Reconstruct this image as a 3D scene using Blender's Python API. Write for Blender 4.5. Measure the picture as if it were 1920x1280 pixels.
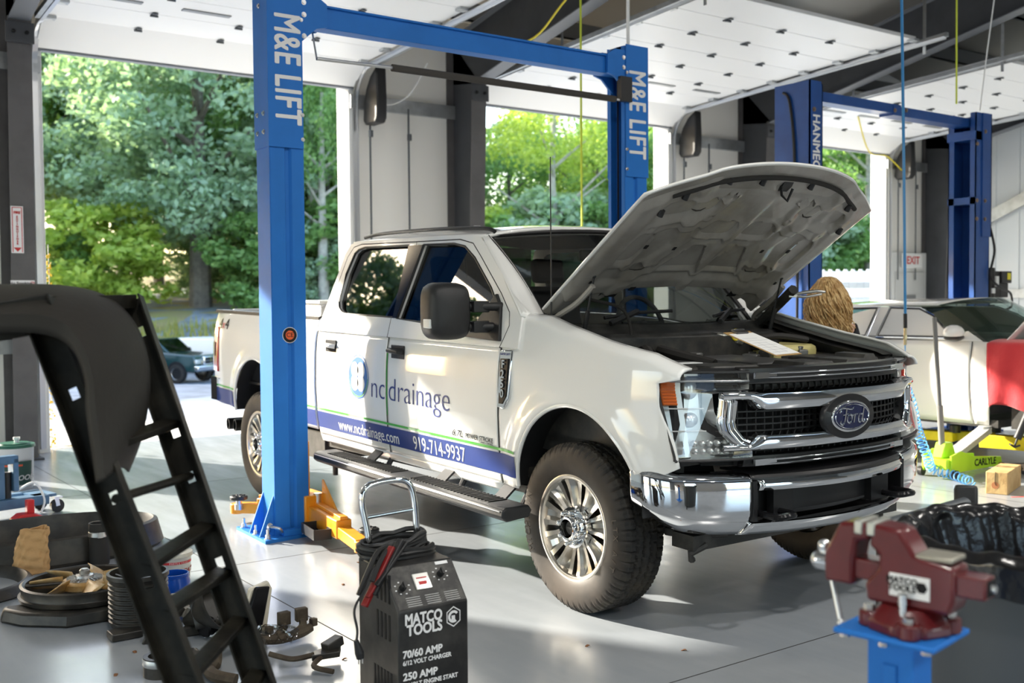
import bpy, bmesh, math, random
import numpy as np
from mathutils import Matrix, Vector, Euler
for _o in list(bpy.data.objects): bpy.data.objects.remove(_o)
PI=math.pi; R=math.radians
SC=bpy.context.scene; COL=SC.collection
# ---------------------------------------------------------------- camera
FPX=1984.0; YAW=0.6251; PITCH=0.0368; ROLL=-0.008; CAMH=1.5375
def cam_axes():
    f=Vector((math.sin(YAW)*math.cos(PITCH),math.cos(YAW)*math.cos(PITCH),-math.sin(PITCH)))
    r=Vector((math.cos(YAW),-math.sin(YAW),0)); u=r.cross(f)
    return r*math.cos(ROLL)+u*math.sin(ROLL), u*math.cos(ROLL)-r*math.sin(ROLL), f
CR,CU,CF=cam_axes()
cam=bpy.data.cameras.new('camera'); camo=bpy.data.objects.new('camera',cam); COL.objects.link(camo)
camo.matrix_world=Matrix(((CR.x,CU.x,-CF.x,0),(CR.y,CU.y,-CF.y,0),(CR.z,CU.z,-CF.z,CAMH),(0,0,0,1)))
cam.sensor_width=36; cam.lens=FPX*36/1920; cam.clip_start=.05; cam.clip_end=400
cam.dof.use_dof=True; cam.dof.focus_distance=5.0; cam.dof.aperture_fstop=2.8
SC.camera=camo
# ---------------------------------------------------------------- world, sun, exposure
SUNV=Vector((.5,-1,-.485)).normalized()
w=bpy.data.worlds.new('sky'); SC.world=w; w.use_nodes=True
nt=w.node_tree; bg=nt.nodes['Background']
sk=nt.nodes.new('ShaderNodeTexSky'); sk.sky_type='NISHITA'; sk.sun_disc=False
sk.sun_elevation=R(23.5); sk.sun_rotation=math.atan2(-.5,1); sk.air_density=1.2; sk.dust_density=2.5; sk.ozone_density=1
nt.links.new(sk.outputs[0],bg.inputs[0]); bg.inputs[1].default_value=.62
sl=bpy.data.lights.new('sun','SUN'); sl.energy=12; sl.angle=R(.9); sl.color=(1,.93,.80)
so=bpy.data.objects.new('sun',sl); COL.objects.link(so); so.rotation_euler=SUNV.to_track_quat('-Z','Y').to_euler(); so.location=(-5,10,20)
SC.view_settings.view_transform='Standard'; SC.view_settings.look='None'; SC.view_settings.gamma=1
SC.view_settings.use_curve_mapping=False; SC.view_settings.exposure=0.6
# ---------------------------------------------------------------- materials
MATS={}
def pbr(name,col,rough=.5,metal=0,coat=0,bump=0,bscale=60,var=0,vscale=4,col2=None,spec=None,trans=0,ior=1.45,emit=None,estr=0,sheen=0):
    if name in MATS: return MATS[name]
    m=bpy.data.materials.new(name); m.use_nodes=True; t=m.node_tree; b=t.nodes['Principled BSDF']
    if len(col)==3: col=(*col,1)
    b.inputs['Base Color'].default_value=col; b.inputs['Roughness'].default_value=rough; b.inputs['Metallic'].default_value=metal
    b.inputs['Coat Weight'].default_value=coat; b.inputs['Coat Roughness'].default_value=.04
    b.inputs['IOR'].default_value=ior; b.inputs['Transmission Weight'].default_value=trans
    if spec is not None: b.inputs['Specular IOR Level'].default_value=spec
    if sheen: b.inputs['Sheen Weight'].default_value=sheen
    if emit: b.inputs['Emission Color'].default_value=(*emit,1); b.inputs['Emission Strength'].default_value=estr
    tc=t.nodes.new('ShaderNodeTexCoord')
    if var or col2:
        n=t.nodes.new('ShaderNodeTexNoise'); n.inputs['Scale'].default_value=vscale; n.inputs['Detail'].default_value=6; n.inputs['Roughness'].default_value=.6
        t.links.new(tc.outputs['Object'],n.inputs['Vector'])
        mx=t.nodes.new('ShaderNodeMix'); mx.data_type='RGBA'
        c2=col2 if col2 else tuple(c*(1-var) for c in col[:3])
        mx.inputs[6].default_value=col; mx.inputs[7].default_value=(*c2[:3],1)
        rp=t.nodes.new('ShaderNodeMapRange'); rp.inputs[1].default_value=.42; rp.inputs[2].default_value=.68
        t.links.new(n.outputs[0],rp.inputs[0]); t.links.new(rp.outputs[0],mx.inputs[0]); t.links.new(mx.outputs[2],b.inputs['Base Color'])
    if bump:
        n2=t.nodes.new('ShaderNodeTexNoise'); n2.inputs['Scale'].default_value=bscale; n2.inputs['Detail'].default_value=3
        t.links.new(tc.outputs['Object'],n2.inputs['Vector'])
        bp=t.nodes.new('ShaderNodeBump'); bp.inputs['Strength'].default_value=bump; bp.inputs['Distance'].default_value=.01
        t.links.new(n2.outputs[0],bp.inputs['Height']); t.links.new(bp.outputs[0],b.inputs['Normal'])
    MATS[name]=m; return m
def glass(name,tint,refl=1.5,base=0.0):
    "thin pane: tinted see-through with fresnel reflection"
    if name in MATS: return MATS[name]
    m=bpy.data.materials.new(name); m.use_nodes=True; t=m.node_tree; t.nodes.clear()
    o=t.nodes.new('ShaderNodeOutputMaterial'); mx=t.nodes.new('ShaderNodeMixShader'); tr=t.nodes.new('ShaderNodeBsdfTransparent'); g=t.nodes.new('ShaderNodeBsdfGlossy')
    fr=t.nodes.new('ShaderNodeFresnel'); ge=t.nodes.new('ShaderNodeNewGeometry'); io=t.nodes.new('ShaderNodeMapRange'); io.inputs[3].default_value=refl; io.inputs[4].default_value=1/refl; t.links.new(ge.outputs['Backfacing'],io.inputs[0]); t.links.new(io.outputs[0],fr.inputs[0])
    ad=t.nodes.new('ShaderNodeMath'); ad.operation='ADD'; ad.inputs[1].default_value=base; ad.use_clamp=True
    tr.inputs[0].default_value=(*tint,1); g.inputs[1].default_value=.01; g.inputs[0].default_value=(.9,.9,.9,1)
    t.links.new(fr.outputs[0],ad.inputs[0]); t.links.new(ad.outputs[0],mx.inputs[0]); t.links.new(tr.outputs[0],mx.inputs[1]); t.links.new(g.outputs[0],mx.inputs[2]); t.links.new(mx.outputs[0],o.inputs[0])
    MATS[name]=m; return m
# ---------------------------------------------------------------- mesh builder
class MB:
    def __init__(s,M=None): s.v=[]; s.f=[]; s.mi=[]; s.M=M or Matrix.Identity(4); s.m=0
    def V(s,p): s.v.append(tuple(s.M@Vector(p))); return len(s.v)-1
    def F(s,ids): s.f.append(tuple(ids)); s.mi.append(s.m)
    def quad(s,*pts): s.F([s.V(p) for p in pts]); return s
    def box(s,c,d,rot=None):
        c=Vector(c); h=[x/2 for x in d]; Rm=(rot if isinstance(rot,Matrix) else Euler(rot).to_matrix()) if rot is not None else Matrix.Identity(3)
        ids=[s.V(c+Rm@Vector((sx*h[0],sy*h[1],sz*h[2]))) for sz in(-1,1) for sy in(-1,1) for sx in(-1,1)]
        for q in((0,2,3,1),(4,5,7,6),(0,1,5,4),(2,6,7,3),(0,4,6,2),(1,3,7,5)): s.F([ids[i] for i in q])
        return s
    def bb(s,a,b): return s.box([(a[i]+b[i])/2 for i in range(3)],[abs(b[i]-a[i]) for i in range(3)])
    def bar(s,p0,p1,w,h,up=(0,0,1)):
        p0=Vector(p0);p1=Vector(p1);d=p1-p0;L=d.length;d.normalize();u=Vector(up);x=d.cross(u)
        if x.length<1e-4: x=d.cross(Vector((1,0,0)))
        x.normalize();u=x.cross(d)
        return s.box((p0+p1)/2,(w,L,h),Matrix((x,d,u)).transposed())
    def frame(s,d):
        d=Vector(d).normalized(); a=Vector((0,0,1)) if abs(d.z)<.9 else Vector((1,0,0)); x=a.cross(d).normalized(); return x,d.cross(x)
    def cyl(s,p0,p1,r,r2=None,n=16,caps=True):
        p0=Vector(p0);p1=Vector(p1);r2=r if r2 is None else r2;x,y=s.frame(p1-p0)
        A=[s.V(p0+(x*math.cos(2*PI*i/n)+y*math.sin(2*PI*i/n))*r) for i in range(n)]
        B=[s.V(p1+(x*math.cos(2*PI*i/n)+y*math.sin(2*PI*i/n))*r2) for i in range(n)]
        for i in range(n): s.F((A[i],A[(i+1)%n],B[(i+1)%n],B[i]))
        if caps: s.F(A[::-1]); s.F(B)
        return s
    def tube(s,pts,r,n=8,closed=False,caps=True):
        pts=[Vector(p) for p in pts];N=len(pts);rr=r if hasattr(r,'__len__') else [r]*N;rings=[];px=None
        for i,p in enumerate(pts):
            a=pts[(i-1)%N] if (i or closed) else p; b=pts[(i+1)%N] if (i<N-1 or closed) else p
            d=(b-a).normalized() if (b-a).length>1e-9 else Vector((0,0,1))
            if px is None: x,y=s.frame(d)
            else:
                x=px-d*px.dot(d); x=x.normalized() if x.length>1e-6 else s.frame(d)[0]; y=d.cross(x)
            px=x; rings.append([s.V(p+(x*math.cos(2*PI*k/n)+y*math.sin(2*PI*k/n))*rr[i]) for k in range(n)])
        for i in range(N if closed else N-1):
            A=rings[i];B=rings[(i+1)%N]
            for k in range(n): s.F((A[k],A[(k+1)%n],B[(k+1)%n],B[k]))
        if caps and not closed: s.F(rings[0][::-1]); s.F(rings[-1])
        return s
    def grid(s,fn,nu,nv,cu=False,cv=False):
        I=[[s.V(fn(i/nu,j/nv)) for j in range(nv if cv else nv+1)] for i in range(nu if cu else nu+1)]
        for i in range(nu):
            for j in range(nv):
                i2=(i+1)%nu if cu else i+1; j2=(j+1)%nv if cv else j+1
                s.F((I[i][j],I[i2][j],I[i2][j2],I[i][j2]))
        return s
    def lathe(s,prof,c=(0,0,0),axis=(0,0,1),n=32,a0=0,a1=2*PI):
        c=Vector(c);ax=Vector(axis).normalized();x,y=s.frame(ax);full=abs(a1-a0-2*PI)<1e-6;k=n if full else n+1
        I=[[s.V(c+ax*h+(x*math.cos(a0+(a1-a0)*i/n)+y*math.sin(a0+(a1-a0)*i/n))*r) for (r,h) in prof] for i in range(k)]
        for i in range(n):
            A=I[i];B=I[(i+1)%k]
            for j in range(len(prof)-1): s.F((A[j],B[j],B[j+1],A[j+1]))
        return s
    def prism(s,poly,f0,f1):
        "poly of 2d points; f0/f1 map (a,b)->3d for both faces"
        A=[s.V(f0(*q)) for q in poly];B=[s.V(f1(*q)) for q in poly];n=len(poly)
        s.F(A[::-1]);s.F(B)
        for i in range(n): s.F((A[i],A[(i+1)%n],B[(i+1)%n],B[i]))
        return s
    def ball(s,c,r,n=16,m=10):
        c=Vector(c); rr=r if hasattr(r,'__len__') else (r,r,r)
        return s.grid(lambda u,v:c+Vector((rr[0]*math.cos(2*PI*u)*math.sin(PI*v),rr[1]*math.sin(2*PI*u)*math.sin(PI*v),-rr[2]*math.cos(PI*v))),n,m,cu=True)
    def build(s,name,mat,parent=None,bevel=0,ang=38,solid=0,soff=-1,sub=0,loc=None,weld=True,flat=False):
        me=bpy.data.meshes.new(name); me.from_pydata(s.v,[],s.f)
        for m in (mat if isinstance(mat,(list,tuple)) else [mat]): me.materials.append(m)
        me.polygons.foreach_set('material_index',s.mi)
        if weld:
            b=bmesh.new(); b.from_mesh(me); bmesh.ops.remove_doubles(b,verts=b.verts,dist=1e-5)
            bmesh.ops.recalc_face_normals(b,faces=b.faces); b.to_mesh(me); b.free()
        if not flat:
            me.polygons.foreach_set('use_smooth',[True]*len(me.polygons)); me.set_sharp_from_angle(angle=R(ang))
        me.update(); o=bpy.data.objects.new(name,me); COL.objects.link(o)
        if parent: o.parent=parent
        if loc: o.location=loc
        if solid:
            md=o.modifiers.new('s','SOLIDIFY'); md.thickness=solid; md.offset=soff
        if bevel:
            md=o.modifiers.new('b','BEVEL'); md.width=bevel; md.segments=2; md.limit_method='ANGLE'; md.angle_limit=R(40)
        if sub:
            md=o.modifiers.new('u','SUBSURF'); md.levels=sub; md.render_levels=sub
        return o
def thing(name,label,cat,loc=(0,0,0),rz=0,group=None):
    o=bpy.data.objects.new(name,None); COL.objects.link(o); o.location=loc; o.rotation_euler=(0,0,rz); o.empty_display_size=.1
    return tag(o,label,cat,group)
def tag(o,label,cat,group=None,kind=None):
    o['label']=label; o['category']=cat
    if group: o['group']=group
    if kind: o['kind']=kind
    return o
def struct(o): o['kind']='structure'; return o
def lab(o,l): o['label']=l; return o
def copy_tree(o,parent=None):
    c=o.copy(); COL.objects.link(c)
    if parent: c.parent=parent
    for ch in [q for q in COL.objects if q.parent==o]: copy_tree(ch,c)
    return c
def embold(me,d):
    "heavier strokes: overlay copies of the glyphs shifted by d"
    if d<=0: return
    b=bmesh.new(); b.from_mesh(me); src=b.verts[:]+b.edges[:]+b.faces[:]
    for k,(dx,dy) in enumerate(((d,0),(-d,0),(0,d*.8),(0,-d*.8),(d*.7,d*.6),(-d*.7,-d*.6))):
        r=bmesh.ops.duplicate(b,geom=src); bmesh.ops.translate(b,verts=[v for v in r['geom'] if isinstance(v,bmesh.types.BMVert)],vec=(dx,dy,.00015*(k+1)))
    b.to_mesh(me); b.free()
def text(name,s,size,M,mat,parent=None,ext=.0006,al='CENTER',sx=1,bold=0,shear=0,spacing=1,warp=None):
    "flat raised lettering; M's columns are right, up, out"
    cu=bpy.data.curves.new(name,'FONT'); cu.body=s; cu.size=size; cu.extrude=ext; cu.align_x=al; cu.align_y='CENTER'
    cu.shear=shear; cu.space_character=spacing; cu.resolution_u=3
    ob=bpy.data.objects.new(name,cu); COL.objects.link(ob)
    me=bpy.data.meshes.new_from_object(ob); bpy.data.objects.remove(ob); bpy.data.curves.remove(cu)
    embold(me,bold)
    for v in me.vertices: v.co=M@Vector((v.co.x*sx,v.co.y,v.co.z))
    if warp:
        for v in me.vertices: v.co=warp(v.co)
    me.materials.clear(); me.materials.append(mat)
    o=bpy.data.objects.new(name,me); COL.objects.link(o)
    if parent: o.parent=parent
    return o
def TM(o,right,up):
    r=Vector(right).normalized();u=Vector(up);u=(u-r*u.dot(r)).normalized();n=r.cross(u)
    return Matrix(((r.x,u.x,n.x,o[0]),(r.y,u.y,n.y,o[1]),(r.z,u.z,n.z,o[2]),(0,0,0,1)))
def smooth_path(pts,k=6):
    pts=[Vector(p) for p in pts]; out=[]
    for i in range(len(pts)-1):
        p0=pts[max(i-1,0)];p1=pts[i];p2=pts[i+1];p3=pts[min(i+2,len(pts)-1)]
        for j in range(k):
            t=j/k; out.append(.5*((2*p1)+(p2-p0)*t+(2*p0-5*p1+4*p2-p3)*t*t+(3*p1-p0-3*p2+p3)*t**3))
    out.append(pts[-1]); return out
rnd=random.Random(7)
# shared materials
M_blk=pbr('black_plastic',(.018,.018,.019),.42,bump=.15,bscale=300)
M_blk2=pbr('dusty_black_plastic',(.022,.022,.021),.5,var=0,col2=(.06,.056,.05),vscale=9)
M_rub=pbr('rubber',(.022,.020,.018),.75)
M_steel=pbr('zinc_steel',(.62,.63,.64),.32,1)
M_chrome=pbr('chrome',(.82,.83,.84),.045,1)
M_bolt=pbr('bolt_steel',(.7,.7,.7),.25,1)
M_white=pbr('white_enamel',(.84,.85,.84),.45)
M_blue=pbr('lift_blue_paint',(.020,.18,.60),.5,spec=.3,bump=.04,bscale=180,var=.12,vscale=2)
M_navy=pbr('dark_blue_paint',(.016,.085,.33),.38,coat=.2,var=.25,vscale=3)
M_orange=pbr('orange_paint',(.86,.32,.015),.4,coat=.3,var=.15,vscale=8)
M_ink=pbr('sign_white',(.85,.85,.85),.5)
M_charcoal=pbr('charcoal_steel_paint',(.06,.063,.07),.5,var=.25,vscale=2)
M_gal=pbr('galvanised_steel',(.55,.57,.58),.42,.8,var=.25,vscale=6)
M_red=pbr('red_ink',(.55,.03,.03),.5)
M_dark=pbr('dark_void',(.006,.006,.007),.8)
# ================================================================ ROOM
W=11.85; WO=12.12
def floor_mat():
    m=bpy.data.materials.new('epoxy_floor'); m.use_nodes=True; t=m.node_tree; b=t.nodes['Principled BSDF']; L=t.links.new
    tc=t.nodes.new('ShaderNodeTexCoord')
    def noise(sc,det,vec=None,rough=.6):
        n=t.nodes.new('ShaderNodeTexNoise'); n.inputs['Scale'].default_value=sc; n.inputs['Detail'].default_value=det; n.inputs['Roughness'].default_value=rough
        L(vec or tc.outputs['Object'],n.inputs['Vector']); return n
    mp=t.nodes.new('ShaderNodeMapping'); mp.inputs['Scale'].default_value=(6,.7,1); mp.inputs['Rotation'].default_value=(0,0,.15); L(tc.outputs['Object'],mp.inputs[0])
    n1=noise(.7,5); n2=noise(1.5,6,mp.outputs[0]); n3=noise(220,2)
    c=t.nodes.new('ShaderNodeValToRGB'); c.color_ramp.elements[0].position=.3; c.color_ramp.elements[0].color=(.26,.285,.315,1); c.color_ramp.elements[1].position=.72; c.color_ramp.elements[1].color=(.36,.385,.41,1)
    mx=t.nodes.new('ShaderNodeMath'); mx.operation='MULTIPLY_ADD'; mx.inputs[1].default_value=.8; L(n1.outputs[0],mx.inputs[0])
    m2=t.nodes.new('ShaderNodeMath'); m2.operation='MULTIPLY'; m2.inputs[1].default_value=.2; L(n2.outputs[0],m2.inputs[0]); L(m2.outputs[0],mx.inputs[2])
    L(mx.outputs[0],c.inputs[0]); L(c.outputs[0],b.inputs['Base Color'])
    r=t.nodes.new('ShaderNodeMapRange'); r.inputs[1].default_value=.35; r.inputs[2].default_value=.7; r.inputs[3].default_value=.17; r.inputs[4].default_value=.26
    L(n2.outputs[0],r.inputs[0]); L(r.outputs[0],b.inputs['Roughness'])
    bp=t.nodes.new('ShaderNodeBump'); bp.inputs['Strength'].default_value=.06; bp.inputs['Distance'].default_value=.002; L(n3.outputs[0],bp.inputs['Height']); L(bp.outputs[0],b.inputs['Normal'])
    b.inputs['IOR'].default_value=1.55
    return m
M_floor=floor_mat()
M_liner=pbr('white_vinyl_liner',(.88,.865,.82),.45,bump=.35,bscale=3.0)
M_panel=pbr('white_ribbed_steel',(.74,.78,.80),.4,coat=.2)
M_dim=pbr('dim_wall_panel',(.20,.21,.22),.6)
M_roofliner=pbr('roof_insulation',(.42,.42,.40),.55,bump=.5,bscale=3)
M_pur=pbr('purlin_grey',(.25,.26,.27),.5,.4)
M_doorpan=pbr('white_door_panel',(.90,.905,.91),.42)
XL,XR,YB=-9,18.95,-9
struct(MB().bb((XL,YB,-.2),(XR+.2,WO,0)).build('floor',M_floor))
j=MB()
for x in (-3.2,2.2,7.75,13.3): j.bb((x-.003,YB,-.01),(x+.003,W,.0006))
for y in (-6,-2.9,0.1,3.05,6.0,9.0): j.bb((XL,y-.003,-.01),(XR,y+.003,.0006))
struct(j.build('trim_1',pbr('joint_dark',(.03,.03,.03),.9)))
rl=MB()
for a,b in (((7.9,4.35),(13,1.2)),((6.3,3.4),(12,5.6))): rl.bar((a[0],a[1],.0006),(b[0],b[1],.0006),.025,.0008)
struct(rl.build('trim_2',pbr('floor_red_line',(.6,.06,.05),.5)))
# wall with the big openings
wb=MB()
DO=[(-1.15,1.1),(2.53,6.09),(7.98,11.53),(13.5,17.06)]
segs=[(XL,-1.15),(1.1,2.53),(6.09,7.98),(11.53,13.5),(17.06,XR+.2)]
for a,b in segs: wb.bb((a,W,0),(b,WO,4.29))
wb.bb((XL,W,4.29),(XR+.2,WO,5.35)); struct(wb.build('wall_back',M_liner))
sg=MB()
for x0,x1 in ((6.09,7.98),(11.53,13.5),(1.1,2.53),(17.06,18.9)):
    sg.bb((x0,W-.06,3.95),(x1,W,4.12)); sg.bb((x0,W-.06,1.05),(x1,W,1.2))
struct(sg.build('trim_3',M_gal))
jb=MB()
for a,b in DO:
    for x,s in((a,-1),(b,1)):
        jb.bb((x-.0*s,W-.02,0),(x+s*.10,W,4.3)); jb.bb((x,WO,0),(x+s*.12,WO+.03,4.3))
        jb.bb((x-.012*s,W-.02,0),(x,WO+.03,4.29))
    jb.bb((a,W-.02,4.275),(b,WO+.03,4.29))
struct(jb.build('trim_4',M_white,bevel=.004))
# right end wall: ribbed metal
def ribbed(mb,y0,y1,z0,z1,x,pitch=.3):
    n=int((y1-y0)/pitch)
    for i in range(n+1):
        y=y0+i*pitch
        mb.box((x-.012,y,(z0+z1)/2),(.025,.05,z1-z0))
wr=MB().bb((XR,YB,0),(XR+.2,W,9)); ribbed(wr,YB,11.8,0,9,XR,.45); struct(wr.build('wall_right',M_panel))
# unseen left and front walls, kept dark; doorways added to let skylight in
wl_=MB(); lo=[YB,-6.5,-2.5,-1,3.5,5,9.5,WO]
for i in range(0,8,2): wl_.bb((XL-.2,lo[i],0),(XL,lo[i+1],4.27))
wl_.bb((XL-.2,YB,4.27),(XL,WO,9)); struct(wl_.build('wall_left',M_dim))
wf=MB()
fo=[(-2,1.5),(6,9.2)]
xs=[XL]+[v for ab in fo for v in ab]+[XR+.2]
for i in range(0,len(xs),2): wf.bb((xs[i],YB-.2,0),(xs[i+1],YB,4.27))
wf.bb((XL,YB-.2,4.27),(XR+.2,YB,9)); struct(wf.build('wall_front',M_dim))
# roof: rises away from the door wall
def roofz(y): return 5.25+.19*(W-y)
rf=MB()
rf.grid(lambda u,v:(XL+(XR+.4-XL)*u,YB-.2+(WO+.5-YB)*v,roofz(YB-.2+(WO+.5-YB)*v)),1,1)
struct(rf.build('ceiling',M_roofliner,solid=.12,soff=1))
pl=MB()
for i in range(14):
    y=11.3-i*1.45
    pl.bb((XL,y-.03,roofz(y)-.24),(XR,y+.03,roofz(y)-.02)); pl.bb((XL,y-.03,roofz(y)-.24),(XR,y+.06,roofz(y)-.225))
struct(pl.build('trim_5',M_pur))
# steel portal frames: tapered column + haunched rafter, I section
def frame(x,n):
    t=thing('portal_frame',n,'steel frame',(x,W,0)); fw=.11
    c=MB(); y0,y1=-.46,-.62
    c.prism([(-.02,0),(y0,0),(y1,4.35),(-.02,4.95)],lambda a,b:(-.006,a,b),lambda a,b:(.006,a,b))
    c.build('web',M_charcoal,t,weld=False)
    f=MB(); f.bar((0,y0,0),(0,y1,4.35),fw*2,.014,up=(0,1,.03)); f.bar((0,-.02,0),(0,-.02,5.0),fw*2,.014,up=(0,1,0)); f.build('flange',pbr('column_flange_paint',(.12,.115,.115),.5,var=.2),t)
    k=MB(); k.box((0,y1-.02,4.2),(.26,.02,.2)); k.build('splice_plate',M_charcoal,t,bevel=.003)
    b=MB()
    for s in(-1,1): b.cyl((s*.06,y1-.03,4.2),(s*.06,y1-.055,4.2),.02,n=6)
    b.build('bolt',M_dark,t)
    r=MB(); L=-14
    def bot(y): return 4.33+.21*(-y-.55)
    def top(y): return min(4.95+.19*(-y),roofz(W+y)-.25)
    pts=[(-.02,4.4),(y1,4.33),(L,bot(L)),(L,top(L)),(-.02,4.95)]
    r.prism(pts,lambda a,b:(-.006,a,b),lambda a,b:(.006,a,b)); r.build('rafter',M_charcoal,t,weld=False)
    g=MB(); g.bar((0,y1,4.33),(0,L,bot(L)),.2,.014,up=(0,0,1)); g.bar((0,-.02,4.95),(0,L,top(L)),.2,.014,up=(0,0,1)); g.build('rafter_flange',pbr('rafter_flange_paint',(.16,.17,.19),.5),t)
    bp=MB(); bp.box((0,-.25,.01),(.3,.6,.02)); bp.build('base_plate',M_charcoal,t); return t
fr=[frame(2.22,'dark steel portal column at the far left, carrying the tall fire extinguisher sign'),
    frame(7.62,'dark steel column and sloping rafter between the first and second openings, behind the pickup cab'),
    frame(13.2,'dark steel column and rafter between the second and third openings'),
    frame(18.3,'dark steel column in the far corner of the workshop, small vertical sign on its edge')]
# diagonal wall bracing and girts on the right wall
bz=MB(); bz.bar((XR-.1,11.2,2.9),(XR-.1,6.5,5.0),.06,.22); bz.build('x',M_gal)
o=COL.objects['x']; o.name='wall_brace'; tag(o,'grey sloping steel channel running across the ribbed white right wall','steel brace')
gt=MB()
for z in (1.55,4.75): gt.bb((XR-.06,YB,z),(XR,W,z+.16))
struct(gt.build('trim_6',M_gal))
# overhead doors
M_hinge=pbr('hinge_dark',(.12,.13,.14),.5,.5)
M_slot=pbr('grey_slot',(.30,.31,.32),.4,.3)
DP=[(-.04,4.20),(-.42,4.45)]
for i in range(7): DP.append((DP[-1][0]-.545,DP[-1][1]+.032))
def ohdoor(n,x0,x1,lbl):
    t=thing('door_%d'%n,lbl,'overhead door',(0,W,0)); t['kind']='structure'
    for i in range(8):
        (ya,za),(yb,zb)=DP[i],DP[i+1]
        m=MB(); m.bar((( x0+x1)/2,ya,za+.025),((x0+x1)/2,yb+.008,zb+.025),x1-x0+.1,.045); m.build('door_section',M_doorpan,t,bevel=.004)
    h=MB()
    for i in range(1,8):
        y,z=DP[i]
        for k in range(1,4):
            x=x0+(x1-x0)*k/4; h.box((x,y,z-.008),(.05,.12,.012)); h.cyl((x-.04,y,z-.02),(x+.04,y,z-.02),.012,n=8)
    h.build('hinge',M_hinge,t)
    for i in (2,):
        (ya,za),(yb,zb)=DP[i],DP[i+1]
        for k in range(4):
            x=x0+(x1-x0)*(k+.5)/4; s=MB(); s.bar((x,(ya+yb)/2+.04,(za+zb)/2-.002),(x,(ya+yb)/2-.04,(za+zb)/2-.002),.5,.012); s.build('slot_window',M_slot,t,bevel=.01)
    e=MB(); e.bar(((x0+x1)/2,DP[0][0]+.005,DP[0][1]+.01),((x0+x1)/2,DP[0][0]+.045,DP[0][1]+.0),x1-x0+.1,.05); e.build('bottom_seal',pbr('seal_grey',(.28,.30,.33),.6),t)
    # tracks, rollers, hangers
    for s,x in((-1,x0-.06),(1,x1+.06)):
        path=[(x,-.05,.05),(x,-.05,4.0)]+[(x,-.05-.38*(1-math.cos(a)),4.0+.42*math.sin(a)) for a in [i*PI/16 for i in range(1,9)]]+[(x,-4.6,4.42+.23)]
        m=MB()
        for q in range(len(path)-1):
            m.bar(path[q],path[q+1],.055,.012,up=(0,-1,.3)); m.bar([path[q][0]+s*.028,*path[q][1:]],[path[q+1][0]+s*.028,*path[q+1][1:]],.008,.07,up=(0,-1,.3))
        m.build('track',M_steel if 'M_steel' in globals() else M_gal,t)
        r=MB()
        for i in range(1,9):
            y,z=DP[i]; r.box((x-s*.08,y,z-.012),(.10,.10,.03)); r.cyl((x-s*.1,y,z-.02),(x+s*.02,y,z-.02),.014,n=8)
        r.build('roller_bracket',M_gal,t)
        g=MB(); 
        for yy in (-2.0,-4.3): g.bar((x+s*.05,yy,4.5),(x+s*.05,yy,roofz(W+yy)-.1),.04,.006); 
        g.bar((x+s*.06,-.5,4.42),(x+s*.06,-4.6,4.68),.05,.05); g.build('track_hanger',M_gal,t)
    # motor unit by the right track
    mo=MB(); mo.prism([(-.07,3.80),(-.09,4.0),(-.15,4.18),(-.26,4.32),(-.42,4.42),(-.44,4.0),(-.43,3.80),(-.38,3.74),(-.12,3.74)],lambda a,b:(x1+.16,a,b),lambda a,b:(x1+.30,a,b)); mo.build('motor_housing',M_blk,t,bevel=.02)
    for xx in(.23,.78):
        l=MB(); l.cyl((x1+xx,-.12,3.76 if xx<.5 else 4.0),(x1+xx,-.12,1.9),.013,n=8); l.cyl((x1+xx,-.14,3.6),(x1+xx,-.14,3.68),.03,n=8); l.build('drop_rod',M_hinge,t)
    return t
ohdoor(1,2.53,6.09,'raised white sectional overhead door above the first opening, left in the photo')
ohdoor(2,7.98,11.53,'raised white sectional overhead door above the second opening, behind the blue lift frame')
ohdoor(3,13.5,17.06,'raised white sectional overhead door above the third opening, farthest to the right')
# small warning stickers on the first door
st=MB()
for k in range(3):
    for q in range(2): st.box((2.75+q*.12,W-.19,4.293+.0+k*.0),(.09,.01,.0))
# personnel door with sign on back wall
d=thing('door_4','white personnel door in the far wall right of the third opening','door',(17.75,W,0)); d['kind']='structure'
MB().bb((-.62,-.05,0),(.62,0,2.42)).build('door_frame',M_white,d,bevel=.01)
MB().bb((-.46,-.08,.02),(.46,-.05,2.05)).build('door_leaf',pbr('door_leaf_grey',(.66,.67,.66),.5),d,bevel=.006)
MB().cyl((-.38,-.08,1.0),(-.38,-.14,1.0),.025).cyl((-.38,-.14,1.0),(-.26,-.14,1.0),.012).build('door_handle',M_steel,d)
MB().bb((-.18,-.1,1.5),(.14,-.08,1.62)).build('door_plate',M_slot,d)
ex=thing('exit_sign','white exit sign with red lettering above the personnel door','sign',(17.72,W-.1,2.26))
MB().bb((-.3,-.05,-.14),(.3,.0,.14)).build('sign_box',M_white,ex,bevel=.01)
text('lettering','EXIT',.2,TM((0,-.052,0),(1,0,0),(0,0,1)),M_red,ex,bold=.006)
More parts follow.
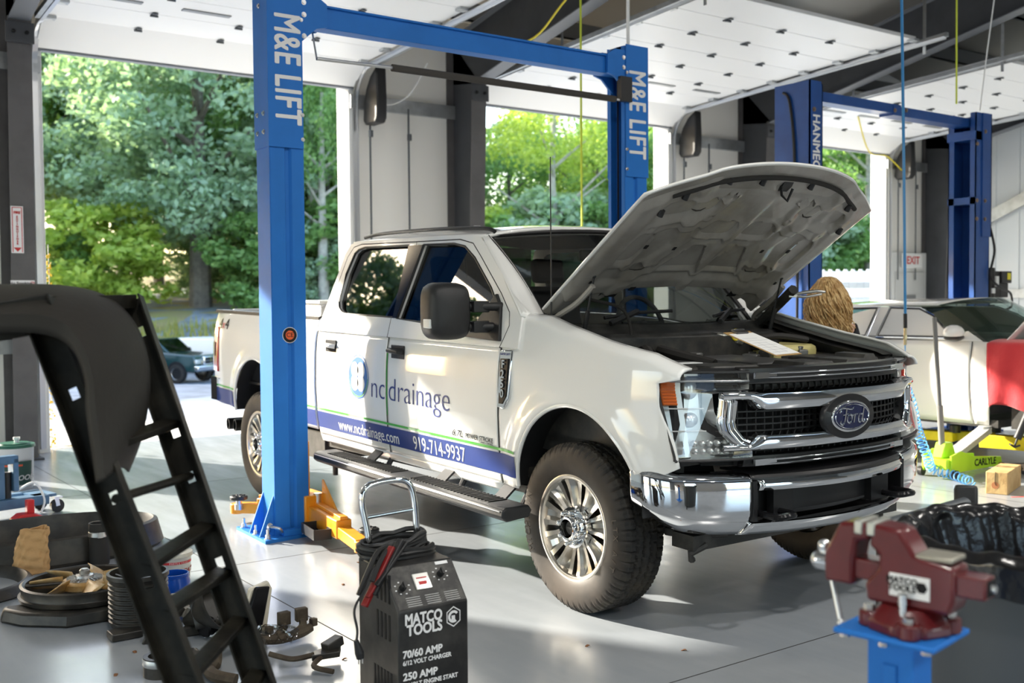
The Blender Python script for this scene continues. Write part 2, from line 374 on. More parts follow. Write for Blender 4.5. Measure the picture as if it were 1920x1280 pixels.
# signs on columns
def fire_sign(loc,h,lbl):
    s=thing('fire_extinguisher_sign',lbl,'sign',loc); w=h*.245
    MB().bb((-w/2,-.006,0),(w/2,0,h)).build('sign_plate',M_ink,s,bevel=.002)
    b=MB(); e=w*.09
    for a,c in(((-w/2+e,-.0075,e),(-w/2+e*1.7,-.006,h-e)),((w/2-e*1.7,-.0075,e),(w/2-e,-.006,h-e)),((-w/2+e,-.0075,h-e*1.7),(w/2-e,-.006,h-e))): b.bb(a,c)
    b.build('sign_border',M_red,s)
    text('lettering','FIRE',w*.30,TM((0,-.0085,h*.86),(1,0,0),(0,0,1)),M_red,s,bold=.002)
    for i,ch in enumerate('EXTINGUISHER'): text('lettering',ch,w*.24,TM((0,-.0085,h*(.77-.052*i)),(1,0,0),(0,0,1)),M_red,s,bold=.0015)
    MB().prism([(-w*.33,h*.12),(w*.33,h*.12),(0,h*.03)],lambda a,b:(a,-.008,b),lambda a,b:(a,-.0065,b)).build('arrow',M_red,s)
fire_sign((2.165,W-.572,2.06),.46,'tall white sign with red fire extinguisher lettering on the far left column')
fire_sign((7.60,W-.572,2.10),.42,'small white and red fire extinguisher sign on the column just above the pickup roof')
fire_sign((18.28,W-.575,1.75),.75,'narrow white and red sign low on the far corner column, above the white car')
s=thing('no_smoking_sign','small white no smoking strip sign under the fire extinguisher sign','sign',(2.21,W-.535,1.76))
MB().bb((-.11,-.006,-.025),(.11,0,.035)).build('sign_plate',M_ink,s,bevel=.002)
text('lettering','No Smoking',.042,TM((-.02,-.0075,.004),(1,0,0),(0,0,1)),pbr('dark_ink',(.03,.03,.03),.5),s,bold=.001)
MB().lathe([(.014,0),(.019,0),(.019,.001),(.014,.001)],(.088,-.0075,.005),(0,-1,0)).bar((.076,-.008,-.007),(.1,-.008,.017),.001,.004).build('no_smoking_symbol',M_red,s)
# added fill lamps hung under the roof, outside the frame
M_lampface=pbr('lamp_face',(1,1,1),.5,emit=(1,.97,.92),estr=6)
def lamp(x,y):
    z=6.1; t=thing('fill_lamp','added fill lamp hanging under the roof, out of view','lamp',(x,y,z),group='added fill lamps')
    MB().lathe([(.02,.25),(.10,.22),(.2,.02),(.21,0),(.19,0)],n=24).build('lamp_shade',M_white,t)
    MB().cyl((0,0,.2),(0,0,roofz(y)-z-.27),.006,n=6).build('cable',M_blk,t)
    MB().cyl((0,0,.01),(0,0,.012),.17,n=24).build('lamp_lens',M_lampface,t)
    l=bpy.data.lights.new('fill_light','AREA'); l.shape='DISK'; l.size=.36; l.energy=85; l.color=(1,.96,.90); lo=bpy.data.objects.new('fill_light',l); COL.objects.link(lo); lo.parent=t; lo.location=(0,0,-.02)
for x in (0.5,4.9,10.5): 
    for y in (-4.5,0.5): lamp(x,y)
# ================================================================ LIFTS
M_channel=pbr('channel_shadow_blue',(.015,.10,.36),.45)
def bolts(mb,pts,axis,r=.011,h=.012):
    for p in pts: mb.cyl(p,Vector(p)+Vector(axis)*h,r,n=6); mb.cyl(p,Vector(p)+Vector(axis)*h*.4,r*1.5,n=12)
# -- first lift: M&E
L1=thing('two_post_lift','bright blue two post vehicle lift with large white lettering, standing astride the white pickup','vehicle lift',(2.77,6.5,0),group=None)
H1=3.62; LW=3.31   # second post offset along x
def post1(ox,flip):
    s=-1 if flip else 1
    def X(a): return ox+s*a
    prof=[(.235,.04),(.235,.0),(.15,.0),(.135,.018),(.11,.018),(.10,0),(0,0),(0,.21),(.10,.21),(.11,.192),(.135,.192),(.15,.21),(.235,.21),(.235,.17)]
    c=MB()
    for i in range(len(prof)-1):
        a,b=prof[i],prof[i+1]; c.bar((X(a[0]),a[1],0.02),(X(a[0]),a[1],0.02),.001,.001) if 0 else None
    out=prof; inn=[]
    n=len(prof)
    for i,(a,b) in enumerate(prof):
        p=prof[max(i-1,0)];q=prof[min(i+1,n-1)];dx,dy=q[0]-p[0],q[1]-p[1];l=math.hypot(dx,dy) or 1
        inn.append((a+dy/l*-.006*-1*(-1),b+dx/l*.006*(-1)*-1*(-1)))
    poly=prof+inn[::-1]
    c.prism([(X(a),b) for a,b in poly],lambda a,b:(a,b,.02),lambda a,b:(a,b,H1)); col=c.build('column',M_blue,L1,ang=25)
    sl=MB(); x0,x1=-.012,.232
    sp=[(x1,-.012),(x0,-.012),(x0,.222),(x1,.222)]; si=[(x1,-.005),(x0+.007,-.005),(x0+.007,.215),(x1,.215)]
    sl.prism([(X(a),b) for a,b in sp+si[::-1]],lambda a,b:(a,b,2.56),lambda a,b:(a,b,H1+.01)); sv=sl.build('column_sleeve',M_blue,L1)
    b=MB(); bx=-1*s
    bolts(b,[(X(x0),y,z) for y in(.06,.16) for z in(2.66,2.78)],(-s,0,0)); bolts(b,[(X(x0),.11,3.48)],(-s,0,0)); bolts(b,[(X(.225),y,z) for y in(-.012,) for z in(2.62,2.78,3.4)],(0,-1,0),r=.009)
    b.build('bolt',M_bolt,sv)
    bp=MB(); pl=[(X(-.12),-.11),(X(.22),-.06),(X(.25),.05),(X(.25),.40),(X(-.10),.44)]
    bp.prism(pl,lambda a,b:(a,b,0),lambda a,b:(a,b,.022)); bpl=bp.build('base_plate',M_blue,L1)
    bb=MB()
    for (a,b_) in ((-.085,-.065),(.17,-.04),(-.09,.12),(-.07,.38),(.2,.37)):
        bb.cyl((X(a),b_,.022),(X(a),b_,.028),.024,n=16); bb.cyl((X(a),b_,.028),(X(a),b_,.05),.016,n=6); bb.cyl((X(a),b_,.05),(X(a),b_,.085),.0095,n=10)
    bb.build('anchor_bolt',M_bolt,bpl)
    g=MB()
    for y in (.02,.19): g.prism([(X(-.105),.022),(X(0),.022),(X(0),.30)],lambda a,z:(a,y,z),lambda a,z:(a,y+.01,z))
    g.prism([(-.0,.022),(.21+.17,.022),(.21,.30)][0:3],lambda y,z:(X(.05),y,z),lambda y,z:(X(.06),y,z))
    g.build('gusset',M_blue,L1)
    # carriage inside the post
    cg=MB(); cg.bb((X(.13),.03,.06),(X(.26),.18,.62)); cg.build('carriage',M_orange if not flip else M_orange,L1,bevel=.006)
    k=MB(); k.tube([(X(.20),.03,.6),(X(.20),.03,3.5)],.006,n=6); k.tube([(X(.17),.16,.6),(X(.17),.16,3.5)],.008,n=6); k.build('lifting_cable',M_blk,L1)
    return X
Xa=post1(0,False); Xb=post1(LW,True)
# foot bracket with hose fitting on the first post
h=MB(); h.bb((.03,-.06,.022),(.17,-.005,.062)); h.cyl((.06,-.035,.062),(.06,-.035,.066),.02,n=14).cyl((.12,-.035,.062),(.12,-.035,.066),.02,n=14); h.build('tool_bracket',M_blue,L1,bevel=.004)
h=MB(); h.tube(smooth_path([(-.05,.0,.05),(-.05,-.02,.09),(.0,-.05,.075),(.02,-.05,.05)]),.011); h.cyl((-.05,0,.08),(-.05,-.025,.1),.018,n=8); h.build('hose_fitting',M_bolt,L1)
# lettering on the sleeves, reading downward
for ox in (.118,LW-.118):
    text('lettering','M&E LIFT',.255,TM((ox,-.0135,3.07),(0,0,-1),(1,0,0)),M_ink,L1,bold=.006,sx=.66,spacing=1.08)
# overhead beam
b=MB(); b.bb((.23,.03,3.38),(LW-.23,.15,3.52)); b.bb((.23,.01,3.515),(LW-.23,.17,3.53)); b.build('overhead_beam',M_blue,L1,bevel=.004)
b=MB()
for s,ox in ((1,.22),(-1,LW-.22)):
    b.prism([(ox,3.25),(ox,3.58),(ox+s*.12,3.58),(ox+s*.2,3.53),(ox+s*.2,3.38),(ox+s*.12,3.36)],lambda a,z:(a,-.002,z),lambda a,z:(a,.022,z))
    b.prism([(ox,3.25),(ox,3.58),(ox+s*.12,3.58),(ox+s*.2,3.53),(ox+s*.2,3.38),(ox+s*.12,3.36)],lambda a,z:(a,.16,z),lambda a,z:(a,.18,z))
b.build('beam_bracket',M_blue,L1)
b=MB(); bolts(b,[(ox,-.002,z) for ox in(.25,LW-.25) for z in(3.44,3.52,3.3)],(0,-1,0),r=.012); b.build('bolt',M_bolt,L1)
# safety bar with foam sleeve under the beam
b=MB(); b.cyl((.33,-.02,3.16),(.9,-.02,3.17),.012,n=10); b.cyl((2.95,-.02,3.17),(3.1,-.02,3.17),.01,n=10); b.cyl((.33,-.02,3.16),(.33,.05,3.38),.006,n=6); b.build('limit_bar',M_steel,L1)
b=MB(); b.cyl((.9,-.02,3.17),(2.95,-.02,3.17),.026,n=12); b.build('foam_sleeve',pbr('foam_grey',(.06,.055,.05),.9),L1)
b=MB(); b.bb((3.0,-.04,3.16),(3.12,.01,3.36)); b.build('switch_bracket',M_blk,L1)
# CE round sticker
ce=MB(); sy=-.002; C0=(.118,-.002,1.335)
text('lettering','CE',.042,TM((.118-.0,-.0035,1.335),(1,0,0),(0,0,1)),M_dark,L1)
ce.cyl((.118,.0,1.335),(.118,-.0012,1.335),.052,n=32); ce.build('sticker',M_ink,L1)
MB().cyl((.118,-.0012,1.335),(.118,-.0018,1.335),.049,n=32).build('sticker',M_dark,L1)
MB().cyl((.118,-.0018,1.335),(.118,-.0024,1.335),.030,n=32).build('sticker',pbr('sticker_orange',(.75,.12,.03),.5),L1)
# swing arms
def pad(parent,x,y,z0,z1):
    MB().cyl((x,y,z0),(x,y,z1-.03),.03,n=16).cyl((x,y,z1-.03),(x,y,z1),.02,n=12).build('pad_screw',M_steel,parent)
    m=MB(); m.lathe([(0,0),(.055,0),(.062,.006),(.062,.022),(.055,.028),(0,.028)],(x,y,z1),n=28)
    for i in range(8):
        a=i*PI/4; m.box((x+.035*math.cos(a),y+.035*math.sin(a),z1+.03),(.022,.01,.006),rot=(0,0,a))
    m.build('lift_pad',M_blk,parent)
def arm(p0,p1,padend,tray=True):
    p0=Vector(p0);p1=Vector(p1);d=(p1-p0).normalized();n=Vector((-d.y,d.x,0))
    a=MB(); m1=p0+d*(p1-p0).length*.62
    a.prism([tuple((p0+n*.075)[:2]),tuple((m1+n*.05)[:2]),tuple((m1-n*.05)[:2]),tuple((p0-n*.075)[:2])],lambda x,y:(x,y,.07),lambda x,y:(x,y,.19)); arm=a.build('swing_arm',M_orange,L1,bevel=.008)
    a=MB(); a.bar(m1-d*.05+Vector((0,0,.115)),p1+Vector((0,0,.1)),.085,.07); a.cyl(p1+Vector((0,0,.06)),p1+Vector((0,0,.13)),.05,n=20); a.build('arm_extension',M_orange,arm,bevel=.006)
    a=MB(); a.bar(p0+Vector((0,0,.2)),m1+Vector((0,0,.2)),.05,.02); a.prism([(0,.19),(.32,.19),(0,.36)],lambda t,z:tuple(p0+d*t+n*.03)[:2]+(z,),lambda t,z:tuple(p0+d*t+n*.045)[:2]+(z,)); a.build('arm_rib',M_orange,arm,bevel=.003)
    if tray:
        q=p0+d*.33-n*.11; t=MB(); Rm=Matrix((n,d,Vector((0,0,1)))).transposed()
        t.box(q+Vector((0,0,.06)),(.11,.28,.006),Rm)
        for k in(-1,1): t.box(q+n*k*.055+Vector((0,0,.09)),(.006,.28,.065),Rm); t.box(q+d*k*.14+Vector((0,0,.09)),(.11,.006,.065),Rm)
        t.build('parts_tray',M_blk,arm)
    pad(arm,padend.x,padend.y,.10,.17)
    c=MB(); c.cyl(p0+Vector((0,0,.05)),p0+Vector((0,0,.27)),.028,n=14); c.build('pivot_pin',M_steel,arm)
def V3(x,y): return Vector((x-2.77,y-6.5,0))
for base in ((3.10,6.52),): pass
y=MB(); y.bb((.20,-.02,.05),(.37,.24,.26)); y.build('yoke',M_orange,L1,bevel=.008)
y=MB(); y.bb((LW-.36,-.02,.05),(LW-.22,.24,.26)); y.build('yoke',M_orange,L1,bevel=.008)
arm(V3(3.07,6.50),V3(2.93,5.60),V3(2.975,5.60)); arm(V3(3.05,6.72),V3(2.72,7.02)+Vector((.06,.18,0)),V3(2.76,7.12))
arm(V3(5.76,6.50),V3(5.62,5.75),V3(5.62,5.75)); arm(V3(5.76,6.72),V3(5.6,7.5),V3(5.6,7.5))
# -- second lift: HANMECSON
M_l2=M_navy
L2=thing('two_post_lift','darker blue two post vehicle lift with narrow lettering, standing around the white car','vehicle lift',(8.45,6.72,0))
H2=3.66; W2=3.05
def post2(x0,x1,yw,op):
    m=MB(); t=.012; xo,xi=(x0,x1) if op>0 else (x1,x0); s=op
    # closed back at xo, open towards xi
    m.bb((xo,0,0.02),(xo+s*t,yw,H2)); m.bb((x0,0,.02),(x1,t,H2)); m.bb((x0,yw-t,.02),(x1,yw,H2))
    m.bb((xi-s*t,0,.02),(xi,.07,H2)); m.bb((xi-s*t,yw-.07,.02),(xi,yw,H2)); return m.build('column',M_l2,L2)
post2(0,.20,.40,1); c2=post2(2.95-.02,W2+.17,.34,-1)
m=MB(); m.bb((-.014,-.014,2.3),(.16,.0,H2+.02)); m.bb((-.014,-.014,2.3),(.0,.42,H2+.02)); m.build('column_sleeve',M_l2,L2)
m=MB(); m.bb((W2+.0,-.014,2.25),(W2+.186,.0,H2)); m.bb((W2+.17,-.014,2.25),(W2+.186,.35,H2)); m.bb((2.93,-.004,2.62),(W2+.17,.35,2.70)); m.build('column_sleeve',M_l2,L2)
m=MB(); m.bb((.05,.10,3.52),(1.65,.26,3.62)); m.bb((1.5,.09,3.50),(W2+.1,.27,3.60)); m.build('overhead_beam',M_l2,L2,bevel=.004)
m=MB(); m.bb((2.9,0,3.35),(W2+.15,.34,3.45)); m.build('column_cap',M_l2,L2)
m=MB(); bolts(m,[(1.52,.09,3.55),(1.72,.09,3.57),(2.95,-.004,3.3),(2.95,-.004,2.66),(2.95,-.004,2.45),(W2+.05,-.014,2.66),(W2+.05,-.014,2.45),(W2+.05,-.014,3.45),(.05,-.014,3.4)],(0,-1,0),r=.016,h=.014); m.build('bolt',pbr('bolt_bronze',(.35,.26,.2),.4,.8),L2)
text('lettering','HANMECSON LIFT',.15,TM((.08,-.0155,2.82),(0,0,-1),(1,0,0)),M_ink,L2,bold=.004,sx=.86)
m=MB(); m.tube(smooth_path([(-.03,.3,3.6),(-.03,.22,3.5),(-.03,.16,3.0),(-.03,.17,2.4),(-.03,.12,1.9),(-.03,.14,.3)]),.014); m.build('hydraulic_hose',M_blk,L2)
m=MB(); m.bb((2.98,.1,.1),(W2+.05,.24,.7)); m.bb((.12,.1,.1),(.26,.28,.7)); m.build('carriage',M_l2,L2)
m=MB()
for x in(0,2.9): m.bb((x-.12,-.12,0),(x+.45,.5,.02))
m.build('base_plate',M_l2,L2)
M_yel=pbr('yellow_arm_paint',(.80,.62,.02),.45,var=.3,vscale=6)
def yarm(p0,p1):
    p0=Vector(p0)-Vector((8.2,6.5,0));p1=Vector(p1)-Vector((8.2,6.5,0)); m=MB(); m.bar(p0,p1,.11,.09); q=p0+(p1-p0)*.5; m.bar(p0+Vector((0,0,.012)),q+Vector((0,0,.012)),.14,.12); a=m.build('swing_arm',M_yel,L2,bevel=.006)
    MB().cyl(p1+Vector((0,0,.04)),p1+Vector((0,0,.11)),.05,n=18).build('lift_pad',M_blk,a)
yarm((8.45,6.6,.23),(9.3,5.2,.23)); yarm((8.45,6.8,.23),(9.2,7.9,.23)); yarm((11.1,6.6,.23),(10.3,4.9,.23)); yarm((11.1,6.8,.23),(10.3,8,.23))
yarm((8.75,6.9,.23),(8.95,5.4,.24)); yarm((8.9,5.1,.23),(9.05,3.9,.24))
# power unit on the right post
pu=MB(); pu.bb((3.28,.02,1.50),(3.50,.2,1.86)); pu.cyl((3.36,.10,1.45),(3.36,.10,1.9),.085,n=20); p_=pu.build('power_unit',M_blk,L2,bevel=.01)
MB().bb((3.50,.0,1.72),(3.72,.16,1.86)).bb((3.50,.02,1.55),(3.68,.14,1.72)).build('motor_box',M_blk,p_,bevel=.008)
MB().bb((3.62,-.004,1.76),(3.69,.0,1.84)).build('warning_label',pbr('label_yellow',(.85,.75,.05),.5),p_)
MB().bb((3.3,-.0,1.6),(3.36,.0175,1.66)).bb((3.38,.0,1.68),(3.44,.0175,1.8)).build('data_plate',M_white,p_)
MB().tube(smooth_path([(3.22,.0,2.4),(3.30,-.02,2.1),(3.2,-.03,1.8),(3.4,-.05,1.66),(3.6,-.05,1.6),(3.66,-.03,1.45),(3.55,0,1.4)]),.014).build('power_cable',M_blk,p_)
# ================================================================ THE PICKUP
RKV=.0235
SH=Matrix.Identity(4); SH[2][1]=RKV      # body sits nose-down: shear along its length
TR=thing('pickup_truck','white crew cab pickup truck with raised hood and blue side stripe, in the bay','pickup truck',(4.275,4.05,0))
M_paint=pbr('truck_white_paint',(.86,.855,.83),.28,coat=1)
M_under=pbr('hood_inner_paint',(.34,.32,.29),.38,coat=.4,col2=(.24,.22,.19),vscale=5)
M_wblue=pbr('wrap_blue',(.018,.045,.22),.5,spec=.3)
M_wgreen=pbr('wrap_green',(.06,.42,.03),.4,coat=.5)
M_gblack=pbr('gloss_black',(.008,.008,.009),.22,spec=.3)
M_wind=glass('windshield_glass',(.55,.58,.56),1.5)
M_tint=glass('privacy_glass',(.10,.10,.10),1.4)
M_ftint=glass('door_glass',(.16,.175,.175),1.4)
M_int=pbr('cabin_grey',(.045,.045,.05),.8)
PZ=[.40,.50,.56,.70,.90,1.10,1.22,1.28,1.90,1.97]; PX=[.93,.965,.985,1.003,1.012,1.008,.998,.985,.805,.76]
def sx_(z): return float(np.interp(z,PZ,PX))
def side(y,z,y0=None):
    x=sx_(z)
    if y<-.25: x-=.55*(-.25-y)**2
    if y>4.6: x-=.25*(y-4.6)**2
    for cy,r in((-.03,.47),(3.97,.455)):
        d=math.hypot(y-cy,(z-.56)); 
        if z<1.18: x+=.022*math.exp(-((d-r-.03)/.07)**2)*max(0,min(1,(1.18-z)/.15))
    return x
def arch(y,cy,r,base): 
    d=abs(y-cy); return max(base,.56+math.sqrt(r*r-d*d)) if d<r else base
def skin(y0,y1,zlo,zhi,nu,nv,sg=-1,roll=0,mb=None):
    mb=mb or MB(SH); 
    def f(u,v):
        y=y0+(y1-y0)*u; a=zlo(y) if callable(zlo) else zlo; b=zhi(y) if callable(zhi) else zhi
        if roll and v>.8:
            t=(v-.8)/.2*PI/2; zz=b-roll; return (sg*(side(y,zz)-roll*1.6*(1-math.cos(t))),y,zz+roll*math.sin(t))
        k=v/.8 if roll else v; bb=b-roll if roll else b; z=a+(bb-a)*k; return (sg*side(y,z),y,z)
    mb.grid(f,nu,nv); return mb
def fz(y): return float(np.interp(y,[-.80,-.66,-.60,-.49,-.19,.12,.30,.60],[1.24,1.25,1.272,1.312,1.358,1.42,1.462,1.475]))
def ff(z): return float(np.interp(z,[.75,.80,.84,.92,1.07,1.183,1.187,1.30],[-.56,-.665,-.66,-.645,-.575,-.565,-.66,-.66]))
SIDES=((-1,'right'),(1,'left'))
for sg,_n in SIDES:
    # fender
    m=MB(SH); zl=lambda y: arch(y,-.03,.47,.545)
    skin(.44,.603,.545,fz,12,24,sg,.05,m)
    skin(-.46,.44,zl,fz,44,24,sg,.05,m)
    zb=arch(-.46,-.03,.47,.5)
    def ffn(u,v):
        b=fz(-.46-.25*u)
        if v>.8:
            t=(v-.8)/.2*PI/2; zz=b-.05; y=-.46+(ff(zz)+.46)*u; zz=fz(y)-.05; return (sg*(side(y,zz)-.08*(1-math.cos(t))),y,zz+.05*math.sin(t))
        z=zb+(fz(-.46)-.05-zb)*v/.8; y=-.46+(ff(z)+.46)*u
        if u>0: z=min(z,fz(y)-.05)
        return (sg*side(y,z),y,z)
    m.grid(ffn,12,24)
    fe=m.build('fender',M_paint,TR,ang=50,solid=.012)
    # arch lip + dark liner
    for cy,r,b0 in((-.03,.47,.55),(3.97,.455,.58)):
        pts=[(sg*(side(cy+r*math.cos(a),.56+r*math.sin(a))-.004),cy+r*math.cos(a),.56+r*math.sin(a)) for a in [(PI-(.47 if cy<0 else 0))*i/30 for i in range(31)]]
        MB(SH).tube(pts,.011,n=8).build('arch_lip',M_paint,TR)
        l=MB(SH); l.grid(lambda u,v:(sg*(.995-.50*v),cy+(r+.01)*math.cos(PI*u),.56+(r+.01)*math.sin(PI*u)),24,1); l.grid(lambda u,v:(sg*.50,cy+(r+.01)*math.cos(PI*u)*v,.56+(r+.01)*math.sin(PI*u)*v),24,1)
        l.build('wheel_well_liner',M_blk,TR)
    # door skins
    skin(.609,1.834,lambda y:.545,1.28,60,30,sg).build('front_door',M_paint,TR,ang=50,solid=.012)
    fd=TR.children[-1] if 0 else None
    skin(1.841,2.853,lambda y:.548,1.28,50,30,sg).build('rear_door',M_paint,TR,ang=50,solid=.012)
    skin(.609,2.853,lambda y:.50,.548,20,4,sg).build('rocker_panel',M_paint,TR,solid=.012)
    # bed side
    zl2=lambda y: arch(y,3.97,.455,.575)
    skin(2.885,4.98,zl2,1.375,96,26,sg,.035).build('bed_side',M_paint,TR,ang=50,solid=.012)
    # upper cab side with window holes
    out=[(.44,1.28),(.47,1.47),(.757,1.688),(1.015,1.875),(1.06,1.90),(1.5,1.905),(2.58,1.905),(2.67,1.875),(2.715,1.80),(2.77,1.60),(2.853,1.28)]
    out=[(.44,1.28),(.47,1.475),(.75,1.684),(1.0,1.865),(1.06,1.895),(1.3,1.905),(2.58,1.905),(2.66,1.885),(2.71,1.82),(2.76,1.62),(2.815,1.42),(2.853,1.28)]
    w1=[(2.632,1.49),(2.60,1.445),(2.54,1.418),(2.492,1.411),(1.824,1.406),(1.840,1.865),(2.44,1.865),(2.52,1.852),(2.564,1.827),(2.62,1.685)]
    w2=[(1.773,1.40),(1.660,1.865),(1.31,1.862),(1.18,1.842),(1.047,1.773),(.81,1.600),(.663,1.459),(.645,1.40),(.66,1.335),(.75,1.325),(.95,1.335),(1.389,1.385)]
    PL=lambda y,z,o=0:(sg*(sx_(z)+o),y,z)
    bm=bmesh.new(); E_=[]
    for poly in(out,w1,w2):
        vs=[bm.verts.new(PL(y,z+RKV*y) if 0 else (sg*sx_(z),y,z+RKV*y)) for y,z in poly]
        E_+=[bm.edges.new((vs[i],vs[(i+1)%len(vs)])) for i in range(len(vs))]
    bmesh.ops.triangle_fill(bm,use_beauty=True,edges=E_); bmesh.ops.recalc_face_normals(bm,faces=bm.faces)
    me=bpy.data.meshes.new('cab_side'); bm.to_mesh(me); bm.free(); me.materials.append(M_paint)
    cs=bpy.data.objects.new('cab_side',me); COL.objects.link(cs); cs.parent=TR
    md=cs.modifiers.new('s','SOLIDIFY'); md.thickness=.03; md.offset=0
    for poly,nm,mt in((w1,'rear_side_window',M_tint),(w2,'front_side_window',M_ftint)):
        g=MB(SH); ids=[g.V(PL(y,z,-.012)) for y,z in poly]; g.F(ids); g.build(nm,mt,TR,weld=False,flat=True)
        g=MB(SH); g.tube([PL(y,z,.012) for y,z in poly],.008,n=6,closed=True); g.build('window_seal',M_blk,TR)
    # b-pillar applique
    bp=MB(SH); q=[(1.775,1.403),(1.822,1.403),(1.838,1.865),(1.662,1.865)]; bp.prism(q,lambda y,z:PL(y,z,.004),lambda y,z:PL(y,z,.021)); bp.build('pillar_trim',M_gblack,TR)
    # shut lines
    sl=MB(SH)
    def sline(pts,o=.0015,wd=.005):
        for i in range(len(pts)-1):
            a,b=pts[i],pts[i+1]; sl.tube([(sg*(side(*a)+o-wd*.5),a[0],a[1]),(sg*(side(*b)+o-wd*.5),b[0],b[1])],wd,n=6)
    zz=[.55+.73*i/10 for i in range(11)]
    sline([(1.8375,z) for z in zz]); sline([(.606,z) for z in zz]); sline([(2.858,z) for z in zz],o=-.004,wd=.006)
    M_gap=pbr('shut_line',(.02,.02,.02),.8)
    sl.build('door_gap',M_gap,TR)
    s2=MB(SH)
    def uline(pts):
        s2.tube([PL(y,z,.012) for y,z in pts],.005,n=6)
    uline([(1.8375,1.28),(1.845,1.40)]); uline([(1.75,1.865),(1.752,1.885),(2.5,1.888),(2.6,1.87),(2.66,1.80),(2.70,1.64),(2.76,1.45),(2.80,1.36),(2.82,1.28)])
    uline([(1.75,1.885),(1.25,1.885),(1.10,1.858),(.98,1.775),(.70,1.57),(.585,1.47),(.56,1.40),(.585,1.33),(.606,1.28)])
    s2.build('door_gap',M_gap,TR)
    # handles
    for y0,mt in ((1.70,M_blk),(2.63,M_blk)):
        h=MB(SH); z=1.195 if y0<2 else 1.185; xx=side(y0,z)
        h.box((sg*(xx+.001),y0,z),(.010,.165,.085)); pk=h.build('handle_pocket',M_blk if y0<2 else M_dark,TR,bevel=.02)
        h=MB(SH); h.tube([(sg*(xx+.01),y0-.075,z),(sg*(xx+.035),y0-.06,z+.005),(sg*(xx+.038),y0+.06,z+.008),(sg*(xx+.01),y0+.09,z+.008)],.016,n=10); h.build('door_handle',M_blk if y0<2 else M_paint,TR)
    # stripes
    m=MB(SH); m.grid(lambda u,v:(sg*(side(.44+2.41*u,.60+.115*v)+.005),.44+2.41*u,.60+.115*v),70,6); m.grid(lambda u,v:(sg*(side(2.886+.62*u,.60+.115*v)+.005),2.886+.62*u,.60+.115*v),20,6)
    m.grid(lambda u,v:(sg*(side(4.425+.55*u,.585+.13*v)+.005),4.425+.55*u,.585+.13*v),20,6); m.build('blue_stripe',M_wblue,TR)
    m=MB(SH)
    for a,b in((.44,2.85),(2.886,3.55),(4.40,4.975)): m.grid(lambda u,v:(sg*(side(a+(b-a)*u,.728+.014*v)+.0055),a+(b-a)*u,.728+.014*v),40,1)
    m.build('green_stripe',M_wgreen,TR)
    # running board
    r=MB(SH); r.prism([(-.0,.0),(.02,-.035),(.16,-.045),(.19,-.02),(.185,.015),(.16,.028),(.02,.028)],lambda a,b:(sg*(1.06+a),.24,.475+b),lambda a,b:(sg*(1.06+a),2.42,.475+b)); rb=r.build('running_board',pbr('step_black',(.022,.023,.025),.5),TR,bevel=.008)
    t_=MB(SH)
    for y0,y1 in((.40,1.22),(1.42,2.28)):
        n=int((y1-y0)/.032)
        for i in range(n): t_.box((sg*1.155,y0+(i+.5)*(y1-y0)/n,.505),(.12,.012,.006))
    t_.build('step_tread',pbr('step_tread_dark',(.01,.01,.01),.6),rb)
    t_=MB(SH); t_.bb((sg*1.244,.26,.480),(sg*1.252,2.40,.487)); t_.build('edge_trim',M_steel,rb,bevel=.003)
    b=MB(SH)
    for y in(.55,1.15,2.0): b.bar((sg*1.07,y,.46),(sg*.93,y+.0,.57),.10,.012,up=(0,0,1)); b.tube(smooth_path([(sg*1.1,y-.12,.44),(sg*1.0,y-.12,.44),(sg*.92,y-.12,.56)],4),.018)
    b.build('step_bracket',pbr('bracket_grey',(.03,.03,.033),.6),rb)
    # tow mirror
    mr=MB(SH); 
    def mf(u,v):
        a=2*PI*u; e=abs(math.cos(a))**.5*math.copysign(1,math.cos(a)); f_=abs(math.sin(a))**.5*math.copysign(1,math.sin(a))
        k=[.0,.75,.95,1,1,.96,.0][min(6,int(v*6+.5))]; dy=[-.10,-.10,-.075,-.03,.03,.05,.05][min(6,int(v*6+.5))]
        return (sg*(1.225+.125*k*e),.80+dy,1.475+.155*k*f_+.0)
    mr.grid(mf,28,6,cu=True); mi=mr.build('mirror',M_blk,TR,ang=60)
    MB(SH).box((sg*1.225,.853,1.52),(.20,.004,.17)).build('mirror_glass',M_chrome,mi,bevel=.01)
    MB(SH).box((sg*1.225,.853,1.385),(.18,.004,.06)).build('mirror_glass',M_chrome,mi,bevel=.008)
    MB(SH).box((sg*1.345,.775,1.41),(.02,.07,.05)).build('mirror_marker_lamp',pbr('clear_lens',(.75,.76,.74),.15,coat=1),mi,bevel=.006)
    a=MB(SH)
    for z in(1.50,1.39): a.tube([(sg*1.17,.78,z),(sg*1.0,.70,z),(sg*.92,.68,z)],[.026,.024,.026],n=10); a.box((sg*1.05,.72,z),(.10,.05,.062))
    a.prism([(.60,1.315),(.96,1.325),(.90,1.36),(.73,1.57),(.66,1.50)],lambda y,z:PL(y,z,.005),lambda y,z:PL(y,z,.035)); a.build('mirror_arm',M_blk,TR,bevel=.004)
    # tail lamp
    m=MB(SH); m.grid(lambda u,v:(sg*(side(4.80+.19*u,.9+.42*v)+.008),4.80+.19*u,.855+.43*v),5,8); m.grid(lambda u,v:(sg*(side(4.98,.9+.42*v)-.0-.16*u),4.99,.855+.43*v),3,8); tl=m.build('tail_lamp',pbr('tail_lamp_red',(.50,.012,.015),.12,coat=1),TR,solid=.01)
    m=MB(SH); m.grid(lambda u,v:(sg*(side(4.9,.98+.12*v)+.014-.02*u*u),4.90+.08*u,.98+.12*v),3,3); m.build('reverse_lens',pbr('smoke_lens',(.25,.22,.24),.15,coat=1),tl)
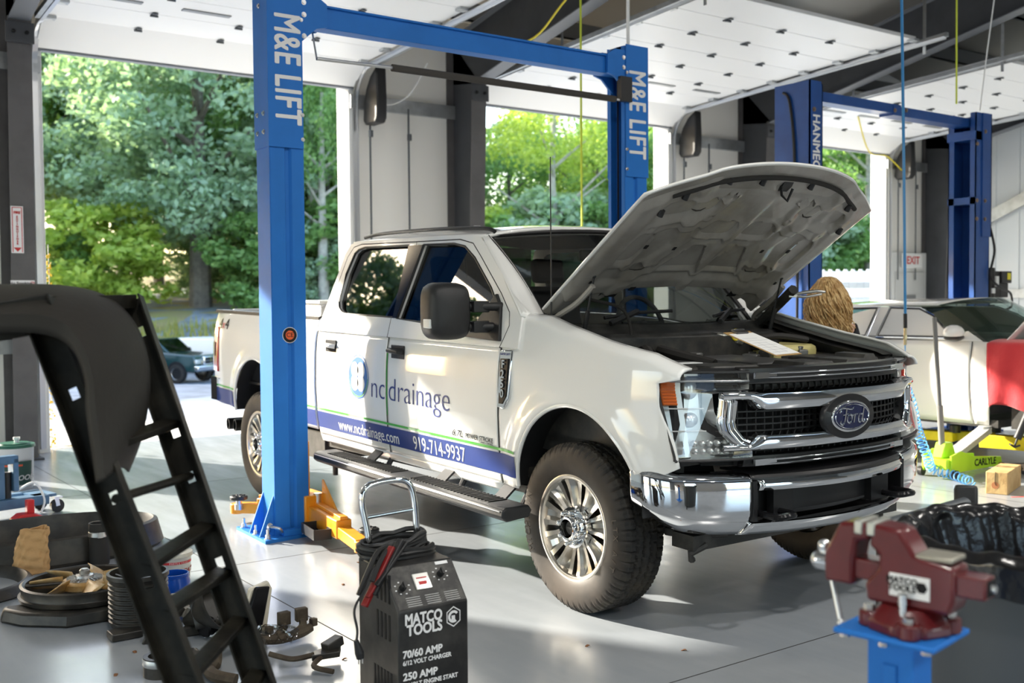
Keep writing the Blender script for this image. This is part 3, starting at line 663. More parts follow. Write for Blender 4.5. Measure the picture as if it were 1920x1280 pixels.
# ---- roof, pillars' top roll, glass front and rear
r=MB(SH)
def roof(u,v):
    x=-1+2*u; ax=abs(x); y0=1.02+.0*ax; y=y0-.10*(1-ax**2)+(2.66-(1.02-.10*(1-ax**2)))*v
    z=1.905+.085*(1-ax**3.2)*(.4+.6*min(1,4*v*(1-v)+.55))
    return (x*.803,y,z)
r.grid(roof,32,24); r.build('roof',M_paint,TR,ang=60,solid=.02)
for sg,_n in SIDES:
    r=MB(SH); r.tube(smooth_path([(sg*.745,1.0,1.925),(sg*.757,1.1,1.948),(sg*.76,1.6,1.962),(sg*.755,2.3,1.958),(sg*.74,2.6,1.94)],4),.012,n=8); r.build('roof_ditch_trim',M_blk,TR)
def wsf(u,v,o=0):
    x=-1+2*u; hb=.80; ht=.775
    yb=.44-.20*(1-x*x); yt=1.03-.10*(1-x*x); zb=1.405+.0*(1-x*x); zt=1.90+.045*(1-x*x)
    return (x*(hb+(ht-hb)*v),yb+(yt-yb)*v-.02*math.sin(PI*v)+o*.7,zb+(zt-zb)*v+.02*math.sin(PI*v)-o)
MB(SH).grid(lambda u,v:wsf(u,v),24,14).build('windshield',M_wind,TR,ang=80)
fr_=MB(SH); fr_.tube([wsf(0,v/12) for v in range(13)]+[wsf(u/16,1) for u in range(1,17)]+[wsf(1,1-v/12) for v in range(1,13)],.016,n=6); fr_.build('windshield_seal',M_blk,TR)
fb=MB(SH); fb.grid(lambda u,v:wsf(u,.93+.07*v,.002),24,2); fb.build('windshield_shade_band',M_gblack,TR)
for sg,_n in SIDES:   # a-pillar cover between windshield and side frame
    p=MB(SH); p.grid(lambda u,v:tuple(Vector(wsf(0 if sg<0 else 1,v,-.012))*(1-u)+Vector((sg*(sx_(1.28+(1.905-1.28)*(v*.79+.21))+.012),float(np.interp(v,[0,.5,1],[.46,.73,1.03])),1.46+(1.895-1.46)*v))*u),3,12); p.build('pillar_cover',M_paint,TR,ang=60,solid=.01)
rg=MB(SH); rg.grid(lambda u,v:((-1+2*u)*(.90-.12*v),2.845-.16*v,1.30+.60*v),8,6); rg.build('rear_window',M_tint,TR,ang=60)
rg=MB(SH); rg.bb((-.93,2.83,.6),(.93,2.85,1.36)); rg.build('cab_back_panel',M_paint,TR)
# ---- bed interior, tailgate, tool box, rear bumper, exhaust
b=MB(SH); b.bb((-.90,2.9,.78),(.90,4.95,.80)); b.bb((-.90,2.885,.78),(.90,2.91,1.36)); 
for s in(-1,1): b.bb((s*.86,2.9,.78),(s*.88,4.95,1.36)); b.bb((s*.83,2.9,1.355),(s*.965,4.95,1.375)); 
b.build('bed_liner',M_blk,TR)
for s in(-1,1):
    MB(SH).bb((s*.86,2.9,1.373),(s*.955,4.96,1.382)).build('bed_rail_cap',M_blk,TR,bevel=.004)
g=MB(SH); g.bb((-.80,4.95,.78),(.80,5.0,1.385)); g.build('tailgate',M_paint,TR,bevel=.015)
M_diam=pbr('white_diamond_plate',(.72,.70,.64),.35,.3,bump=.6,bscale=45)
t=MB(SH); t.bb((-.93,2.93,1.38),(.93,3.42,1.47)); t.bb((-.80,2.93,1.10),(.80,3.40,1.38)); tb=t.build('tool_box',M_diam,TR,bevel=.006)
MB(SH).bb((-.945,2.92,1.468),(.945,3.43,1.49)).build('tool_box_lid',M_diam,tb,bevel=.006)
rb=MB(SH); rb.grid(lambda u,v:((-1+2*u)*1.0,5.13-.22*abs(-1+2*u)**6,.60+.20*v),24,2); rb.grid(lambda u,v:((-1+2*u)*1.0,5.13-.22*abs(-1+2*u)**6-.16*v,.80),24,1); 
for s in(-1,1): rb.bb((s*.94,4.86,.60),(s*1.0,5.0,.80))
rb.build('rear_bumper',M_chrome,TR,ang=60,solid=.012)
for dx in(-.83,-.83+.0):
    pass
for y,x in ((4.86,-.93),(4.70,-.93)):
    ex_=MB(); ex_.lathe([(.0,-.02),(.045,-.02),(.045,.22),(.052,.22),(.052,-.0)],(x+.25,y,.50),(-1,.12,0),n=22); ex_.build('exhaust_tip',pbr('burnt_steel',(.06,.055,.05),.35,.8),TR)
# ---- under-body
u_=MB()
for s in(-1,1): u_.bb((s*.40,-.70,.50),(s*.50,4.85,.66))
for y in(-.6,.9,2.3,3.2,4.7): u_.bb((-.45,y,.52),(.45,y+.1,.62))
u_.build('chassis_frame',M_blk2,TR)
u_=MB(); u_.cyl((-.80,0,.42),(.80,0,.42),.045,n=12); u_.ball((.12,0,.42),.16); u_.cyl((-.80,4.0,.43),(.80,4.0,.43),.05,n=12); u_.ball((0,4.0,.43),.19); u_.build('axle',M_blk2,TR)
u_=MB(); u_.bb((-.45,.55,.38),(-.05,1.4,.62)); u_.bb((-.4,1.5,.40),(.3,2.6,.60)); u_.bb((-.55,-.55,.36),(.55,.3,.44)); u_.tube([(-.3,1.2,.42),(-.35,3.0,.42),(-.7,4.4,.46)],.05); u_.build('driveline',M_blk2,TR,bevel=.02)
u_=MB(); u_.bb((-.95,2.86,.42),(-.60,3.35,.62)); u_.bb((-.98,3.36,.40),(-.62,3.38,.80)); u_.cyl((-.80,3.0,.28),(-.80,3.0,.5),.02); u_.build('spring_hanger',M_blk2,TR)
u_=MB(); u_.tube([(-.60,-.66,.46),(-.70,-.55,.44),(-.74,-.4,.44)],.022); u_.bar((-.75,-.3,.43),(.75,-.3,.43),.05,.05); u_.build('steering_link',M_blk2,TR)
u_=MB(); u_.bb((-.93,.45,.52),(.93,2.85,.56)); u_.build('cab_floor',M_blk2,TR)
u_=MB(SH); u_.bb((-.97,.55,1.0),(.97,.58,1.36)) if 0 else None
# ---- engine bay
M_cbay=pbr('cast_grey',(.16,.16,.155),.4,.6)
M_bay=pbr('engine_bay_plastic',(.020,.020,.020),.38,col2=(.055,.05,.042),vscale=8)
e=MB(SH); e.bb((-.86,-.62,.80),(.86,.40,.84)); e.bb((-.93,.44,.60),(.93,.47,1.30)); 
for s in(-1,1): e.bb((s*.80,-.58,.75),(s*.86,.45,1.22)); e.bb((s*.76,-.56,1.22),(s*.92,.42,1.235))
e.build('engine_bay_wall',M_bay,TR)
for sg in(-1,1):
    e=MB(SH); e.grid(lambda u,v:(sg*(.862-.04*max(0,-.3-(-.54+.96*u))-.09*v*(v>.9)),-.54+.96*u,.95+(fz(-.54+.96*u)-.045-.95)*min(1,v/.9)),24,10); e.grid(lambda u,v:(sg*(.862-.04*max(0,-.3-(-.54+.96*u))-.10*v),-.54+.96*u,fz(-.54+.96*u)-.045-.03*v),24,3); e.build('inner_apron',M_bay,TR)
e=MB(SH); e.tube(smooth_path([(.78,.36,1.38),(.77,.20,1.50),(.70,.02,1.60)]),[.03]*13); e.build('hood_hinge_arm',M_blk2,TR)
rp=MB(SH)
def radf(u,v):
    x=-.78+1.56*u; y=-.80+.30*v
    z=1.205+.035*min(1,v*3)*(1-.3*abs(2*u-1)**4)+.018*(math.sin(u*9)**2>.6)*(v>.35)+.022*(.15<abs(u-.72)<.02)
    if abs(u-.78)<.12 and v>.3: z+=.02
    if v<.08: z-=.05*(1-v/.08)
    return (x,y+.18*abs(2*u-1)**2.6,z-.01)
rp.grid(radf,80,24); rp.build('radiator_cover',M_blk2,TR,ang=30,solid=.02)
en=MB(SH); en.bb((-.28,-.50,.95),(.30,.36,1.18)); en.bb((-.20,-.45,1.18),(.22,.20,1.235)); en.build('engine_cover',pbr('engine_cover_grey',(.10,.10,.10),.4,.5),TR,bevel=.02)
en=MB(SH); en.bb((-.78,-.52,1.0),(-.40,-.10,1.24)); en.build('air_filter_box',M_bay,TR,bevel=.03)
en=MB(SH); en.bb((-.78,-.06,1.0),(-.46,.24,1.20)); ba=en.build('battery',M_bay,TR,bevel=.01)
MB(SH).cyl((-.74,-.30,1.24),(-.74,-.30,1.265),.035).build('red_cap',pbr('cap_red',(.5,.03,.02),.4),TR)
MB(SH).box((-.60,-.36,1.243),(.24,.06,.004)).build('warning_strip',M_white,TR)
en=MB(SH); en.bb((.42,-.10,1.08),(.78,.18,1.285)); ct=en.build('coolant_tank',pbr('tank_yellow_white',(.55,.48,.20),.45),TR,bevel=.03)
MB(SH).cyl((.52,.02,1.285),(.52,.02,1.31),.035).build('tank_cap',M_blk,ct); 
en=MB(SH); en.bb((.42,-.50,1.0),(.76,-.16,1.235)); en.build('battery',M_bay,TR,bevel=.012)
hs=MB(SH)
for pts,r in (([(-.55,.15,1.27),(-.3,.2,1.30),(0,.15,1.31),(.3,.12,1.30),(.6,.18,1.30)],.02),([(-.3,-.3,1.22),(-.35,0,1.27),(-.2,.2,1.27),(.1,.3,1.28)],.03),([(.35,.1,1.3),(.5,-.02,1.335),(.7,-.08,1.31)],.018),([(-.7,.3,1.25),(-.5,.33,1.30),(0,.35,1.31),(.7,.33,1.28)],.014),([(.2,-.2,1.24),(.35,-.1,1.29),(.42,.1,1.27)],.024),([(-.5,-.05,1.22),(-.42,.1,1.28),(-.5,.25,1.22)],.03),([(.5,.14,1.3),(.62,.2,1.33),(.8,.2,1.26)],.016)):
    hs.tube(smooth_path(pts),r)
hs.build('hoses',M_rub,TR)
MB(SH).tube(smooth_path([(-.02,.13,1.325),(.15,.10,1.33),(.3,.06,1.31)]),.028).build('foil_wrapped_pipe',pbr('foil',(.6,.58,.52),.3,.9,bump=.9,bscale=60),TR)
MB(SH).tube([(.24+.03*math.cos(a),.05,1.345+.03*math.sin(a)) for a in [i*PI/8 for i in range(16)]],.006,closed=True).build('dipstick_ring',pbr('dip_yellow',(.7,.55,.02),.4),TR)
MB(SH).ball((-.42,.12,1.22),(.09,.09,.09)).build('intake_elbow',M_gblack,TR)
cg=random.Random(12)
for i in range(16):
    x,y=cg.uniform(-.7,.7),cg.uniform(-.15,.32); q=MB(SH); z=1.21+.03*cg.random()
    if i%3: q.box((x,y,z),(cg.uniform(.05,.14),cg.uniform(.04,.10),cg.uniform(.04,.09)),rot=(0,0,cg.uniform(-.4,.4)))
    else: q.cyl((x,y,z-.03),(x,y,z+.05),cg.uniform(.015,.035),n=12)
    q.build('engine_component',(M_bay,M_blk2,M_cbay)[i%3],TR,bevel=.008)
# cowl and wipers
cw=MB(SH); cw.grid(lambda u,v:((-1+2*u)*.84,.22-.16*(1-(2*u-1)**2)*1+.22*v*1.0,1.335+.07*v+.012*math.sin(v*9)),24,8); cw.build('cowl_panel',M_blk2,TR,ang=40,solid=.012)
cw=MB(SH); cw.grid(lambda u,v:((-1+2*u)*.82,.20-.16*(1-(2*u-1)**2),1.20+.14*v),24,1); cw.build('bulkhead_shield',M_bay,TR)
for x0,x1 in((-.50,-.05),(.30,.72)):
    q=MB(SH); a=Vector(wsf((x0/.8+1)/2,.03,-.02)); b_=Vector(wsf((x1/.8+1)/2,.07,-.03)); q.tube([a,a.lerp(b_,.5)+Vector((0,-.01,.01)),b_],.011,n=6); q.tube([a+Vector((0,-.05,-.03)),a.lerp(b_,.45)+Vector((0,-.02,.02))],.016,n=6); q.build('wiper',M_blk,TR)
an=MB(); an.tube([(-.835,.36,1.44),(-.835,.36,2.30)],[.0045,.0025],n=6); an.cyl((-.835,.36,1.42),(-.835,.36,1.47),.012); an.build('antenna',M_blk,TR)
# ---- hood, open
TH=R(33.6); HY,HZ=.43,1.505
def hood_pt(x,s,h):
    "x lateral, s along from hinge, h outward"
    return (x,HY-s*math.cos(TH)+h*math.sin(TH)*-1*-1*-1,HZ+s*math.sin(TH)+h*math.cos(TH))
def hood_len(u): return 1.22-.235*abs(u)**2.3
def hw(s): return .845+.02*s
def crown(u,s): 
    return .055*(1-u*u)-.10*max(0,s-.85)**1.5*1.2+.018*(1/(1+math.exp((abs(u)-.62)*40)))
ho=MB()
def hout(u,v):
    x=-1+2*u; s0=.20*(1-x*x); s=s0+v*(hood_len(x)-s0); return hood_pt(x*hw(s),s,crown(x,s))
ho.grid(hout,48,40); hood=ho.build('hood',M_paint,TR,ang=70,solid=.012,soff=-1)
def sm(a,b,x): t=max(0,min(1,(x-a)/(b-a))); return t*t*(3-2*t)
def rbox(x,s,cx,cs,hx,hs,r=.3):
    dx=abs(x-cx)/hx;ds=abs(s-cs)/hs; return (dx**4+ds**4)**.25
def tri(x,s,cx,cs,hx,hs,sgn):
    k=1-.55*((s-cs)/hs) ; return max(abs(x-cx)/(hx*max(.2,k*.75)),abs(s-cs)/hs)
def emboss(x,s):
    ax=abs(x); h=0
    # broad channels: an X of raised beams with hollows between
    h-=.024*sm(.06,.0,abs(ax-(.12+.42*abs(s-.62)))) if 0 else 0
    d=abs(ax-(.34+.34*(s-.62)*(1 if s>.62 else -1.15))); h+=.020*sm(.075,.03,d)
    h+=.016*sm(.06,.025,abs(s-.80))*sm(.7,.6,ax)*sm(.2,.3,ax)
    h+=.018*sm(.05,.02,ax)*sm(1.0,.95,s)
    h+=.022*sm(.07,.03,abs(s-.27))+.02*sm(.66,.72,ax)
    for cx,cs,hx,hs in((.15,.735,.105,.065),(.50,.925,.17,.07),(.62,.60,.055,.12),(.45,.40,.095,.05),(.30,1.0,.05,.02)):
        d=rbox(ax,s,cx,cs,hx,hs); h-=.030*sm(1.12,.94,d); h+=.010*sm(.3,.0,abs(d-1.25))
    d=tri(ax,s,.16,.48,.12,.10,1); h-=.030*sm(1.1,.96,d); h+=.008*sm(.2,0,abs(d-1.2))
    for cx,cs,r in((.56,.46,.03),(.30,.86,.028),(.64,.80,.03)):
        d=math.hypot(ax-cx,s-cs); h+=.010*sm(r*1.4,r,d)-.01*sm(.012,.008,d)
    d=rbox(ax,s,.13,.625,.10,.012); h-=.02*sm(1.2,.9,d)
    if s>1.02: h-=.018*sm(.5,.45,ax)*sm(1.02,1.05,s)
    return h
MB().grid(lambda u,v:tuple(Vector(hout(.01+.98*u,.01+.98*v))+Vector((0,-math.sin(TH),-math.cos(TH)))*.018),40,30).build('hood_lining',M_under,hood,ang=70)
hi=MB()
def hin(u,v):
    x=-1+2*u; L=hood_len(x); s0=.20*(1-x*x); s=s0+v*(L-.005-s0); e=min(1,min((1-abs(x))*hw(s)/.05,(L-s)/.05,(s-s0)/.04)); e=max(0,e)
    h=-.05*e**.6-.012; xx=x*(hw(s)-.006)
    return hood_pt(xx,s,crown(x,s)+h-emboss(xx,s)*e*1.5)
hi.grid(hin,150,120); hu=hi.build('hood_inner_panel',M_under,TR,ang=80)
# dark apertures and fittings on the inner panel
def hin_at(x,s,extra=0):
    u=x/hw(s); return Vector(hood_pt(x,s,crown(u,s)-.062-emboss(x,s)*1.5-extra))
oe=MB()
def outline(pts): oe.tube([hin_at(x,s_,.004) for x,s_ in pts],.0045,n=5,closed=True)
for sg in(-1,1):
    for cx_,cs,hx,hs in((.15,.735,.105,.065),(.50,.925,.17,.07),(.62,.60,.055,.12),(.45,.40,.095,.05)):
        outline([(sg*(cx_+hx*.93*math.copysign(abs(math.cos(a))**.5,math.cos(a))),cs+hs*.93*math.copysign(abs(math.sin(a))**.5,math.sin(a))) for a in [i*2*PI/28 for i in range(28)]])
    outline([(sg*(.16+dx),.48+ds) for dx,ds in((-.10,-.08),(.0,-.088),(.10,-.085),(.07,-.02),(.045,.05),(.03,.088),(-.03,.088),(-.06,.0))])
oe.build('opening_edge',pbr('outline_brown',(.05,.042,.035),.7),hu)  # dark brown outline tubes around the pressed pockets
ap=MB()
NH=Vector(hood_pt(0,0,-1))-Vector(hood_pt(0,0,0)); SD=Vector((0,-math.cos(TH),math.sin(TH))); RH=Matrix((Vector((1,0,0)),SD,NH)).transposed()
for x,s,a,b in((-.50,.20,.12,.045),(.50,.20,.12,.045),(-.36,.235,.04,.03),(-.55,.62,.022,.022),(.55,.62,.022,.022),(-.34,.60,.022,.022),(.34,.60,.022,.022),(-.72,.36,.02,.02),(.72,.36,.02,.02),(0,1.12,.11,.05)):
    ap.box(hin_at(x,s,.001),(a,b,.008),RH)
ap.build('hood_aperture',M_dark,hu)
bu=MB()
for x,s in((-.62,1.06),(-.70,.98),(.62,1.06),(.73,.92),(-.17,1.12),(.20,1.12),(-.40,1.12)): p=hin_at(x,s); bu.cyl(p,p+NH*.035,.016,n=10)
bu.build('rubber_bumper',M_blk,hu)
pts=[(-1+2*i/30)*.80 for i in range(31)]
w_=MB(); w_.tube([hood_pt(x*hw(1.2),hood_len(x)-.045,crown(x,hood_len(x))-.055) for x in pts],.013,n=8); w_.build('hood_weatherstrip',M_rub,TR)
la=MB(); p=hin_at(.02,1.1); la.box(p+NH*.02,(.07,.04,.03),RH); la.tube([p+NH*.03+Vector((-.03,0,0)),p+NH*.07,p+NH*.08+Vector((.05,0,-.02)),p+NH*.03+Vector((.06,0,0))],.007); la.build('hood_latch',M_blk,hu)
for s in(-1,1):
    a=MB(); p0=Vector((s*.73,.24,1.30)); p1=hin_at(s*.73,.40,-.01); md_=p0.lerp(p1,.52); a.cyl(p0,md_,.013,n=10); a.cyl(md_,p1,.006,n=8); a.ball(p1,.012,n=8,m=6); a.build('hood_strut',M_blk,TR)
    a=MB(); a.tube(smooth_path([(s*.80,.36,1.37),(s*.79,.40,1.44),(s*.76,.24,1.53),(s*.74,.13,1.62)]),.016,n=8); a.build('hood_hinge',M_under,TR)
wl=MB(); wl.tube(smooth_path([hin_at(-.62,.16),(-.62,.30,1.55),(-.50,.18,1.50),(-.46,.15,1.38),(-.48,.15,1.28)]),.009,n=8); wl.build('washer_hose',M_rub,TR)
# ---- front end
def yf(x,z=1.08): return -.84+(.34-.10*max(0,min(1,(1.13-z)/.3)))*min(abs(x),.97)**2.7
M_lens=glass('lamp_lens_clear',(.93,.94,.93),1.5,.06)
M_refl=pbr('lamp_reflector',(.80,.81,.82),.28,.75)
M_amber=pbr('amber_lens',(.75,.15,.004),.3,coat=.4,bump=.0)
M_gray=pbr('lamp_grey',(.32,.33,.34),.3,.4)
for sg,_n in SIDES:
    F=lambda x,z,o=0:(sg*x,yf(x,z)-o,z+.02)
    # C-shaped lamp: outline in (x,z)
    def lens_xin(z): # inboard limit of the lamp at this height
        return float(np.interp(z,[.815,.88,.97,1.03,1.125,1.13,1.205],[.57,.57,.71,.735,.735,.57,.57]))
    def lens(u,v,o):
        z=.815+.395*v; xo=float(np.interp(z,[.815,1.0,1.08,1.21],[.925,.935,.94,.935])); x=xo+(lens_xin(z)-xo)*u; return F(x,z,o)
    q=MB(SH); q.grid(lambda u,v:lens(u,v,.0),20,40); lm=q.build('headlamp',M_lens,TR,ang=60)
    q=MB(SH); q.grid(lambda u,v:tuple(Vector(lens(u,v,-.09))+Vector((0,.0,0))),20,20); q.grid(lambda u,v:tuple(Vector(lens(1,v,-.09*u))),2,20); q.grid(lambda u,v:tuple(Vector(lens(v,1,-.09*u))),2,20); q.grid(lambda u,v:tuple(Vector(lens(v,0,-.09*u))),2,20); q.build('lamp_housing',M_refl,lm,ang=60)
    q=MB(SH); q.tube([lens(0,v/20,.002) for v in range(21)]+[lens(u/12,1,.002) for u in range(1,13)],.007,n=6); q.tube([lens(0,0,.002)]+[lens(u/12,0,.002) for u in range(1,13)],.007,n=6); q.build('lamp_gasket',M_blk,lm)
    q=MB(SH); q.grid(lambda u,v:F(.928-.055*u,1.06+.125*v,-.008),6,14); q.build('turn_signal',M_amber,lm,solid=.008)
    q=MB(SH)
    for i in range(9): z=1.066+.125*i/9; q.tube([F(.925,z,-.003),F(.875,z,-.003)],.003,n=5)
    q.build('signal_ribs',M_amber,lm)
    q=MB(SH); 
    for z in(.945,1.045): q.tube([F(x,z,-.012) for x in (.91,.87,.83,.77)],.0035,n=6)
    q.grid(lambda u,v:F(.872-.022*u,.83+.365*v,-.014),3,16); q.build('lamp_divider',M_refl,lm)
    q=MB(SH)
    for r_,c_ in ((0,0),):
        for i in range(6):
            for k in range(2): q.ball(F(.84-.035*i,.85+.035*k-.0,-.05),(.014,.02,.016),8,6)
    q.build('low_beam_reflector',M_refl,lm)
    q=MB(SH); q.ball(F(.78,1.13,-.07),(.045,.03,.05)); q.ball(F(.80,.99,-.06),(.04,.03,.035)); q.build('bulb_reflector',M_refl,lm)
    q=MB(SH); q.grid(lambda u,v:(sg*(.90-.33*u),yf(.90-.33*u)+.10*v-.0,1.192+.012*v),12,3); q.build('lamp_top_cap',M_gray,TR,solid=.008)
SHG=SH.copy(); SHG[2][3]=.024
# grille
gr=MB(SHG)
gr.grid(lambda u,v:((-1+2*u)*.74,yf((-1+2*u)*.74)+.07,.77+.45*v),40,2); gr.build('grille_backing',M_dark,TR)
gr=MB(SHG)
for i in range(27):
    x=-.60+1.20*i/26; gr.box((x,yf(x)+.045,.98),(.008,.02,.42))
for z in(.82,.84,.90,.93,.96,.99,1.02,1.15,1.17): gr.tube([(x_,yf(x_)+.038,z) for x_ in [(-.70+1.40*i/24) for i in range(25)]],.0055,n=5)
gr.build('grille_mesh',M_blk,TR)
def band(x0,x1,z0,z1,o0,o1,n=30,lean=0):
    m=MB(SHG); pr=[(z0,o0-.03),(z0+.006,o0),(z0+(z1-z0)*.5,o1+.004),(z1-.006,o1),(z1,o1-.03)]
    m.grid(lambda u,v:(x0+(x1-x0)*u,yf(x0+(x1-x0)*u)-pr[int(v*4+.5)][1],pr[int(v*4+.5)][0]),n,4)
    return m
M_gframe=pbr('grille_satin_black',(.012,.012,.013),.35)
q=band(-.60,.60,1.145,1.225,-.005,-.02); q.build('grille_upper_frame',M_gframe,TR,solid=.01)
q=band(-.60,.60,.765,.825,-.005,-.0); q.build('grille_lower_frame',M_gframe,TR,solid=.01)
for z in(1.19,.792):
    q=MB(SHG); 
    for dz in(-.010,.010): q.tube([(x_,yf(x_)-.012,z+dz) for x_ in [(-.56+1.12*i/30) for i in range(31)]],.0045,n=6)
    for s in(-1,1): q.box((s*.50,yf(.50)-.012,z),(.13,.012,.028),rot=(0,0,s*.12))
    q.build('grille_accent',M_chrome,TR,ang=60)
def ring_path(k,n=16):
    o=[(-.84,1.135),(-.845,.99),(-.80,.935),(-.73,.873),(-.60,.868)]
    return o
C1=[(.722,1.118),(.733,.98),(.722,.935),(.662,.865),(.598,.848)]; C2=[(.64,1.074),(.652,.98),(.645,.95),(.61,.905),(.57,.885)]
for sg in(-1,1):
    m=MB(SHG); n=len(C1)
    def sv(u,v):
        i=min(n-2,int(u*(n-1)));t=u*(n-1)-i
        a=[C1[i][k]*(1-t)+C1[i+1][k]*t for k in(0,1)];b=[C2[i][k]*(1-t)+C2[i+1][k]*t for k in(0,1)]
        x=a[0]*(1-v)+b[0]*v; z=a[1]*(1-v)+b[1]*v; return (sg*x,yf(x)-.018-.022*math.sin(PI*min(1,v*1.2)),z)
    m.grid(sv,16,6); m.build('grille_surround',M_chrome,TR,ang=50,solid=.012)
for nm,z0,z1,zi0,zi1 in(('grille_bar',1.078,1.122,1.025,1.122),('grille_bar',.846,.882,.846,.925)):
    m=MB(SHG)
    def bf(u,v):
        x=-.722+1.444*u; t=sm(.60,.52,abs(x)); a=z0+(zi0-z0)*t; b=z1+(zi1-z1)*t; z=a+(b-a)*v
        return (x,yf(x)-.02-.03*math.sin(PI*(.15+.7*v))+.05*(v in(0,1)),z)
    m.grid(bf,64,8); m.build(nm,M_chrome,TR,ang=50)
# oval badge
ov=MB(SH); OZ=1.002
ov.lathe([(0,.0),(1,.0),(1.0,.03),(.96,.045),(0,.05)],(0,0,0),(0,-1,0),n=48)
ov.v=[(a*.196,yf(0)-.026+b*.6,OZ+(c_)*.110) for a,b,c_ in [((v[0]),v[1],v[2]) for v in ov.v]]; ov.v=[tuple(SH@Vector(v)) for v in ov.v]
ov.build('badge_carrier',M_gframe,TR,ang=50)
def oval(rx,rz,y0,y1,nm,mt):
    m=MB(SH); n=48; m.prism([(rx*math.cos(2*PI*i/n),rz*math.sin(2*PI*i/n)) for i in range(n)],lambda a,b:(a,y0,OZ+b),lambda a,b:(a,y1,OZ+b)); return m.build(nm,mt,TR,bevel=.004)
oval(.145,.076,-.872,-.902,'badge_rim',M_chrome); oval(.134,.065,-.900,-.905,'badge_field',pbr('badge_blue',(.004,.008,.05),.2,coat=.5))
m=MB(SH); n=48; m.tube([((.126)*math.cos(2*PI*i/n),-.906,OZ+.058*math.sin(2*PI*i/n)) for i in range(n)],.002,n=5,closed=True); m.build('badge_line',M_chrome,TR)
def script(path,w): 
    m=MB(SH); m.tube([(a,-.990,OZ+b) for a,b in [tuple(p)[:2] for p in smooth_path([(x,z,0) for x,z in path],6)]],w,n=6); return m
S=MB(SH)
for path,w in (([(-.100,.036),(-.112,.028),(-.095,.050),(-.05,.048),(-.005,.042),(.012,.054)],.0045),([(-.052,.046),(-.060,.01),(-.072,-.03),(-.09,-.042),(-.106,-.032),(-.10,-.02)],.0055),([(-.085,.012),(-.06,.014),(-.035,.018)],.0035),
   ([(-.022,.012),(-.042,.0),(-.044,-.026),(-.024,-.036),(-.006,-.02),(-.006,.002),(-.022,.012),(.0,.006),(.012,.010)],.0045),([(.022,.012),(.018,-.012),(.012,-.036)],.005),([(.018,-.01),(.03,.01),(.044,.012)],.004),
   ([(.086,.008),(.066,.010),(.054,-.012),(.058,-.034),(.074,-.034),(.088,-.01)],.0045),([(.104,.05),(.094,.01),(.088,-.024),(.098,-.036),(.116,-.024)],.005)):
    S.tube([tuple((a*.86,-.9065,OZ+b*.84)) for a,b,_ in [tuple(p) for p in smooth_path([(x,z,0) for x,z in path],5)]],w,n=6)
S.build('badge_lettering',M_chrome,TR)
# bumper
def yb(x): return -.90+.105*(min(abs(x),.62)/.58)**2
def bump(x0,x1,prof,nm,mt,n=40,**k):
    m=MB(SH); L_=len(prof)-1
    def f(u,v):
        x=x0+(x1-x0)*u; i=min(L_-1,int(v*L_+1e-9)); t=v*L_-i; o=prof[i][0]*(1-t)+prof[i+1][0]*t; z=prof[i][1]*(1-t)+prof[i+1][1]*t
        z2=z-.03
        return (x*(1-.04*o*5 if abs(x)>.9 else 1),yb(x)+o,z2)
    m.grid(f,n,L_*2); return m.build(nm,mt,TR,**k)
endp=[(.10,.765),(.03,.76),(.008,.745),(0,.725),(.0,.63),(.006,.57),(.03,.525),(.075,.475),(.13,.46)]
EP=smooth_path([(1.0,-.43,0),(.995,-.53,0),(.955,-.61,0),(.88,-.68,0),(.75,-.742,0),(.58,-.795,0)],8)
for s in(-1,1):
    m=MB(SH)
    def ef(u,v):
        k=u*(len(EP)-1); i=min(len(EP)-2,int(k)); t=k-i; p=EP[i].lerp(EP[i+1],t); d=(EP[i+1]-EP[i]).normalized(); nin=Vector((-d.y,d.x,0)); nin=nin if nin.dot(Vector((.1,-.1,0))-p)>0 else -nin
        L_=len(endp)-1; j=min(L_-1,int(v*L_+1e-9)); tt=v*L_-j; o=endp[j][0]*(1-tt)+endp[j+1][0]*tt; z=endp[j][1]*(1-tt)+endp[j+1][1]*tt
        w_=1-u; z+=.045*w_**1.5*max(0,min(1,(z-.5)/.3))+.10*w_**1.6*max(0,(.66-z)/.17)
        return (s*(p.x+nin.x*o),p.y+nin.y*o,z)
    m.grid(ef,40,16); m.build('front_bumper',M_chrome,TR,ang=60,solid=.01)
bump(-.585,.585,[(.03,.572),(.01,.565),(.02,.545),(.06,.505),(.13,.49)],'bumper_lower_lip',M_chrome,n=44,ang=60,solid=.01)
bump(-.58,.58,[(.16,.572),(.12,.60),(.12,.72),(.05,.74)],'bumper_intake',M_gframe,n=30,solid=.01)
bump(-.58,.58,[(.20,.80),(.10,.800),(.03,.785),(.015,.765)],'bumper_step_pad',M_gframe,n=40,solid=.01)
bump(-.545,.545,[(.03,.765),(.004,.763),(-.006,.74),(.004,.717),(.03,.714)],'bumper_chrome_strip',M_chrome,n=40,ang=60,solid=.006)
for s in(-1,1):
    m=MB(SH); m.bb((s*.575,-.80,.545),(s*.55,-.70,.73)); m.bb((s*.30,-.80,.545),(s*.44,-.76,.69)) ; m.build('intake_post',M_gframe,TR)
    h_=MB(SH); h_.tube(smooth_path([(s*.52,-.76,.575),(s*.52,-.88,.575),(s*.46,-.91,.58),(s*.40,-.88,.575),(s*.40,-.76,.575)]),.016,n=8); h_.build('tow_hook',M_gblack,TR)
v_=MB(SH); v_.bb((-.78,-.62,.40),(.78,-.48,.47)); v_.tube([(-.70,-.62,.42),(-.78,-.60,.39),(-.75,-.58,.35)],.018); v_.build('lower_valance',M_blk2,TR)
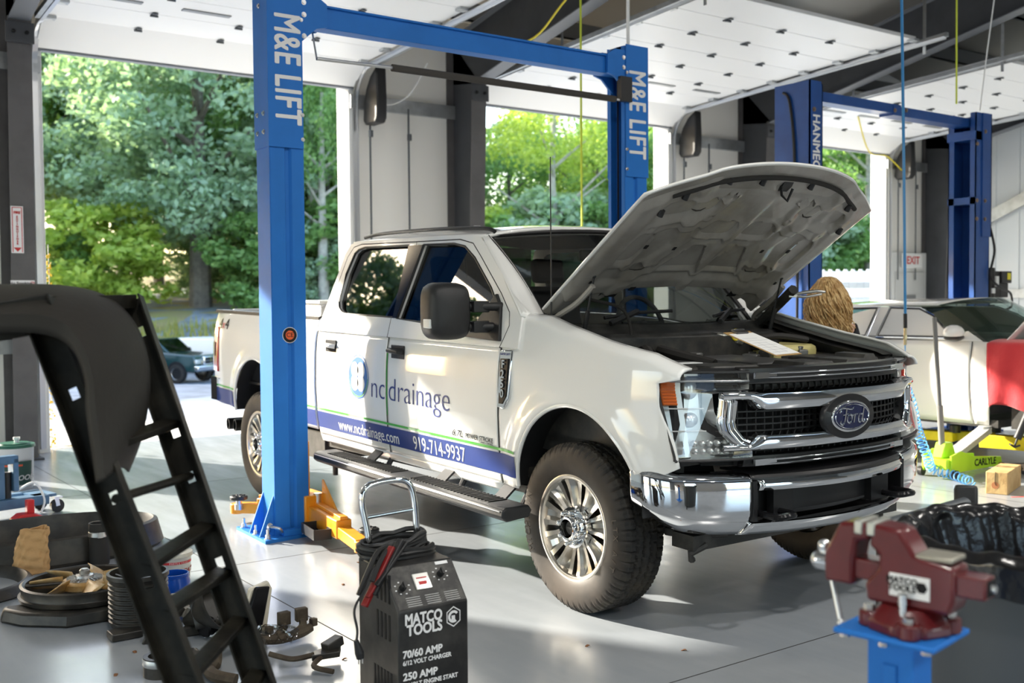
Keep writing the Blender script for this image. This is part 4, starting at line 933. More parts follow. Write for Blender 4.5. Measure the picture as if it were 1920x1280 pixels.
# ---- wheels
M_tire=pbr('tire_tread',(.015,.0145,.014),.72,col2=(.05,.042,.03),vscale=6)
M_sidew=pbr('tire_sidewall',(.024,.020,.017),.6,col2=(.06,.045,.034),vscale=3)
M_alloy=pbr('alloy_silver',(.62,.60,.56),.28,1,col2=(.46,.42,.36),vscale=5)
def wheel():
    g=thing('x','x','x'); 
    TP=[(-.118,.255),(-.128,.27),(-.138,.315),(-.137,.352),(-.128,.385),(-.118,.402),(-.105,.412)]+[(-.100+.2*i/16,.420) for i in range(17)]+[(.105,.412),(.118,.402),(.128,.385),(.137,.352),(.138,.315),(.118,.255)]
    NT=300
    def tf(u,v):
        k=v*(len(TP)-1); i=min(len(TP)-2,int(k)); t=k-i; x=TP[i][0]*(1-t)+TP[i+1][0]*t; r=TP[i][1]*(1-t)+TP[i+1][1]*t
        ph=u*NT
        if r>.378:
            ax=abs(x); zig=.004*math.sin(2*PI*u*60)
            gro=min(abs(x-.066-zig),abs(x+.066-zig),abs(x-.024+zig),abs(x+.024+zig))
            if r>.415 and gro<.0062: r-=.011
            ip=int(ph)%6
            if ax>.068 and ip==0: r-=.010
            elif ax>.068 and ip==3: r-=.004
            elif ax<=.062 and ip==(2 if x>0 else 4): r-=.005
        a=2*PI*u; return (x,r*math.cos(a),r*math.sin(a))
    m=MB(); m.grid(tf,NT,60,cu=True)
    o=m.build('tire',[M_tire,M_sidew],g,ang=30)
    for p in o.data.polygons:
        c=p.center; rr=math.hypot(c.y,c.z)
        if rr<.398: p.material_index=1
    # rim
    m=MB(); m.lathe([(.262,-.118),(.266,-.124),(.258,-.127),(.243,-.122),(.236,-.105),(.232,-.02),(.240,.06),(.25,.118)],(0,0,0),(1,0,0),n=64); m.build('rim',M_alloy,g,ang=40)
    N=9
    for i in range(N):
        a=2*PI*i/N+.17
        def pt(r,t,x): return (x,r*math.cos(a)+t*-math.sin(a),r*math.sin(a)+t*math.cos(a))
        s=MB()
        R_=[.075,.115,.16,.20,.235,.248]; HWd=[.034,.037,.045,.056,.068,.072]; XO=[-.088,-.092,-.096,-.102,-.112,-.119]; GD=[.004,.014,.026,.030,.020,.004]
        sec=[(-1,.03),(-1,0),(-.55,0),(-.25,1),(.25,1),(.55,0),(1,0),(1,.03)]
        def sf(u,v):
            k=u*5; i0=min(4,int(k)); t=k-i0; L=lambda A:A[i0]*(1-t)+A[i0+1]*t
            w,e=sec[int(v*7+.5)]; x=L(XO)+(e*L(GD) if e in(0,1) else e); return pt(L(R_),w*L(HWd),x)
        s.grid(sf,10,7); s.build('spoke',M_alloy,g,ang=30)
    m=MB(); m.cyl((-.03,0,0),(-.045,0,0),.20,n=40); m.cyl((-.05,0,0),(-.06,0,0),.13,n=30); m.build('brake_disc',pbr('brown_brake',(.05,.035,.022),.7),g)
    m=MB(); m.lathe([(.108,-.085),(.108,-.10),(.101,-.116),(.066,-.120),(.062,-.150),(.055,-.157),(.047,-.155),(.044,-.11)],(0,0,0),(1,0,0),n=40); m.build('hub_cover',M_chrome,g,ang=40)
    m=MB(); m.cyl((-.10,0,0),(-.132,0,0),.033,n=24); m.bar((-.134,-.028,0),(-.134,.028,0),.004,.010,up=(0,0,1)); m.build('axle_cap',M_blk2,g)
    for i in range(8):
        a=2*PI*i/8+.2; y,z=.081*math.cos(a),.081*math.sin(a); m=MB(); m.cyl((-.105,y,z),(-.140,y,z),.0125,.0115,n=10); m.ball((-.142,y,z),.0125,10,6); m.build('lug_nut',M_chrome,g)
    return g
WH=wheel()
wheels=[]
def put_wheel(x,y,rz,rx):
    w_=bpy.data.objects.new('wheel',None); COL.objects.link(w_); w_.parent=TR; w_.location=(x,y,.421); w_.rotation_euler=(rx,0,rz)
    for ch in [q for q in COL.objects if q.parent==WH]:
        c=ch.copy(); c.parent=w_; COL.objects.link(c); c.name=ch.name
    return w_
put_wheel(-.875,0,0,.0); put_wheel(.875,0,PI,.3); put_wheel(-.86,3.98,0,.2); put_wheel(.86,3.98,PI,.7)
for ch in [q for q in COL.objects if q.parent==WH]: bpy.data.objects.remove(ch)
bpy.data.objects.remove(WH)
# tyre lettering
def tl(s,ang0,r,cx,cy,size,step):
    for i,ch in enumerate(s):
        a=ang0-i*step; p=Vector((cx,cy-r*math.cos(a)*1,.421+r*math.sin(a)))
        up=Vector((0,-math.cos(a),math.sin(a))); text('tyre_lettering',ch,size,TM(p,up.cross(Vector((-1,0,0)))*1,up),pbr('raised_rubber',(.10,.082,.066),.7),TR,ext=.001)
tl('MICHELIN',PI+.45,.345,-1.0135,0,.052,.115); tl('LTX A/T',.25,.345,-1.0135,0,.045,.11)
# ---- lettering and emblems on the side
def fit_text(nm,s,y0,y1,z0,size,mat,bold=0,shear=0,off=.003,sg=-1,parent=TR,ext=.0005):
    "letters run from y0 to y1 (front is lower y) with baseline z0"
    cu=bpy.data.curves.new(nm,'FONT'); cu.body=s; cu.size=size; cu.extrude=ext; cu.offset=min(0,bold); cu.shear=shear; cu.resolution_u=4
    ob=bpy.data.objects.new(nm,cu); COL.objects.link(ob); me=bpy.data.meshes.new_from_object(ob); bpy.data.objects.remove(ob)
    xs_=[v.co.x for v in me.vertices]; a,b=min(xs_),max(xs_); k=(y0-y1)/(b-a)
    for v in me.vertices:
        y=y0-(v.co.x-a)*k; z=z0+v.co.y; v.co=SH@Vector((sg*(side(y,z)+off+v.co.z),y,z))
    me.materials.clear(); me.materials.append(mat); o=bpy.data.objects.new(nm,me); COL.objects.link(o); o.parent=parent; return o
M_logo=pbr('logo_blue',(.03,.05,.22),.4); M_lb=pbr('logo_light_blue',(.05,.17,.48),.5)
fit_text('logo_lettering','nc',2.03,1.855,.885,.21,M_logo,bold=-.003); fit_text('logo_lettering','drainage',1.80,1.09,.885,.21,M_logo,bold=-.003)
MB(SH).grid(lambda u,v:(-(side(1.828,.79+.40*v)+.003),1.833-.010*u,.79+.40*v),1,14).build('logo_bar',M_wgreen,TR)
fit_text('web_address','www.ncdrainage.com',2.53,1.70,.618,.105,M_ink,off=.0064); fit_text('phone_number','919-714-9937',1.52,.945,.612,.122,M_ink,off=.0064)
def disc(cy,cz,r0,r1,nm,mt,off,n=48,a0=0,a1=2*PI):
    m=MB(SH); m.grid(lambda u,v:(-(side(cy,cz+(r0+(r1-r0)*v)*math.sin(a0+(a1-a0)*u))+off),cy-(r0+(r1-r0)*v)*math.cos(a0+(a1-a0)*u),cz+(r0+(r1-r0)*v)*math.sin(a0+(a1-a0)*u)),n,2); return m.build(nm,mt,TR)
LC=(2.215,1.005)
disc(*LC,0.002,.128,'logo_disc',M_lb,.003); disc(*LC,.140,.147,'logo_ring',M_lb,.003); disc(*LC,.130,.136,'logo_ring',M_wgreen,.0032,a0=PI*1.02,a1=PI*1.98)
for k in range(4):
    a=PI/4+k*PI/2; m=MB(SH); cy,cz=LC[0]-.060*math.cos(a),LC[1]+.060*math.sin(a)
    m.grid(lambda u,v:(-(side(cy,cz)+.0048),cy-.052*v*math.cos(2*PI*u),cz+.054*v*math.sin(2*PI*u)),24,2); m.build('logo_petal',M_ink,TR)
# fender badge F250
bd=MB(SH); q=[(.595,1.27),(.485,1.275),(.492,1.02),(.54,.955),(.60,.965),(.588,1.1)]
bd.prism(q,lambda y,z:(-(side(y,z)-.002),y,z),lambda y,z:(-(side(y,z)+.016),y,z)); bg_=bd.build('fender_badge',M_chrome,TR,bevel=.006)
bd=MB(SH); q=[(.575,1.225),(.508,1.228),(.512,1.03),(.545,.985),(.578,.985)]; bd.prism(q,lambda y,z:(-(side(y,z)+.010),y,z),lambda y,z:(-(side(y,z)+.018),y,z)); bd.build('badge_inset',M_gblack,bg_)
for i,ch in enumerate('F250'): text('badge_lettering',ch,.062,TM(tuple(SH@Vector((-(side(.545,1.2-.055*i)+.0195),.545,1.195-.052*i))),(0,0,-1) if 0 else (0,-1,0),(0,0,1)),M_chrome,bg_,ext=.002,bold=.002)
text('badge_lettering','SUPER DUTY',.016,TM(tuple(SH@Vector((-(side(.54,1.25)+.017),.54,1.25))),(0,-1,0),(0,0,1)),M_logo,bg_)
# small badges
fit_text('engine_badge','POWER STROKE',.93,.66,.757,.038,M_gblack,bold=.001,off=.004); fit_text('engine_badge','6.7L',1.07,.96,.755,.052,M_gblack,bold=.002,shear=.3,off=.004)
fit_text('engine_badge','TURBO DIESEL',.80,.66,.745,.013,M_gblack,off=.004)
for s,y0,y1,mt in (('4',4.81,4.73,M_gblack),('x',4.725,4.66,M_red),('4',4.655,4.575,M_gblack)): fit_text('offroad_decal',s,y0,y1,1.225 if s=='4' else 1.23,.125 if s=='4' else .10,mt,bold=.004,off=.004)
# ---- cabin
c_=MB(SH); c_.bb((-.88,.50,1.10),(.88,.95,1.36)); c_.grid(lambda u,v:((-1+2*u)*.80,.42+.5*v,1.385-.02*v),8,4); c_.build('dashboard',M_int,TR,bevel=.03)
sw=MB(SH); sw.tube([(.42+.19*math.cos(a),1.02+.07*math.sin(a),1.36+.18*math.sin(a)) for a in [i*2*PI/28 for i in range(28)]],.016,closed=True); sw.bar((.25,1.02,1.36),(.59,1.02,1.36),.03,.05); sw.cyl((.42,1.02,1.36),(.42,.85,1.28),.04); sw.build('steering_wheel',M_int,TR)
for x in(-.42,.42):
    for y in(1.45,2.35):
        s_=MB(SH); s_.bb((x-.25,y-.1,.92),(x+.25,y+.4,1.06)); s_.bar((x,y+.42,1.05),(x,y+.55,1.60),.46,.12,up=(0,-1,.2)); s_.build('seat',M_int,TR,bevel=.04)
        s_=MB(SH); s_.bar((x,y+.55,1.63),(x,y+.58,1.80),.26,.09,up=(0,-1,.2)); s_.build('headrest',M_int,TR,bevel=.03)
hl=MB(SH); hl.grid(lambda u,v:((-1+2*u)*.74,1.05+1.55*v,1.885+.04*(1-(2*u-1)**2)),8,8); hl.build('headliner',pbr('headliner_grey',(.22,.21,.20),.9),TR)
MB(SH).box((0,1.0,1.80),(.22,.03,.07)).build('rear_view_mirror',M_blk,TR,bevel=.01)
# clipboard lying on the radiator cover
cb=thing('clipboard','brown clipboard holding a white work order, lying on the open engine bay of the pickup','clipboard',(4.045,3.50,1.325))
_l=Vector((-.045,.29,.105)).normalized(); _w=Vector((.98,.12,0)); _w=(_w-_l*_w.dot(_l)).normalized(); cb.rotation_euler=Matrix((_w,_l,_w.cross(_l))).transposed().to_euler()
MB().bb((-.115,-.16,0),(.115,.16,.004)).build('board',pbr('hardboard',(.42,.26,.10),.6),cb,bevel=.002)
MB().bb((-.106,-.148,.004),(.106,.13,.006)).build('paper',pbr('paper_white',(.85,.85,.83),.8),cb)
ln=MB()
for i in range(7): ln.bb((-.09,.06-.03*i,.0062),(.09 if i%2 else .04,.0615-.03*i,.0066))
for x in(-.04,.03): ln.bb((x,-.13,.0062),(x+.001,.0,.0066))
ln.build('form_lines',pbr('form_grey',(.45,.45,.5),.8),cb)
MB().bb((-.05,.12,.005),(.05,.155,.016)).cyl((-.05,.155,.014),(.05,.155,.014),.008,n=8).build('clip',pbr('clip_metal',(.12,.12,.12),.3,.9),cb,bevel=.002)
# ================================================================ OUTSIDE
def gz(x,y):
    d=.585*x+.811*y; k=max(0,min(1,(y-14.3)/6))
    return float(np.interp(d,[14,24,40,47,52,56,90,140],[0,-.25,-1.6,-1.6,.0,1.1,4,7]))*(k if d<40 else 1)
M_conc=pbr('concrete_apron',(.60,.59,.56),.8,bump=.2,bscale=40)
M_gravel=pbr('gravel',(.26,.29,.33),.9,bump=.9,bscale=14,col2=(.14,.155,.18),vscale=1.6)  # darker, bluish gravel: tree shade put into the base colour
M_bank=pbr('dry_grass_bank',(.30,.27,.10),.95,bump=.9,bscale=6,col2=(.30,.22,.15),vscale=.35)
struct(MB().bb((XL,WO,-.15),(XR+6,14.35,-.004)).build('trim_7',M_conc))
def terr(nm,d0,d1,nu,nv,m,skip=False):
    t=MB()
    def f(u,v):
        d=d0+(d1-d0)*v; s=-75+150*u; x=.585*d+.811*s; y=.811*d-.585*s; return (x,y,gz(x,y)-.02+ (.12*math.sin(x*1.7)*math.sin(y*1.3) if d>49 else 0))
    t.grid(f,nu,nv); return t.build(nm,m,flat=False)
yg=MB(); yg.grid(lambda u,v:(-60+140*u,14.3+60*v*v,gz(-60+140*u,14.3+60*v*v)-.012),60,60); struct(yg.build('ground_gravel',M_gravel))
struct(terr('ground_bank',47.2,140,80,60,M_bank))
yg=MB(); yg.bb((-60,-60,-.4),(XL,14.3,-.05)).bb((XR+.2,-60,-.4),(80,14.3,-.05)).bb((XL,-60,-.4),(XR+.2,YB,-.05)); struct(yg.build('ground_yard',M_gravel))
# leaves
def leafmat(nm,c1,c2,tr):
    m=bpy.data.materials.new(nm); m.use_nodes=True; t=m.node_tree; t.nodes.clear(); L=t.links.new
    o=t.nodes.new('ShaderNodeOutputMaterial'); d=t.nodes.new('ShaderNodeBsdfPrincipled'); d.inputs['Roughness'].default_value=.55; tl_=t.nodes.new('ShaderNodeBsdfTranslucent'); mx=t.nodes.new('ShaderNodeMixShader'); mx.inputs[0].default_value=tr
    g=t.nodes.new('ShaderNodeNewGeometry'); r=t.nodes.new('ShaderNodeMix'); r.data_type='RGBA'; r.inputs[6].default_value=(*c1,1); r.inputs[7].default_value=(*c2,1)
    L(g.outputs['Random Per Island'],r.inputs[0]); L(r.outputs[2],d.inputs['Base Color']); 
    hs_=t.nodes.new('ShaderNodeMix'); hs_.data_type='RGBA'; hs_.blend_type='MULTIPLY'; hs_.inputs[0].default_value=1; hs_.inputs[7].default_value=(1.2,1.25,.70,1); L(r.outputs[2],hs_.inputs[6]); L(hs_.outputs[2],tl_.inputs[0])
    L(d.outputs[0],mx.inputs[1]); L(tl_.outputs[0],mx.inputs[2]); L(mx.outputs[0],o.inputs[0]); return m
LEAF=[leafmat('leaf_grey_green',(.26,.38,.28),(.38,.52,.36),.42),leafmat('leaf_mid_green',(.15,.29,.10),(.29,.45,.16),.48),leafmat('leaf_yellow_green',(.32,.44,.09),(.50,.60,.14),.52)]  # grey-green leaves carry skylight, yellow-green ones backlight, in their base colour
M_bark=pbr('bark_grey',(.17,.15,.13),.9,bump=.8,bscale=12,var=.4,vscale=3); M_barkw=pbr('bark_pale',(.42,.40,.36),.85,bump=.5,bscale=10,var=.4,vscale=3)
def crown_mesh(nm,seed,n,lumps,size,h0=.0,rx=1,rz=1):
    "leaf cards scattered on many lumps inside a unit crown (radius 1, height 2)"
    g=np.random.default_rng(seed)
    ang=g.random(lumps)*2*PI; hh=h0+(2-h0)*g.random(lumps)**.9; pr=np.sqrt(np.clip(1-((hh-1.0)/1.1)**2,.05,1)); rad=pr*(.35+.6*g.random(lumps)); C0_=np.stack([rad*np.cos(ang),rad*np.sin(ang),hh],1); lr=(.16+.16*g.random(lumps))*(60/lumps)**.28
    k=g.integers(0,lumps,n); d=g.normal(size=(n,3)); d/=np.linalg.norm(d,axis=1)[:,None]; rr=(.55+.5*g.random(n))[:,None]
    p=C0_[k]+d*lr[k][:,None]*rr*np.array([1.2,1.2,.8])
    nrm=d+g.normal(size=(n,3))*.7; nrm/=np.linalg.norm(nrm,axis=1)[:,None]
    a=np.cross(nrm,g.normal(size=(n,3))); a/=np.linalg.norm(a,axis=1)[:,None]; b=np.cross(nrm,a); s=size*(.6+.8*g.random(n))[:,None]
    a=a*s; b=b*s*.6
    V_=np.stack([p-a,p+b*.9,p+a,p-b*.9],1).reshape(-1,3)
    me=bpy.data.meshes.new(nm); me.vertices.add(len(V_)); me.vertices.foreach_set('co',V_.ravel()); me.loops.add(4*n); me.polygons.add(n)
    me.loops.foreach_set('vertex_index',np.arange(4*n)); me.polygons.foreach_set('loop_start',np.arange(n)*4); me.update(calc_edges=True); return me
CM=[crown_mesh('crown_%d'%i,31+i,n,l,s,h) for i,(n,l,s,h) in enumerate([(34000,260,.027,.1),(20000,150,.030,.3),(6500,60,.034,.5),(9000,60,.06,0)])]
for m_ in CM: m_.materials.append(LEAF[0])
def trunk_mb(h,r,seed,spread):
    g=random.Random(seed); t=MB(); top=Vector((g.uniform(-.3,.3),g.uniform(-.3,.3),h))
    t.tube(smooth_path([(0,0,-.6),(g.uniform(-.1,.1),0,h*.3),(g.uniform(-.25,.25),g.uniform(-.2,.2),h*.6),top],4),[r*(1.25-.075*i) for i in range(13)],n=9)
    for i in range(6):
        z=h*g.uniform(.3,.85); a=g.uniform(0,2*PI); L=spread*g.uniform(.5,.95)
        t.tube(smooth_path([(0,0,z),(L*.45*math.cos(a),L*.45*math.sin(a),z+L*.35),(L*math.cos(a),L*math.sin(a),z+L*.75)],3),[r*.4,r*.36,r*.32,r*.27,r*.22,r*.17,r*.1],n=6)
    return t
def tree(x,y,h,cr,kind,leaf,label,seed,bark=None,tr=None,zb=.25,nm='tree'):
    z=gz(x,y); t=thing(nm,label,'tree',(x,y,z),rz=seed*1.3,group='trees behind the gravel yard')
    me=CM[kind]; 
    if leaf:
        key=(kind,leaf)
        if key not in LM: m2=me.copy(); m2.materials.clear(); m2.materials.append(LEAF[leaf]); LM[key]=m2
        me=LM[key]
    o=bpy.data.objects.new('foliage',me); COL.objects.link(o); o.parent=t; o['kind']='stuff'; o.scale=(cr,cr,h*(1-zb)/2); o.location=(0,0,h*zb)
    trunk_mb(h*.9,tr or h*.018,seed,cr).build('trunk',bark or M_bark,t,weld=False); return t
LM={}
tree(20.8,58.9,17.5,8.2,0,0,'big grey-green tree with a thick trunk in the first opening',3,tr=.55,zb=.2)
K=['grey-green leafy tree deep in the woods behind the gravel yard','dark leafy tree deep in the woods behind the gravel yard','yellow-green sunlit tree deep in the woods behind the gravel yard']
tl_=[((14.6,70.8),17,6.5,1,0),((18.8,77.7),19,7,0,1),((20.1,71.8),17,6,1,2),((25.2,80.4),20,7,0,1),((26.2,69.9),17,6,1,0),((26.2,62.5),16,5.5,0,1),((29.5,65.0),16,5,1,2),((28.5,58.3),13,4,2,1),((33.3,64.8),17,5.5,0,1),((21.7,95.3),24,9,0,2),((28.4,96.7),24,9,0,1),((32.8,89.8),22,9,0,2),((37.2,84.1),16,8,0,1),((43.1,86.0),14,7,1,1),
((31.5,53.4),9,4.2,1,2),((40.9,56.8),10.5,4.4,2,1),((47.6,58.2),11,5,2,1),((43.2,50.2),10,4.6,2,2),((42.4,45.9),9.5,4.5,1,1),((52.4,53.5),12,6,1,1),((53.4,72.5),12,7,2,1),((61,73.1),12,7,2,2),((62.2,66.1),12.5,7,1,1),
((51,44.6),10.5,5,1,1),((59,48.7),12,6,1,1),((57.6,42.3),10,5,2,2),((57.8,38.7),11,5.5,1,1),((72.5,58.7),18,8,0,1),((76.9,55.5),19,8,0,1),((71,47.4),17,7,1,1),
((12.9,77),18,7,0,1),((39,70.5),12,6,2,1),((36.4,60.1),11,5,2,1),((55.2,52.6),11,6,1,1),((8,66),13,6,1,0),((-6,64),20,7,0,1),((-13,60),20.5,7,0,1),((-20,61),21,7.5,0,0),((-27,58),20.5,7.5,0,1),((-34,56),20,7.5,0,1),((-42,55),20,8,0,0),((-50,48),19,8,0,1),((-17,68),22,8,0,1),((-30,66),22,8,0,1),((1,66),19,7,0,1)]  # trees left of the view are added, tall enough to darken window reflections
for i,(p,h,cr,k,lf) in enumerate(tl_): tree(p[0],p[1],h,cr,k,lf,K[lf],11+i)
for i,(p,h,cr,lb) in enumerate((((26.9,57.0),15,3.2,'slim tree with a pale grey trunk close to the blue lift post'),((25.4,52.6),13,2.6,'thin forked tree with pale bark just left of the first door jamb'),((35.6,45.3),13.5,4.2,'pale barked tree with spreading limbs framed by the second opening'),((52.1,38.9),11.5,3,'slender pale trunked tree leaning left in the third opening'),((51.2,36.6),11,3,'slender pale trunked tree leaning right in the third opening'))):
    tree(p[0],p[1],h,cr,2,2 if i==2 else 1,lb,60+i,bark=M_barkw,tr=.26,zb=.42)
for i,p in enumerate([(13.5,61.7),(15.4,59.2),(23.4,55.6),(25.6,54.9),(28.3,54.3),(32.6,49.2),(34.0,47.7),(36.9,46.2),(38.9,45.4),(40.1,43.6),(44.0,39.3),(46.6,38.6),(48.6,37.7),(29.5,57.5),(31,60),(38,52),(45,46),(55,44),(53,40),(24,66),(16,68),(58,38)]):
    z=gz(*p); t=thing('bush','leafy green bush low under the trees at the edge of the woods','bush',(p[0],p[1],z-.3),rz=i*2.1,group='bushes under the trees')
    lf=(1,2,1,0)[i%4]; key=(3,lf)
    if key not in LM: m2=CM[3].copy(); m2.materials.clear(); m2.materials.append(LEAF[lf]); LM[key]=m2
    o=bpy.data.objects.new('foliage',LM[key]); COL.objects.link(o); o.parent=t; o['kind']='stuff'; s=2.6+(i*37%10)*.12; o.scale=(s*1.15,s*1.15,s*.85)
    k=MB(); k.tube([(0,0,0),(.1,0,1.2),(.0,.1,2.4)],[.09,.06,.03],n=6); k.build('stem',M_bark,t)
# tall yellow grass on the bank
gr_=np.random.default_rng(5); n=9000; d=48.2+5.5*gr_.random(n); s_=-40+75*gr_.random(n); gx=.585*d+.811*s_; gy=.811*d-.585*s_; g0=np.array([gz(a,b) for a,b in zip(gx,gy)])
hgt=.25+.5*gr_.random(n); a_=gr_.random(n)*PI; wv=.06; dx=wv*np.cos(a_); dy=wv*np.sin(a_)
Vg=np.stack([np.stack([gx-dx,gy-dy,g0-.1],1),np.stack([gx+dx,gy+dy,g0-.1],1),np.stack([gx+gr_.normal(size=n)*.1,gy+gr_.normal(size=n)*.1,g0+hgt],1)],1).reshape(-1,3)
me=bpy.data.meshes.new('grass'); me.from_pydata(Vg.tolist(),[],[(3*i,3*i+1,3*i+2) for i in range(n)]); me.materials.append(leafmat('dry_grass',(.40,.36,.10),(.25,.30,.08),.35)); go=bpy.data.objects.new('tall_grass',me); COL.objects.link(go); tag(go,'tall yellow-green grass growing along the bank beyond the gravel yard','grass',kind='stuff')
# vehicles in the yard
def cyl_wheel(parent,x,y,z,r,w_,mr=None):
    q=MB(); q.lathe([(r*.62,-w_/2),(r*.93,-w_/2),(r,-w_*.35),(r,w_*.35),(r*.93,w_/2),(r*.62,w_/2)],(x,y,z),(1,0,0),n=28); ww=q.build('wheel',M_rub,parent)
    q=MB(); q.lathe([(0,-w_*.3),(r*.25,-w_*.38),(r*.3,-w_*.2),(r*.55,-w_*.30),(r*.63,-w_*.45),(r*.63,w_*.45)],(x,y,z),(1,0,0),n=24); q.build('rim',mr or M_alloy,ww)
M_dgreen=pbr('dark_green_paint',(.012,.045,.045),.2,coat=1)
ram=thing('pickup_truck','dark green pickup truck with chrome grille parked on the gravel outside','pickup truck',(14.6,42.9,gz(14.6,42.9)),rz=.62)
# local: +x is the truck's left, -y its front
def gbox(a,b,nm,mt,p,bev=.03): q=MB(); q.bb(a,b); return q.build(nm,mt,p,bevel=bev)
q=MB(); q.prism([(-1.0,.45),(-.98,.95),(-.9,1.12),(.55,1.22),(.62,1.24),(5.0,1.28),(5.0,.5)],lambda y,z:(-.95,y,z),lambda y,z:(.95,y,z)); q.build('body',M_dgreen,ram,bevel=.06)
q=MB(); q.prism([(.35,1.2),(1.05,1.78),(2.5,1.8),(2.75,1.24)],lambda y,z:(-.80,y,z),lambda y,z:(.80,y,z)); q.build('cab',M_dgreen,ram,bevel=.06)
q=MB(); q.grid(lambda u,v:(-.72+1.44*u,.36+.64*v-.02,1.24+.51*v),4,4); q.build('windshield',M_tint,ram)
for s in(-1,1):
    q=MB(); q.grid(lambda u,v:(s*.815,.75+1.7*u,1.27+.42*v*min(1,.3+u*4)),8,4); q.build('side_window',M_tint,ram)
    gbox((s*.62,-1.03,.78),(s*.92,-.95,.95),'headlamp',M_lens if 0 else M_refl,ram,.02)
    q=MB(); q.ball((s*1.1,.75,1.28),(.12,.07,.1)); q.build('mirror',M_blk,ram)
    for y in(-.1,3.6): 
        cyl_wheel(ram,s*.86,y,.38,.38,.27); q=MB(); q.cyl((s*.93,y,.42),(s*.965,y,.42),.46,n=24); q.build('wheel_arch',M_dark,ram)
gbox((-.45,-1.07,.72),(.45,-.96,1.06),'grille_surround',M_chrome,ram); gbox((-.38,-1.085,.78),(-.03,-1.05,.88),'grille_opening',M_dark,ram,.01); gbox((.03,-1.085,.78),(.38,-1.05,.88),'grille_opening',M_dark,ram,.01); gbox((-.38,-1.085,.91),(-.03,-1.05,1.01),'grille_opening',M_dark,ram,.01); gbox((.03,-1.085,.91),(.38,-1.05,1.01),'grille_opening',M_dark,ram,.01)
gbox((-.98,-1.15,.50),(.98,-.95,.70),'front_bumper',M_chrome,ram,.04)
wt=thing('box_truck','white cab-over truck with amber marker parked on the gravel, left of the green pickup','truck',(10.2,42.0,gz(10.2,42)),rz=R(-35))
q=MB(); q.prism([(-1.0,.5),(-1.0,1.2),(-.75,2.3),(.9,2.35),(.9,.5)],lambda y,z:(-1.0,y,z),lambda y,z:(1.0,y,z)); q.build('cab',M_white,wt,bevel=.08)
q=MB(); q.grid(lambda u,v:(-.88+1.76*u,-.99+.19*v-.03,1.3+.85*v),2,2); q.build('windshield',M_tint,wt)
for s in(-1,1):
    gbox((s*1.0,-.6,1.3),(s*1.012,.3,2.05),'side_window',M_tint,wt,.0); gbox((s*.6,-1.03,.85),(s*.95,-.99,1.1),'headlamp',M_refl,wt,.01); gbox((s*.96,-1.03,.86),(s*1.01,-.9,1.1),'marker_lamp',M_amber,wt,.01)
    for y in(0,3.4): cyl_wheel(wt,s*.85,y,.42,.42,.3)
gbox((-1.0,-1.1,.35),(1.0,-.98,.6),'front_bumper',M_white,wt); gbox((-1.05,1.1,.9),(1.05,5.5,1.1),'flat_bed',M_white,wt); gbox((-.4,.9,.5),(.4,5.2,.8),'chassis',M_blk,wt)
gbox((-1.05,1.0,1.1),(1.05,1.25,2.3),'tool_rack',M_blk,wt)
ut=thing('utility_trailer','low white trailer half hidden behind the tail of the white pickup','trailer',(17.4,46,gz(17.4,46)),rz=.4)
gbox((-1.2,-1,.5),(1.2,2.5,1.5),'trailer_body',M_white,ut,.05); 
for s in(-1,1): cyl_wheel(ut,s*1.1,1,.33,.33,.22)
sh=thing('shed','small grey gabled shed among the trees behind the portal column','shed',(22.6,34.6,gz(22.6,34.6)),rz=-.45)
gbox((-2,-1.5,0),(2,1.5,4.2),'wall',pbr('shed_wall',(.42,.43,.42),.7),sh,.02)
q=MB(); q.prism([(-2.4,4.1),(0,5.2),(2.4,4.1),(2.4,4.25),(0,5.35),(-2.4,4.25)],lambda a,z:(a,-1.9,z),lambda a,z:(a,1.9,z)); q.build('roof',M_gal,sh)
bn=thing('metal_building','long low white ribbed metal building close outside the third opening','building',(22.5,18.5,-.1),rz=-.585)
q=MB(); q.bb((-1.5,0,0),(9,6,2.1)); 
for i in range(52): q.box((-1.4+i*.2,-.01,1.05),(.05,.03,2.1))
q.build('ribbed_wall',M_panel,bn); q=MB(); q.bb((-1.8,-.5,2.1),(9.3,6.4,2.38)); 
for i in range(56): q.box((-1.7+i*.2,-.5,2.40),(.08,.03,.06))
q.build('roof',M_white,bn); q=MB(); q.bb((-1.6,-.12,1.7),(9.1,-.05,1.95)); q.build('eave_beam',M_white,bn)
# flowering vine hanging at the left jamb
yv=thing('yellow_vine','yellow string of small leaves hanging at the left jamb and trailing on the sill','plant',(2.62,12.16,0))
q=MB(); g=random.Random(4)
for i in range(130): 
    z=g.random()*2.1; q.box((g.uniform(0,.05),g.uniform(0,.04),z),(.025,.004,.02),rot=(g.random()*3,g.random()*3,0))
for i in range(60): q.box((g.uniform(0,.6),g.uniform(0,.06),.01),(.03,.02,.004),rot=(0,0,g.random()*3))
o=q.build('leaf_strand',pbr('vine_yellow',(.75,.50,.04),.6),yv,weld=False); o['kind']='stuff'
q=MB(); q.tube([(0.02,.02,2.2),(.03,.02,1.1),(.02,.02,.02),(.55,.03,.015)],.005,n=5); q.build('cord',M_gal,yv)
